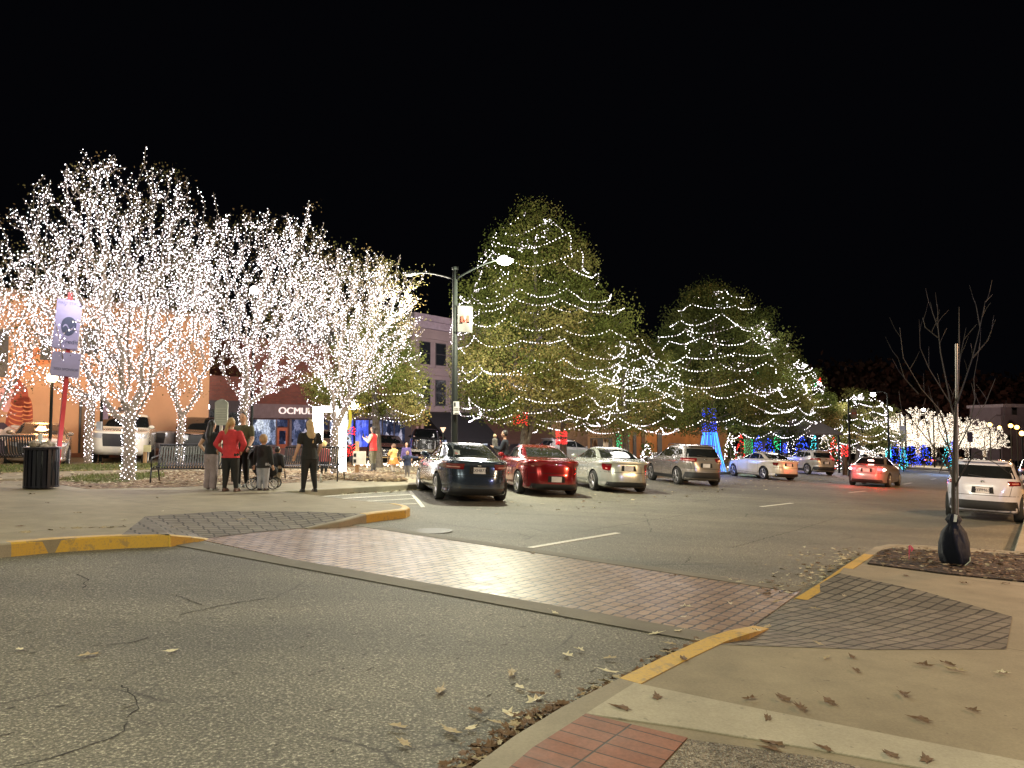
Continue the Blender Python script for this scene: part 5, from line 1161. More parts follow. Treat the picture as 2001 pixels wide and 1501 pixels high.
for a_ in ((1017, 32.7, 806, 830, .27, REDB, 'red lights round the top of the tall oak trunk'), (1097, 36.6, 842, 854, .24, REDB, 'upper band of red lights on the slim oak trunk'), (1097, 36.6, 858, 868, .24, REDB, 'lower band of red lights on the slim oak trunk'), (1217, 40, 847, 876, .30, GREENB, 'green lights round the russet oak trunk'), (1445, 52, 738, 753, .30, BLUEB, 'small ball of blue lights high in the dark oak'), (1385, 43.5, 797, 818, .36, BLUEB, 'blue lights round the upper trunk of the big dark oak'), (1385, 43.5, 822, 844, .40, BLUEB, 'blue lights lower on the trunk above the light curtain')):
    wrapband(*a_, n=70)
for a_ in ((681, 28, 833, 851, .22, REDB, 'top cluster of red lights on the post right of the arch'), (684, 28, 868, 880, .24, REDB, 'middle cluster of red lights on the post right of the arch'), (682, 28, 881, 890, .24, REDB, 'lowest cluster of red lights on the post right of the arch')): wrapband(*a_, n=42, br=.018)
wrapband(1462, 50, 858, 886, .24, GREENB, 'green lit column behind the cream saloon', 80, post=True); wrapband(1650, 52, 870, 892, .17, REDB, 'red lit bollard left of the moving car', 36, .04, post=True)
wrapband(1531, 60, 640+225, 885, .2, BLUEB, 'short blue lit post in front of the pavilion', 40, .04, post=True)
wrapband(1735, 70, 868, 893, .20, CYANB, 'cyan lit post right of the moving car', 50, .05, post=True)
# light curtain round the big oak
b = at(1388, 900, 43.2); b.z = gz(b.x, b.y); t = thing('light_curtain', 'cone of blue and cyan light tubes flaring round the big oak trunk', 'light display', b)
zt_ = at(1385, 845, 43.2).z-b.z; rnd = random.Random(4)
for nm, mt, par_ in (('blue_tube', E('blue_tube_light', (.03, .12, 1), 5), 0), ('cyan_tube', E('cyan_tube_light', (.05, .38, 1), 3.5), 1)):
    mb = MB()
    for k in range(par_, 26, 2):
        a_ = 2*math.pi*k/26; ca, sa = math.cos(a_), math.sin(a_); zb_ = rnd.uniform(.1, .6)
        mb.tube([(.38*ca, .38*sa, zt_), (.60*ca, .60*sa, zt_*.5), (.86*ca, .86*sa, zb_)], .016, 5)
    mb.build(nm, mt, t)
lamp('blue_glow', b+Vector((0, -1.5, 1.6)), 60, (.1, .25, 1), .4)
# pavilion
b = at(1597, 900, 57); b.z = gz(b.x, b.y); t = thing('pavilion', 'open pavilion with a dark gabled roof among the lit trees', 'pavilion', b)
zr, ze = at(1597, 822, 57).z-b.z, at(1597, 847, 57).z-b.z; hw = 1.6
MB().prism([(-2.9, -.2, ze), (1.35, -1.6, ze), (1.35, 2.4, ze), (-2.9, 2.4, ze)], .12).add([(-2.9, -.2, ze), (1.35, -1.6, ze), (-.1, -.4, zr), (-1.4, .4, zr), (1.35, 2.4, ze), (-2.9, 2.4, ze)], [(0, 1, 2, 3), (1, 4, 2), (3, 2, 4, 5), (0, 3, 5)]).build('roof', M('pavilion_roof', (.03, .025, .022), .6), t)
for x, y in ((-2.7, 0), (1.1, -1.3), (.2, 2), (-2.7, 2), (-.3, -.8)): MB().tube([(x, y, 0), (x, y, ze)], .08, 8).build('column', POLEM, t)
# small lit trees and shrubs in the park
MINI = [(1265, 41, 868, 900, .85, WHITE, 'round white-lit shrub between the silver saloon and the grey crossover'), (1428, 52, 846, 890, .9, WHITE, 'white-lit little tree right of the blue curtain'), (1448, 55, 850, 890, .7, REDB, 'little tree with red lights next to the green column'), (1482, 54, 852, 892, .8, BLUEB, 'blue-lit little tree right of the green column'), (1503, 57, 856, 892, .9, BLUEB, 'second blue-lit little tree left of the pole'), (1520, 60, 846, 885, .9, GREENB, 'green-lit little tree left of the pavilion'), (1545, 63, 850, 885, 1.2, WHITE, 'white-lit little tree under the pavilion eave'), (1568, 60, 852, 882, 1.3, BLUEB, 'bright blue ball-shaped tree under the pavilion'), (1592, 62, 850, 886, .8, CYANB, 'cyan-lit little tree between the pavilion posts'), (1612, 60, 850, 888, 1.0, WARMW, 'warm white little tree at the right pavilion post'), (1630, 62, 855, 890, .9, REDB, 'little tree with red lights past the pavilion'), (1640, 64, 868, 893, 1.0, WHITE, 'white-lit shrub left of the red bollard'), (1700, 70, 845, 885, 1.6, WHITE, 'white swagged small tree above the moving car roof'), (1752, 80, 862, 885, 1.3, BLUEB, 'deep blue shrub by the beige street sign'), (1765, 74, 874, 888, .7, CYANB, 'cyan-lit low shrub beside the dark blue saloon'), (1805, 92, 868, 886, 1.7, BLUEB, 'blue shrub behind the dark blue saloon'), (1780, 90, 868, 884, 1.6, BLUEB, 'blue shrub left behind the dark blue saloon roof'), (1852, 86, 850, 890, .9, CYANB, 'cyan and blue cone left of the staked tree trunk'), (1862, 88, 862, 892, .8, BLUEB, 'blue cone hidden partly by the staked tree trunk'), (1484, 66, 700, 735, .35, GREENB, 'small green light cluster high among the oaks'), (1592, 66, 735, 760, .35, GREENB, 'green light cluster at the tip of the purple-tinged oak'), (1602, 66, 738, 752, .35, REDB, 'pink-red light cluster near the tip of the purple-tinged oak')]
for k, (px, D, y0, y1, w_, mt, lab) in enumerate(MINI):
    b = at(px, y1, D); g0 = gz(b.x, b.y); hang = 'cluster' in lab
    if not hang: b.z = g0
    h = at(px, y0, D).z-b.z; rn = random.Random(k+50); n = int(60+32*w_)
    mb = MB(); cl = []
    for i in range(n):
        f = rn.random()**.9; an = rn.uniform(0, 6.28); r_ = w_*(1-f)**.6*min(1, f*4+.25)*rn.uniform(.75, 1.0)*(.55 if hang else .75)
        mb.octa((b.x+r_*math.cos(an), b.y+r_*math.sin(an), b.z+h*(.06+f*.94)), .020+D*.00018)
        if i % 4 == 0: cl.append(Vector((r_*.8*math.cos(an), r_*.8*math.sin(an), h*(.06+f*.9))))
    o = mb.build('string_lights', mt, label=('lights on the ' if not hang else '')+lab, cat='string lights', group='lights on the small park trees')
    if not hang:
        t = thing('small_tree', lab, 'tree', b, group='small lit park trees'); MB().tube([(0, 0, 0), (0, 0, h*.9)], [.05, .02], 6).build('trunk', BARKD, t); leaf_cloud('crown', cl, 14, .15, .16, LEAFG2, k, t)
for px, D, py, pw, col in ((1500, 54, 878, 160, (.1, .15, 1)), (1570, 57, 878, 160, (.15, .2, 1)), (1462, 47, 875, 50, (.05, 1, .4)), (1620, 56, 876, 160, (.9, .8, 1)), (1760, 76, 880, 350, (.1, .25, 1)), (1840, 66, 880, 500, (.25, .45, 1)), (1265, 39.5, 880, 50, (.9, .85, 1)), (1650, 50, 880, 40, (1, .1, .1)), (1690, 62, 880, 160, (1, .9, .95))):
    lamp('park_display_glow', at(px, py, D), pw, col, .5)

# ================================================================== PEOPLE
def capsule(mb, a, b, ra, rb, flat=1.0, n=12):
    a, b = Vector(a), Vector(b); d = b-a; L = d.length
    if L < 1e-5: d = Vector((0, 0, 1)); L = 1e-5
    d.normalize(); up = Vector((0, 1, 0)) if abs(d.y) < .9 else Vector((1, 0, 0)); u = d.cross(up).normalized(); w_ = d.cross(u).normalized()
    rings = [(-1, 0.02), (-.8, .6), (-.45, .89), (0, 1)]; vs = []
    st = [(a+d*(ra*x), ra*y) for x, y in rings]+[(b+d*(-rb*x), rb*y) for x, y in reversed(rings)]
    for c, r_ in st:
        for j in range(n):
            t_ = 2*math.pi*j/n; vs.append(c+u*(math.cos(t_)*r_)+w_*(math.sin(t_)*r_*flat))
    k = len(st); mb.add(vs, [(i*n+j, i*n+(j+1) % n, (i+1)*n+(j+1) % n, (i+1)*n+j) for i in range(k-1) for j in range(n)]+[tuple(range(n-1, -1, -1)), tuple(range((k-1)*n, k*n))])
def fuse(mb, name, mat, parent, voxel=.012, sm=3):
    """weld overlapping volumes into one continuous skin"""
    o = mb.build(name, None); 
    bm = bmesh.new(); bm.from_mesh(o.data); bmesh.ops.recalc_face_normals(bm, faces=bm.faces); bm.to_mesh(o.data); bm.free()
    m_ = o.modifiers.new('r', 'REMESH'); m_.mode = 'VOXEL'; m_.voxel_size = voxel; m_.use_smooth_shade = True
    if sm: s_ = o.modifiers.new('s', 'SMOOTH'); s_.iterations = sm; s_.factor = .5
    dg = bpy.context.evaluated_depsgraph_get(); me = bpy.data.meshes.new_from_object(o.evaluated_get(dg)); me.name = name
    o.modifiers.clear(); o.data = me; me.materials.clear(); me.materials.append(mat); me.shade_smooth(); o.parent = parent; return o
SKIN = M('light_skin', (.50, .29, .20), .5, var=.06); SKIN2 = M('brown_skin', (.26, .14, .09), .5, var=.06)
def cloth(n, c): return M(n, c, .85, var=.22, vs=7, bmp=.5)
def person(label, px, py, face, h, top, bot, shoe, hairc, hair='short', skin=None, arms=None, legs=None, h0=KH, sleeve=1.0, child=False, loc=None, topl=0.0, skirt=None, flare=0.0, lean=0.0, build=1.0, headturn=0.0, seated=False, hood=False, group=None, lower=True):
    """face: heading in degrees clockwise from straight away; local +Y is the way the person faces"""
    p = loc if loc is not None else gp(px, py, h0+.005)
    t = thing('person', label, 'person', p, rz=-R(face), group=group); S = h; sk = skin or SKIN
    hs = 1.28 if child else 1.0; hr = .060*hs*(1.0 if not child else 1.05)
    B = build; shw = .112*B*(.93 if child else 1); hz = .945-(.035 if child else 0); hy = lean*.55
    V = lambda x, y, z: Vector((x*S, y*S, z*S))
    hip = .50 if not child else .46; shz = .80 if not child else .755
    A = arms or {}
    def armpts(s):
        d = A.get('l' if s < 0 else 'r', (.03, .0, -.16, .03, .02, -.15))
        a = V(s*shw, hy*.8, shz-.005); e = a+V(s*d[0], d[1], d[2]); w_ = e+V(s*d[3], d[4], d[5]); return a, e, w_
    L = legs or {}
    def legpts(s):
        d = L.get('l' if s < 0 else 'r', (.0, .0, .0, .0)); a = V(s*.048*B, 0, hip)
        k = V(s*(.055+d[0]), .012+d[1], hip*.54); f_ = V(s*(.058+d[2]), -.01+d[3], .045); return a, k, f_
    bd = MB()
    # trunk, neck, head
    capsule(bd, V(0, 0, hip+.01), V(0, hy*.3, hip+.12), .088*S*B, .078*S*B, .72); capsule(bd, V(0, hy*.3, hip+.12), V(0, hy*.8, shz-.05), .078*S*B, .096*S*B, .66)
    capsule(bd, V(-shw*.75, hy*.8, shz-.02), V(shw*.75, hy*.8, shz-.02), .042*S*B, .042*S*B, .9); capsule(bd, V(0, hy*.8, shz), V(0, hy+.01, hz-.05), .036*S, .031*S)
    hc = V(0, hy+.012, hz)
    bd.ball(hc, (hr*.80*S, hr*.95*S, hr*1.16*S), 18, 12); bd.ball(hc+V(0, .018*hs, -.028*hs), (hr*.58*S, hr*.62*S, hr*.72*S), 14, 8)
    bd.ball(hc+V(0, .052*hs*1.05, -.010*hs), (.009*S*hs, .014*S*hs, .014*S*hs), 8, 6)          # nose
    for s in (-1, 1): bd.ball(hc+V(s*hr*.80, -.002, -.006), (.006*S, .011*S*hs, .017*S*hs), 8, 6)   # ears
    bd.ball(hc+V(0, .045*hs, -.036*hs), (.016*S*hs, .010*S*hs, .005*S*hs), 8, 6)
    fs_ = .9 if not child else .8
    for s in (-1, 1):
        a, e, w_ = armpts(s); capsule(bd, a, e, .033*S*B, .026*S*B); capsule(bd, e, w_, .026*S*B, .017*S)
        d = (w_-e).normalized(); pm = w_+d*.035*S; capsule(bd, w_, pm, .017*S, .021*S, .55)
        side = d.cross(Vector((0, 1, 0))); side = side.normalized() if side.length > .2 else Vector((1, 0, 0)); curl = side.cross(d)
        for q in range(4):
            o_ = side*((q-1.5)*.0115*S); ln_ = (.040, .046, .043, .034)[q]*S; c0 = pm+o_+d*.012*S; c1 = c0+d*ln_*.55; c2 = c1+(d*.6-curl*.6)*ln_*.5
            capsule(bd, c0, c1, .0056*S, .0052*S, 1, 8); capsule(bd, c1, c2, .0052*S, .0046*S, 1, 8)
        capsule(bd, w_+d*.012*S-side*.016*S, w_+d*.036*S-side*.034*S, .0066*S, .0056*S, 1, 8)
        if lower:
            a, k, f_ = legpts(s); capsule(bd, a, k, .058*S*B, .038*S*B); capsule(bd, k, f_, .038*S*B, .022*S)
            capsule(bd, f_+V(0, 0, -.022), f_+V(0, .075, -.030), .022*S, .015*S, .9)
    fuse(bd, 'body', sk, t, .0085*max(.7, S/1.7)+.001, 2)
    # garments follow the limbs, slightly larger
    g = .010
    tp = MB(); capsule(tp, V(0, hy*.25, hip-.055+topl), V(0, hy*.5, hip+.13), (.116*S*B+g), .090*S*B+g, .70); capsule(tp, V(0, hy*.5, hip+.12), V(0, hy*.8, shz-.05), .087*S*B+g, .101*S*B+g, .70); capsule(tp, V(-shw*.76, hy*.8, shz-.018), V(shw*.76, hy*.8, shz-.018), .047*S*B+g*.5, .047*S*B+g*.5, .92)
    if sleeve > 0:
        for s in (-1, 1):
            a, e, w_ = armpts(s); capsule(tp, a, a.lerp(e, min(1, sleeve*2)), .040*S*B+g*.6, .034*S*B+g*.6)
            if sleeve > .5: capsule(tp, e, e.lerp(w_, min(.95, (sleeve-.5)*2)), .034*S*B+g*.6, .025*S+g*.6)
    if hood: capsule(tp, V(-.03, hy-.035, shz+.03), V(.03, hy-.035, shz+.03), .038*S, .038*S)
    o = fuse(tp, 'top', top, t, .013, 2); zc_ = (hip-.035+topl)*S
    for v in o.data.vertices:
        if v.co.z < zc_ and abs(v.co.x) < .125*S*B+.02: v.co.z = zc_
    if lower:
        bt = MB(); capsule(bt, V(0, 0, hip+.045), V(0, 0, hip-.01), .084*S*B+g, .090*S*B+g, .80)
        for s in (-1, 1):
            a, k, f_ = legpts(s); capsule(bt, a, k, .064*S*B+g*.4, .043*S*B+g*.5+flare*.4*S)
            capsule(bt, k, f_+V(0, 0, .005), .043*S*B+g*.5+flare*.4*S, .027*S+g*.4+flare*S)
        fuse(bt, 'skirt_and_leggings' if skirt else 'trousers', bot, t, .013, 2)
        if skirt:
            n = 26; vs = []
            for z_, r_ in ((hip+.07, .088), (hip, .105), (hip-.10, .125), (hip-.17, .135)):
                for j in range(n): a_ = 2*math.pi*j/n; q = r_*S*B*(1+.06*math.sin(a_*8)*(hip+.07-z_)*8); vs.append((q*math.cos(a_), q*.85*math.sin(a_), z_*S))
            MB().add(vs, [(i*n+j, i*n+(j+1) % n, (i+1)*n+(j+1) % n, (i+1)*n+j) for i in range(3) for j in range(n)]).build('skirt', skirt, t, smooth=True)
        for s in (-1, 1):
            a, k, f_ = legpts(s); sh = MB(); capsule(sh, f_+V(0, -.018, -.020), f_+V(0, .085, -.026), .028*S, .021*S, .9); sh.box(f_+V(0, .035, -.0425), (.048*S, .145*S, .012*S)); 
            if shoe.name.startswith('tall'): capsule(sh, f_, f_+V(0, 0, .12), .030*S, .036*S)
            fuse(sh, 'shoe', shoe, t, .009, 1)
    # hair
    if hair != 'none':
        hb = MB(); hb.ball(hc+V(0, -.012, .012), (hr*.90*S, hr*.98*S, hr*1.12*S), 18, 12)
        if hair == 'long': capsule(hb, hc+V(0, -.030, 0), hc+V(0, -.060, -.14), .052*S, .066*S, .55); capsule(hb, hc+V(0, -.060, -.13), hc+V(.01, -.068, -.235), .066*S, .040*S, .5)
        if hair == 'ponytail': hb.ball(hc+V(-.02, -.055, .0), (.022*S,)*3, 10, 6); capsule(hb, hc+V(-.02, -.065, 0), hc+V(-.042, -.075, -.11), .022*S, .026*S); capsule(hb, hc+V(-.042, -.075, -.10), hc+V(-.045, -.062, -.185), .025*S, .010*S)
        if hair == 'mid': capsule(hb, hc+V(0, -.020, -.01), hc+V(0, -.028, -.085), .052*S, .045*S, .75)
        if hair == 'bun': hb.ball(hc+V(0, -.045, .045), (.026*S,)*3, 10, 6)
        o = fuse(hb, 'hair', hairc, t, .010, 1)
        # keep the face clear
        for v in o.data.vertices:
            q = v.co-hc
            if q.y > hr*.25*S and q.z < hr*.62*S: v.co.y = hc.y+hr*.25*S-.2*abs(q.y-hr*.25*S)
    ey = MB()
    for s in (-1, 1): ey.ball(hc+V(s*.021*hs, hr*.86, .002), (.0085*S*hs, .006*S, .0055*S*hs), 8, 6)
    ey.build('eyes', M('dark_eye', (.02, .015, .012), .3), t)
    return t
BLK = cloth('black_cloth', (.012, .012, .013)); 
HIP = (.085, -.03, -.14, -.075, .035, -.10)
person('girl with long dark hair and wide mauve trousers, hands on hips, leftmost of the group', 411, 957, 25, 1.55, BLK, cloth('mauve_trousers', (.27, .21, .22)), M('white_shoe', (.5, .48, .46), .6), M('black_hair', (.015, .012, .012), .5), 'long', sleeve=.12, flare=.022, topl=.06, arms={'l': HIP, 'r': HIP})
person('woman seen from behind in a red jumper and black leggings with a blonde ponytail', 449, 960, 5, 1.62, cloth('red_jumper', (.50, .035, .045)), BLK, M('brown_shoe', (.12, .07, .06), .7), M('dark_blonde_hair', (.34, .22, .10), .6), 'ponytail', build=1.12, arms={'l': (.075, -.02, -.14, -.055, .045, -.10), 'r': (.075, -.02, -.14, -.055, .05, -.09)}, legs={'l': (.01, 0, .015, 0), 'r': (.015, 0, .035, 0)})
person('man in a dark olive T-shirt facing us behind the red jumper, short dark hair', 473, 951, 185, 1.78, cloth('olive_tshirt', (.07, .065, .03)), BLK, M('grey_shoe', (.2, .2, .2), .7), M('dark_brown_hair', (.03, .02, .015), .6), 'short', sleeve=.3, skin=SKIN, arms={'l': (.03, .02, -.15, .0, .10, -.10), 'r': (.03, .02, -.15, .0, .10, -.10)})
person('boy from behind in a black gilet and baggy grey jogging trousers', 513, 958, 10, 1.30, BLK, cloth('grey_joggers', (.30, .30, .34)), M('dark_shoe', (.04, .02, .02), .7), M('light_brown_hair', (.30, .19, .10), .7), 'short', child=True, sleeve=.9, flare=.012, build=1.15, topl=-.02)
person('toddler in a long black coat with a pale collar beside the pushchair', 541, 947, 20, .98, BLK, cloth('cream_leggings', (.40, .34, .26)), M('cream_shoe', (.4, .35, .28), .7), M('black_hair', (.015, .012, .012), .5), 'short', child=True, build=1.3, topl=-.10, sleeve=.95)
person('woman from behind all in black with very long blonde hair, standing alone by the kerb', 604, 961, -35, 1.66, BLK, BLK, M('black_shoe', (.02, .02, .02), .5), M('long_blonde_hair', (.42, .30, .17), .6), 'long', build=1.08, sleeve=.32, arms={'l': (.04, .0, -.15, .03, .05, -.13), 'r': (.04, .0, -.15, -.01, .08, -.12)}, legs={'l': (.01, 0, .03, .01), 'r': (.01, 0, .02, -.02)})
w = person('woman in a red varsity jacket with cream sleeves and tall boots, holding a phone up', 729, 921, -72, 1.66, cloth('red_jacket', (.55, .03, .03)), cloth('olive_jeans', (.12, .11, .07)), M('tall_grey_boot', (.05, .05, .05), .6), M('black_hair', (.015, .012, .012), .5), 'mid', h0=.15, sleeve=0, arms={'l': (.02, .05, -.13, -.03, .12, .07), 'r': (.02, .05, -.13, -.03, .12, .07)})
sl_ = MB()
for s in (-1, 1):
    a = Vector((s*.112*1.66, 0, .795*1.66)); e = a+Vector((s*.02, .05, -.13))*1.66; w_ = e+Vector((-s*.03, .12, .07))*1.66; capsule(sl_, a, e, .075, .062); capsule(sl_, e, w_.lerp(e, .1), .062, .048)
fuse(sl_, 'sleeves', cloth('cream_sleeve', (.55, .46, .33)), w, .013, 2)
person('small child in a yellow-orange puffer coat with hands together', 769, 923, -60, 1.05, cloth('yellow_coat', (.62, .38, .14)), cloth('white_tights', (.5, .45, .4)), M('black_shoe', (.02, .02, .02), .5), M('brown_hair', (.13, .07, .04), .6), 'mid', child=True, h0=.15, build=1.45, skirt=cloth('orange_skirt', (.55, .18, .04)), arms={'l': (.0, .08, -.12, -.04, .08, .02), 'r': (.0, .08, -.12, -.04, .08, .02)})
person('toddler in a navy coat reaching an arm towards the child in yellow', 796, 931, 175, .88, cloth('navy_coat', (.03, .04, .09)), cloth('grey_tights', (.22, .2, .2)), M('black_shoe', (.02, .02, .02), .5), M('dark_brown_hair', (.03, .02, .015), .6), 'short', child=True, h0=.15, build=1.35, arms={'l': (.14, .03, -.02, .14, .03, .01), 'r': (.03, .05, -.13, -.02, .08, .02)})
D = 24.6; b = at(987, 900, D); b.z = gz(b.x, b.y)+.1
dad = person('person in a navy jacket standing behind the parked cars and holding a baby', 0, 0, -80, 1.74, cloth('dark_navy_jacket', (.008, .011, .02)), BLK, M('black_shoe', (.02, .02, .02), .5), M('black_hair', (.015, .012, .012), .5), 'bun', loc=b, arms={'l': (.02, .06, -.14, -.03, .13, .04), 'r': (.02, .06, -.14, -.03, .13, .04)})
bb_ = person('baby in a tan knitted hat held against the navy jacket', 0, 0, 60, .72, cloth('baby_grey', (.10, .09, .08)), cloth('baby_grey', (.10, .09, .08)), M('black_shoe', (.02, .02, .02), .5), M('tan_knit', (.42, .33, .2), .9), 'short', loc=b+Vector((-.34, -.02, .92)), child=True, build=1.3, legs={'l': (.03, .1, .03, .2), 'r': (.03, .1, .03, .2)})
D = 23.6; b = at(633, 900, D); b.z = gz(b.x, b.y)+.15
person('child with fair hair in a maroon top standing behind the right-hand bench', 0, 0, 0, 1.12, cloth('maroon_top', (.30, .05, .05)), BLK, M('black_shoe', (.02, .02, .02), .5), M('fair_hair', (.62, .50, .22), .7), 'mid', loc=b, child=True)
D = 29; b = at(794, 900, D); b.z = gz(b.x, b.y)+.1
person('person in a purple jacket far back beside the black pickup', 0, 0, 170, 1.15, cloth('purple_jacket', (.10, .07, .22)), BLK, M('black_shoe', (.02, .02, .02), .5), M('black_hair', (.015, .012, .012), .5), 'mid', loc=b)
# phone in the raised hand
o = MB().box((0, 0, 0), (.075, .012, .15)).build('phone', BLACKM, label='dark phone held up by the woman in the red jacket', cat='phone'); o.location = Vector(w.location)+Matrix.Rotation(R(72), 3, 'Z') @ Vector((0, .17*1.66+.14, .735*1.66+.10)); o.rotation_euler = (0, 0, R(72))
# pushchair
p = gp(510, 957, KH+.005); t = thing('pushchair', 'dark pushchair with large pale spoked wheels beside the boy', 'pushchair', p, rz=R(8)); Z = Vector((0, 0, 0))
for x, y, r_ in ((-.20, -.05, .14), (.27, .0, .13), (-.20, .45, .14), (.27, .42, .13)):
    cir = lambda q, y_=0: [(q*math.cos(2*math.pi*k/24), y_, q*math.sin(2*math.pi*k/24)) for k in range(25)]
    w_ = MB().tube(cir(r_-.012), .014, 6, cap=False).build('wheel', TYRE, t); w_.location = (x, y, r_)
    sp = MB()
    for k in range(8): a_ = math.pi*2*k/8; sp.tube([(0, -.012, 0), ((r_-.015)*math.cos(a_), -.012, (r_-.015)*math.sin(a_))], .007, 4)
    sp.tube(cir(r_-.03, -.012), .008, 5, cap=False).build('spokes', M('pale_plastic', (.6, .58, .6), .4), w_)
MB().tube([(-.20, 0, .16), (.05, 0, .45), (.15, 0, .60), (-.30, 0, 1.0)], .016, 6).tube([(.27, .02, .15), (.05, 0, .50)], .014, 6).tube([(-.20, .42, .16), (.05, .42, .45), (.15, .42, .60), (-.30, .42, 1.0)], .016, 6).tube([(.27, .42, .15), (.05, .42, .50)], .014, 6).tube([(-.30, 0, 1.0), (-.30, .42, 1.0)], .02, 8).build('frame', BLACKM, t, smooth=True)
sb_ = MB(); capsule(sb_, (-.05, .21, .42), (.22, .21, .42), .15, .13, 1); capsule(sb_, (-.1, .21, .50), (-.16, .21, .80), .16, .18, 1); fuse(sb_, 'seat', BLK, t, .02, 2)
cp = MB(); vs = []; n = 14
for i in range(n+1):
    a_ = math.pi*(.02+.62*i/n)
    for j in range(7): b_ = -1+2*j/6; vs.append((-.10-.26*math.cos(a_)*(1-.25*b_*b_), .21+.23*b_, .70+.30*math.sin(a_)*(1-.22*b_*b_)))
cp.add(vs, [(i*7+j, (i+1)*7+j, (i+1)*7+j+1, i*7+j+1) for i in range(n) for j in range(6)]).build('canopy', cloth('grey_canopy', (.06, .065, .06)), t, smooth=True)
bs = MB(); capsule(bs, (-.08, .21, .22), (.16, .21, .24), .11, .10); fuse(bs, 'basket', BLK, t, .02, 2)
# bottle by the bench
p = gp(627, 942, .17); MB().lathe([(.033, 0), (.035, .02), (.035, .17), (.014, .22), (.014, .26), (0, .26)], 12, p).build('bottle', M('clear_plastic', (.5, .5, .45), .15), label='pale plastic bottle standing on the ground beside the bench leg', cat='bottle')
# ================================================================== CARS
SED = dict(sl=[(.17, -2.18, 2.2, .78, 6), (.23, -2.36, 2.38, .87, 5), (.36, -2.44, 2.44, .91, 3.8), (.58, -2.43, 2.42, .92, 3.8), (.76, -2.39, 2.36, .92, 4.0), (.86, -2.37, 2.2, .905, 4.3), (.93, -2.36, 1.75, .885, 5.2), (.985, -2.37, 1.25, .86, 5.4), (1.03, -2.33, 1.02, .83, 5.6), (1.065, -1.95, .9, .79, 5.6), (1.11, -1.68, .78, .755, 5.2), (1.2, -1.42, .54, .70, 5), (1.31, -1.1, .22, .64, 4.6), (1.385, -.82, -.02, .59, 4.2), (1.43, -.58, -.15, .52, 3.6), (1.45, -.4, -.25, .30, 3)],
  wb=2.83, ra=-1.42, wr=.335, side=[((.83, 1.055), (.02, 1.055), (.26, 1.345), (.02, 1.365)), ((-.03, 1.055), (-.86, 1.065), (-.03, 1.365), (-.72, 1.345)), ((-.90, 1.07), (-1.30, 1.10), (-.77, 1.33), (-.92, 1.28))],
  rg=(1.095, 1.365, .66, .52), ws=(1.06, 1.365, .72, .56), tl=(.80, .965, .42, .42), plate=(.80, 0), bump=.66, val=(.20, .36, .72), exh=(.3, .64), hl=(.66, .80), door=(.92, .0, -.95), fin=-.85, hand=.93)
SUVP = dict(sl=[(.22, -2.05, 2.1, .80, 6), (.30, -2.22, 2.22, .88, 5), (.45, -2.28, 2.28, .915, 4.0), (.70, -2.27, 2.27, .925, 4.0), (.90, -2.23, 2.2, .92, 5), (1.0, -2.21, 1.95, .905, 5.2), (1.06, -2.19, 1.45, .885, 5.4), (1.11, -2.16, 1.15, .865, 5.4), (1.2, -2.10, .95, .83, 5), (1.33, -2.0, .7, .78, 4.8), (1.47, -1.88, .4, .73, 4.5), (1.57, -1.80, .12, .68, 4.2), (1.635, -1.72, -.15, .60, 4), (1.66, -1.5, -.4, .45, 3.4)],
  wb=2.70, ra=-1.36, wr=.36, side=[((.98, 1.14), (.10, 1.14), (.42, 1.48), (.10, 1.52)), ((.05, 1.14), (-.82, 1.16), (.05, 1.52), (-.82, 1.52)), ((-.88, 1.165), (-1.62, 1.28), (-.88, 1.515), (-1.42, 1.49))],
  rg=(1.17, 1.50, .74, .62), ws=(1.17, 1.54, .78, .63), tl=(.98, 1.12, .42, .60), plate=(.84, 0), bump=.70, val=(.26, .56, .82), exh=(.33, .6), hl=(.82, .98), door=(1.05, .07, -.86), fin=-1.3, hand=1.02)
TRK = dict(sl=[(.35, -2.85, 2.8, .85, 7), (.45, -2.95, 2.95, .95, 6), (.62, -3.0, 3.0, .985, 6), (.85, -2.98, 3.0, 1.0, 6), (1.05, -2.96, 2.98, 1.0, 6), (1.2, -2.95, 2.9, .985, 6), (1.27, -2.94, 2.4, .97, 6), (1.30, -2.92, 1.7, .95, 6), (1.33, -.98, 1.4, .92, 6), (1.45, -.92, 1.18, .88, 6), (1.65, -.86, .85, .82, 5.5), (1.82, -.8, .5, .76, 5), (1.90, -.72, .3, .68, 4.5), (1.93, -.5, .1, .5, 3.6)],
  wb=3.6, ra=-1.75, wr=.42, side=[((1.2, 1.38), (.30, 1.38), (.62, 1.78), (.30, 1.80)), ((.24, 1.38), (-.66, 1.38), (.24, 1.80), (-.62, 1.78))],
  rg=(1.40, 1.76, .74, .64), ws=(1.38, 1.8, .82, .68), tl=(.85, 1.20, .82, .98), plate=(.62, 0), bump=.70, val=(.42, .62, .85), exh=(), hl=(.95, 1.15), door=(1.25, .27, -.72), fin=None, hand=1.15)
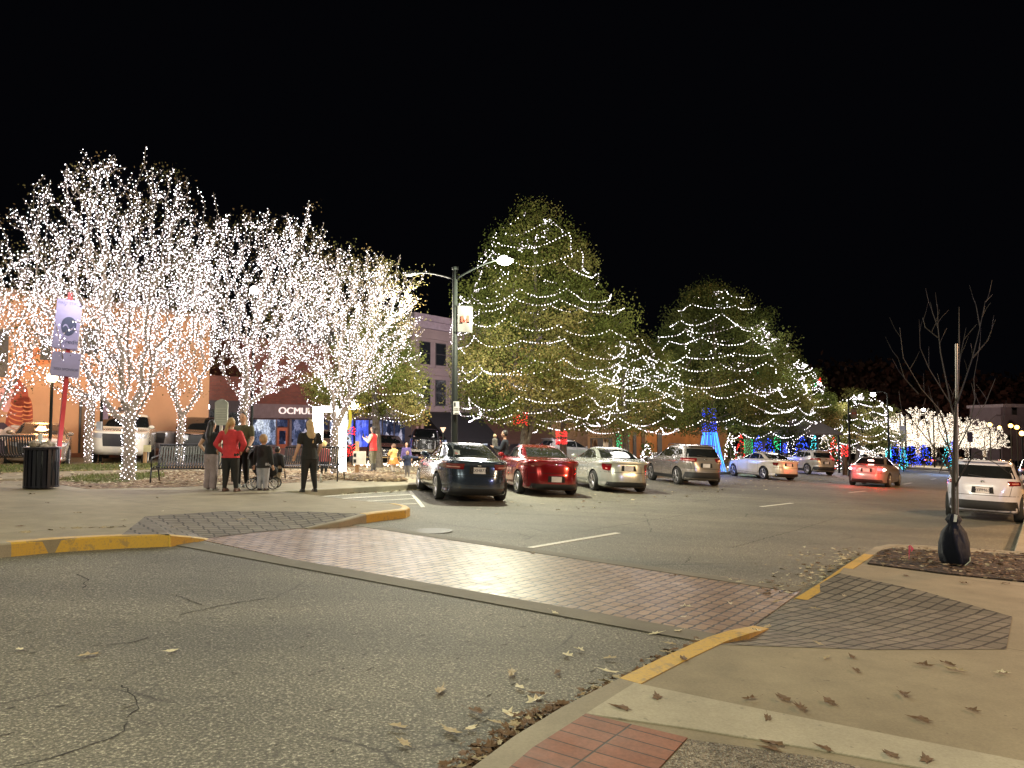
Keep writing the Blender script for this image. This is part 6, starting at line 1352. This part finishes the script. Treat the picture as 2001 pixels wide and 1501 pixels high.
def car(prof, name, label, cat, loc, phi, col, mat=None, plate='', lit=False, front=False, group=None, rough=.25, metal=.4, bumperdark=False, platez=None, tlm=None, scale=None, twoexh=True, tlz=None, rims=5, extra=None):
    P = {'sed': SED, 'suv': SUVP, 'trk': TRK}[prof]; sl = P['sl']
    sx, sy, sz = scale or (1, 1, 1)
    T = np.array(sl, float); k = np.arange(len(T)); ks = np.linspace(0, len(T)-1, 5*(len(T)-1)+1)
    def cr(y):
        out = []
        for s in ks:
            i = min(int(s), len(T)-2); f = s-i; p = [y[max(i-1, 0)], y[i], y[i+1], y[min(i+2, len(T)-1)]]
            m1 = (p[2]-p[0])/2; m2 = (p[3]-p[1])/2; d = p[2]-p[1]
            if d == 0 or m1*d < 0: m1 = 0
            if d == 0 or m2*d < 0: m2 = 0
            m1 = max(-abs(3*d), min(abs(3*d), m1)); m2 = max(-abs(3*d), min(abs(3*d), m2))
            out.append((2*f**3-3*f*f+1)*p[1]+(f**3-2*f*f+f)*m1+(-2*f**3+3*f*f)*p[2]+(f**3-f*f)*m2)
        return np.array(out)
    D = np.stack([cr(T[:, c]) for c in range(5)], 1)
    D[:, 1:3] *= sx; D[:, 3] *= sy; D[:, 0] = .0+D[:, 0]*sz
    def par(z):
        z = z*sz; return [float(np.interp(z, D[:, 0], D[:, c])) for c in range(1, 5)]
    def sidep(x, z, s):
        x *= sx
        xr, xf, b, n = par(z); xc, a = (xr+xf)/2, (xf-xr)/2
        t = min(.9999, abs((x-xc)/a)); return Vector((x, s*b*(1-t**n)**(1/n), z*sz))
    def endp(y, z, s):   # s=-1 rear, +1 front
        y *= sy
        xr, xf, b, n = par(z); xc, a = (xr+xf)/2, (xf-xr)/2
        t = min(.9999, abs(y/b)); return Vector((xc+s*a*(1-t**n)**(1/n), y, z*sz))
    def wrap(q, z, s, e): # q angle fraction: 0 end centre, 1 side centre
        xr, xf, b, n = par(z); xc, a = (xr+xf)/2, (xf-xr)/2
        an = q*math.pi/2; return Vector((xc+e*a*abs(math.cos(an))**(2/n), s*b*abs(math.sin(an))**(2/n), z*sz))
    def q_y(y, z):
        y *= sy
        xr, xf, b, n = par(z); return math.asin(min(1, (abs(y)/b)**(n/2)))/(math.pi/2)
    def q_x(dx, z):
        dx *= sx
        xr, xf, b, n = par(z); a = (xf-xr)/2; return math.acos(min(1, ((a-dx)/a)**(n/2)))/(math.pi/2)
    def patch(fn, c, nu=8, nv=5, off=.004, mb=None):
        mb = mb or MB(); vs = []
        for i in range(nu+1):
            for j in range(nv+1):
                u, v = i/nu, j/nv
                g = lambda U, V: fn((c[0][0]*(1-U)+c[1][0]*U)*(1-V)+(c[2][0]*(1-U)+c[3][0]*U)*V, (c[0][1]*(1-U)+c[1][1]*U)*(1-V)+(c[2][1]*(1-U)+c[3][1]*U)*V)
                p = g(u, v); e = .02
                du = g(min(1, u+e), v)-g(max(0, u-e), v); dv = g(u, min(1, v+e))-g(u, max(0, v-e))
                nn = du.cross(dv)
                if nn.length < 1e-9: nn = Vector((p.x, p.y, 0))
                nn.normalize()
                if nn.dot(Vector((p.x*.3, p.y, (p.z-.7)*.5))) < 0: nn = -nn
                vs.append(p+nn*off)
        m = nv+1
        return mb.add(vs, [(i*m+j, (i+1)*m+j, (i+1)*m+j+1, i*m+j+1) for i in range(nu) for j in range(nv)])
    # tilt with the ground
    h = R(90)-phi
    nrm = Vector((.044, .016, 1)).normalized()
    fw = Vector((math.cos(h), math.sin(h), 0)); fw = (fw-nrm*fw.dot(nrm)).normalized(); lf = nrm.cross(fw)
    rot = Matrix((fw, lf, nrm)).transposed().to_euler()
    t = thing(name, label, cat, loc, rot=rot, group=group)
    paint = mat or m_paint('paint_'+name+'_%d' % (abs(hash(col)) % 99999 if False else int(col[0]*900+col[1]*90+col[2]*9)), col, rough, metal)
    # body shell
    NA = 64; mb = MB(); vs = []
    for row in D:
        z, xr, xf, b, n = row; xc, a = (xr+xf)/2, (xf-xr)/2
        for j in range(NA):
            an = 2*math.pi*(j+.5)/NA; c_, s_ = math.cos(an), math.sin(an)
            e = 2/n; e = e*.5+.5*e
            vs.append((xc+a*math.copysign(abs(c_)**e, c_), b*math.copysign(abs(s_)**e, s_), z))
    n = len(D)
    mb.add(vs, [(i*NA+j, i*NA+(j+1) % NA, (i+1)*NA+(j+1) % NA, (i+1)*NA+j) for i in range(n-1) for j in range(NA)]+[tuple(range(NA-1, -1, -1)), tuple(range((n-1)*NA, n*NA))])
    body = mb.build('body', [paint, TRIM])
    rx, fx = P['ra']*sx, (P['ra']+P['wb'])*sx; wr = P['wr']*sz; B = P['sl'][3][3]*sy
    cut = MB()
    for xx in (rx, fx):
        for s in (-1, 1): cut.lathe([(wr+.055, (B-.30)*s), (wr+.055, (B+.2)*s)], 28, (xx, 0, wr), axis='Y')
    co = cut.build('cutter', TRIM); 
    bm = bmesh.new(); bm.from_mesh(co.data); bmesh.ops.recalc_face_normals(bm, faces=bm.faces); bm.to_mesh(co.data); bm.free()
    md = body.modifiers.new('b', 'BOOLEAN'); md.object = co; md.operation = 'DIFFERENCE'; md.solver = 'EXACT'
    try: md.material_mode = 'TRANSFER'
    except Exception: pass
    dg = bpy.context.evaluated_depsgraph_get(); me = bpy.data.meshes.new_from_object(body.evaluated_get(dg)); me.name = 'body'
    body.modifiers.clear(); body.data = me; bpy.data.objects.remove(co); body.parent = t
    me.shade_smooth()
    try: me.set_sharp_from_angle(angle=R(32))
    except Exception: pass
    # glass
    for s in (-1, 1):
        w = MB()
        for c in P['side']: patch(lambda x, z: sidep(x, z, s), c, 8, 6, .005, w)
        w.build('side_window', GLASS, t, smooth=True)
    z0, z1, y0, y1 = P['rg']; rg = patch(lambda y, z: endp(y, z, -1), ((-y0, z0), (y0, z0), (-y1, z1), (y1, z1)), 16, 8, .005).build('rear_window', GLASS, t, smooth=True)
    z0, z1, y0, y1 = P['ws']; patch(lambda y, z: endp(y, z, 1), ((-y0, z0), (y0, z0), (-y1, z1), (y1, z1)), 16, 8, .005).build('windscreen', GLASS, t, smooth=True)
    # seams
    sm = MB(); zt = P['side'][0][0][1]
    for s in (-1, 1):
        for x in P['door']: patch(lambda xx, z: sidep(xx, z, s), ((x-.006, .33), (x+.006, .33), (x-.006, zt-.03), (x+.006, zt-.03)), 1, 8, .0025, sm)
        patch(lambda xx, z: sidep(xx, z, s), ((P['door'][0], .325), (P['door'][-1], .325), (P['door'][0], .337), (P['door'][-1], .337)), 16, 1, .0025, sm)
    patch(lambda y, z: endp(y, z, -1), ((-.8, P['bump']), (.8, P['bump']), (-.8, P['bump']+.012), (.8, P['bump']+.012)), 20, 1, .003, sm)
    tz0, tz1, ty, twx = tlz or P['tl']
    for s in (-1, 1): patch(lambda y, z: endp(y, z, -1), ((s*.60, P['bump']), (s*.61, P['bump']), (s*(.66), tz0), (s*.67, tz0)), 1, 6, .003, sm)
    sm.build('panel_gap', SEAM, t)
    # black lower panel and sills
    v0, v1, vy = P['val']; vb = MB()
    patch(lambda y, z: endp(y, z, -1), ((-vy, v0), (vy, v0), (-vy*.94, v1), (vy*.94, v1)), 20, 4, .006, vb)
    if bumperdark or prof == 'suv':
        for s in (-1, 1):
            patch(lambda xx, z: sidep(xx, z, s), ((P['ra']+.42, v0+.02), (P['ra']+P['wb']-.42, v0+.02), (P['ra']+.42, v0+.13), (P['ra']+P['wb']-.42, v0+.13)), 16, 2, .008, vb)
            patch(lambda qq, z: wrap(qq, z, s, -1), ((q_y(.78, v0+.05), v0+.03), (q_x(.42, v0+.05), v0+.03), (q_y(.78, v1-.05), v1-.03), (q_x(.38, v1-.1), v1-.14)), 8, 3, .007, vb)
    vb.build('lower_bumper', TRIM, t, smooth=True)
    # lamps
    lens = E('lit_red_lens', (1.0, 0.03, 0.035), 14) if lit else (tlm or LIGHTRED)
    for s in (-1, 1):
        tl = patch(lambda qq, z: wrap(qq, z, s, -1), ((q_y(ty, tz0), tz0), (q_x(twx, tz0), tz0+.02), (q_y(ty-.04, tz1), tz1), (q_x(twx*.9, tz1), tz1)), 12, 4, .010).build('tail_light', lens, t, smooth=True)
        if lit:
            c = wrap(q_y(.72, (tz0+tz1)/2), (tz0+tz1)/2, s, -1)
            MB().ball(c+Vector((-.02, 0, 0)), (.04, .12, .055), 12, 6).build('bulb_glow', E('brake_light_core', (1, .5, .42), 20), tl)
        else:
            patch(lambda qq, z: wrap(qq, z, s, -1), ((q_y(ty+.06, tz0), tz0+.045), (q_x(twx*.7, tz0), tz0+.05), (q_y(ty+.06, tz0), tz0+.075), (q_x(twx*.7, tz0), tz0+.085)), 10, 2, .013).build('reversing_lamp', M('pink_lens', (.6, .25, .22), .15, coat=1), tl, smooth=True)
        hz0, hz1 = P['hl']
        patch(lambda qq, z: wrap(qq, z, s, 1), ((q_y(.52, hz0), hz0), (q_x(.40, hz0), hz0+.05), (q_y(.50, hz1), hz1-.01), (q_x(.50, hz1), hz1)), 10, 4, .010).build('headlight', M('clear_lens', (.55, .57, .6), .08, .3, coat=1), t, smooth=True)
    hz0, hz1 = P['hl']
    patch(lambda y, z: endp(y, z, 1), ((-.46, hz0-.28), (.46, hz0-.28), (-.52, hz1-.02), (.52, hz1-.02)), 10, 6, .008).build('grille', TRIM, t, smooth=True)
    gr = MB()
    for k_ in range(4):
        zz = hz0-.22+k_*.08
        patch(lambda y, z: endp(y, z, 1), ((-.46, zz), (.46, zz), (-.46, zz+.015), (.46, zz+.015)), 10, 1, .014, gr)
    gr.build('grille_bar', (TRIM if prof == 'trk' else CHROME) if front else POLEM, t)
    zb = P['rg'][1]
    if lit:
        MB().box(endp(0, zb-.10, -1)+Vector((-.02, 0, 0)), (.03, .26, .05)).build('high_brake_light', E('brake_light_core', (1, .35, .28), 20), t)
    # plate
    pz = platez or P['plate'][0]; c = endp(0, pz, -1)
    rc = patch(lambda y, z: endp(y, z, -1), ((-.26, pz-.085), (.26, pz-.085), (-.24, pz+.09), (.24, pz+.09)), 8, 3, .006).build('plate_recess', SEAM if prof != 'trk' else TRIM, t)
    pl = MB().box((0, 0, 0), (.012, .305, .152)).build('number_plate', PLATE, t); pl.location = c+Vector((-.022, 0, 0))
    if plate:
        tx = text('plate_text', plate, .105, PTEXT, pl, (-.008, 0, 0), (R(90), 0, R(-90)), .002); 
    bz = (tz0+tz1)/2+.03 if prof != 'trk' else 1.0
    bd = MB(); cc = endp(0, bz, -1); bd.ball((0, 0, 0), (.012, .055, .03), 12, 4); bo = bd.build('badge', CHROME, t, smooth=True); bo.location = cc+Vector((-.012, 0, 0))
    for k_, s in enumerate((-1, 1)):
        if P['exh'] and (twoexh or s > 0):
            MB().tube([endp(s*P['exh'][1], P['exh'][0]-.03, -1)+Vector((d_, 0, 0)) for d_ in (.12, -.02)], .042, 12, cap=False).build('exhaust_tip', CHROME, t, smooth=True)
    # mirrors, handles, fin
    for s in (-1, 1):
        p = sidep(P['side'][0][0][0]-.12, zt-.02, s)
        MB().ball(p+Vector((0, s*.10, .05)), (.07, .11, .075), 12, 6).box(p+Vector((0, s*.01, .02)), (.05, .10, .03)).build('wing_mirror', paint, t, smooth=True)
        for x in (P['door'][1]+.16, P['door'][2]+.17):
            p = sidep(x, P['hand'], s); MB().box(p+Vector((0, s*.012, 0)), (.17, .022, .028)).build('door_handle', paint if prof != 'trk' else CHROME, t)
    if P['fin']: MB().add([(P['fin']+.1, 0, P['sl'][-1][0]*sz-.01), (P['fin']-.1, .02, P['sl'][-1][0]*sz-.01), (P['fin']-.1, -.02, P['sl'][-1][0]*sz-.01), (P['fin']-.09, 0, P['sl'][-1][0]*sz+.06)], [(0, 1, 3), (0, 3, 2), (1, 2, 3), (0, 2, 1)]).build('roof_antenna', paint, t)
    if prof == 'suv':
        for s in (-1, 1):
            pts = [Vector((x*sx, s*.60*sy, (1.665+dz)*sz)) for x, dz in ((.2, -.09), (.05, -.01), (-.7, .015), (-1.5, .0), (-1.65, -.06))]
            MB().tube(pts, .018, 6).build('roof_rail', TRIM, t, smooth=True)
        MB().tube([endp(-.05, 1.19, -1)+Vector((-.03, 0, 0)), endp(.34, 1.24, -1)+Vector((-.03, 0, 0))], .012, 5).build('wiper', TRIM, t)
        MB().box((-1.78*sx, 0, 1.615*sz), (.22, 1.15*sy, .035)).build('spoiler', paint, t)
    if prof == 'trk':
        MB().box((-1.95*sx, 0, 1.325*sz), (1.86*sx, 1.72*sy, .02)).build('bed_cover', TRIM, t)
        MB().box((-3.03*sx, 0, .60*sz), (.14, 1.85*sy, .16)).build('rear_bumper', CHROME, t)
    # wheels
    for xx in (rx, fx):
        for s in (-1, 1):
            wy = (B-.125)*s
            prof_t = [(wr-.10, -.105), (wr-.02, -.11), (wr, -.085), (wr, .085), (wr-.02, .11), (wr-.10, .105)]
            w = MB().lathe(prof_t, 28, (0, 0, 0), axis='Y').build('tyre', TYRE, t, smooth=True)
            w.data.set_sharp_from_angle(angle=R(40)) if hasattr(w.data, 'set_sharp_from_angle') else None
            w.location = (xx, wy, wr); rr = wr-.095
            rb = MB().lathe([(rr+.006, .108*s), (rr-.015, .112*s), (rr-.03, .07*s), (.06, .06*s)], 28, axis='Y').build('wheel_well_disc', TRIM, w)
            rm = MB(); rm.lathe([(rr+.006, .104*s), (rr+.004, .114*s), (rr-.022, .114*s), (rr-.024, .09*s)], 28, axis='Y')
            rm.lathe([(.055, .07*s), (.055, .108*s), (.0, .112*s)], 14, axis='Y')
            for q in range(rims*2 if rims > 4 else 5):
                a_ = 2*math.pi*q/(rims*2 if rims > 4 else 5)+(.15 if q % 2 else -.15)*(rims > 4)+.3
                rm.tube([Vector((.04*math.cos(a_), .098*s, .04*math.sin(a_))), Vector(((rr-.01)*math.cos(a_), .108*s, (rr-.01)*math.sin(a_)))], [.022, .017], 5)
            rm.build('rim', ALLOY, w)
    return t
def rearpx(px, py, phi, P, sx=1.0):
    """centre of a car whose rear axle stands on this ground pixel"""
    p = gp(px, py); f_ = Vector((math.sin(phi), math.cos(phi), 0)); q = p-f_*(P['ra']*sx)
    return Vector((q.x, q.y, gz(q.x, q.y)))
G_ROW = 'cars parked nose-in along the park kerb'
ph = R(-16)
c1 = car('sed', 'parked_car', 'dark blue-grey saloon parked nearest, first in the row beside the hatched wedge', 'car', rearpx(917, 977, ph, SED), ph, (0.055, 0.075, 0.115), plate='CXH8737', group=G_ROW, rough=.2, metal=.6, tlz=(.82, .96, .40, .45))
ph = R(-15)
car('sed', 'parked_car', 'dark red saloon parked between the blue-grey car and the silver saloon', 'car', rearpx(1065, 965.5, ph, SED), ph, (0.28, 0.012, 0.016), plate='', group=G_ROW, rough=.2, metal=.5, platez=.50, tlz=(.80, .98, .56, .28), twoexh=False)
ph = R(-13)
car('sed', 'parked_car', 'silver saloon parked third in the row, between the red saloon and the grey crossover', 'car', rearpx(1206, 960, ph, SED), ph, (0.52, 0.54, 0.50), group=G_ROW, rough=.25, metal=.55, tlz=(.72, .94, .60, .35), platez=.80, twoexh=False)
ph = R(-12)
car('suv', 'parked_car', 'grey crossover with black lower bumper parked beside the silver saloon', 'car', rearpx(1360, 948, ph, SUVP), ph, (0.36, 0.33, 0.31), group=G_ROW, rough=.25, metal=.6, bumperdark=True)
ph = R(-16)
car('sed', 'parked_car', 'cream white saloon parked side-on beyond the grey crossover', 'car', rearpx(1519, 937.5, ph, SED), ph, (0.66, 0.60, 0.50), group=G_ROW, rough=.25, metal=.2, tlz=(.76, .93, .62, .3), platez=.82, twoexh=False)
ph = R(-10)
car('suv', 'parked_car', 'silver estate-like SUV parked last in the row past the cream saloon', 'car', rearpx(1600, 928, ph, SUVP), ph, (0.50, 0.47, 0.43), group=G_ROW, rough=.25, metal=.4, bumperdark=True)
ph = R(36)
mv = rearpx(1700, 950, ph, SED)
car('sed', 'moving_car', 'silver saloon driving away in the lane with bright red brake lights', 'car', mv, ph, (0.24, 0.22, 0.23), lit=True, rough=.3, metal=.2, tlz=(.78, .92, .50, .3))
fwd = Vector((math.sin(ph), math.cos(ph), 0)); rgt = Vector((fwd.y, -fwd.x, 0))
for s in (-.7, 0, .7): lamp('brake_light', mv-fwd*(2.75 if s else 1.9)+rgt*s+Vector((0, 0, .86 if s else 1.36)), 60 if s else 30, (1, .015, .012), .06)
ph = R(35)
car('suv', 'parked_car', 'white crossover with black trim parked at the right kerb behind the staked tree', 'car', rearpx(1923, 1015, ph, SUVP, .95), ph, (0.62, 0.63, 0.74), plate='QYPM637', rough=.22, metal=.05, scale=(.95, .97, .97), bumperdark=True, tlz=(.98, 1.10, .60, .45))
car('suv', 'parked_car', 'black SUV parked ahead of the white crossover, cut by the right frame edge', 'car', rearpx(2030, 958, ph, SUVP), ph, (0.02, 0.02, 0.024), scale=(1.08, 1.03, 1.05))
ph = R(62)
car('sed', 'moving_car', 'dark blue saloon with glowing orange-red tail lights by the far junction', 'car', rearpx(1822, 911, ph, SED), ph, (0.025, 0.03, 0.07), tlm=E('dim_tail_light', (1, .14, .04), 5), rough=.2)
car('trk', 'moving_car', 'black pickup behind the dark blue saloon at the far junction', 'pickup', rearpx(1858, 904, R(70), TRK), R(70), (0.02, 0.02, 0.025))
car('sed', 'moving_car', 'pale grey saloon far off under the lit trees at the right', 'car', rearpx(1908, 893, R(-100), SED), R(-100), (0.5, 0.48, 0.52))
car('sed', 'moving_car', 'distant red saloon beyond the lit trees near the amber lamps', 'car', rearpx(1948, 889, R(-100), SED), R(-100), (0.4, 0.02, 0.02), tlm=E('dim_tail_light', (1, .14, .04), 5))
car('suv', 'parked_car', 'dark far-off SUV seen between the moving saloon and the dark blue saloon', 'car', rearpx(1782, 905, R(75), SUVP), R(75), (0.03, 0.03, 0.035))
car('sed', 'parked_car', 'distant white saloon beyond the junction, under the leftmost far lights', 'car', rearpx(1728, 899, R(60), SED), R(60), (0.5, 0.5, 0.5))
# back street, seen under the trees
G_B = 'vehicles parked in the back street in front of the shops'
def mid(px, py): p = gp(px, py); return Vector((p.x, p.y, gz(p.x, p.y)))
a = R(158)
car('trk', 'pickup_truck', 'white pickup facing the camera between the two left lit trees', 'pickup', mid(243, 901), a, (0.72, 0.70, 0.62), front=True, group=G_B, metal=.05)
car('trk', 'pickup_truck', 'pale grey pickup parked just behind the white pickup', 'pickup', mid(305, 889), a, (0.5, 0.48, 0.48), front=True, group=G_B, metal=.1)
car('trk', 'pickup_truck', 'black pickup with chrome grille facing out beside the memorial plaque', 'pickup', mid(392, 899), a, (0.03, 0.03, 0.03), front=True, group=G_B)
car('sed', 'parked_car', 'grey-brown saloon parked behind the litter bin and left bench', 'car', mid(76, 907), R(150), (0.30, 0.24, 0.18), front=True, group=G_B)
car('sed', 'parked_car', 'olive grey car seen through the glowing arch', 'car', mid(640, 899), R(160), (0.25, 0.26, 0.2), front=True, group=G_B, scale=(1, 1, 1.1))
car('sed', 'parked_car', 'black saloon facing out behind the woman in the red jacket', 'car', mid(757, 903), R(165), (0.02, 0.02, 0.022), front=True, group=G_B)
car('trk', 'pickup_truck', 'black pickup seen from behind, left of the street lamp pole', 'pickup', mid(829, 897), R(-8), (0.015, 0.015, 0.018), group=G_B)
car('suv', 'parked_car', 'white estate car seen over the roof of the red saloon', 'car', mid(1110, 906), R(60), (0.6, 0.6, 0.56), group=G_B)
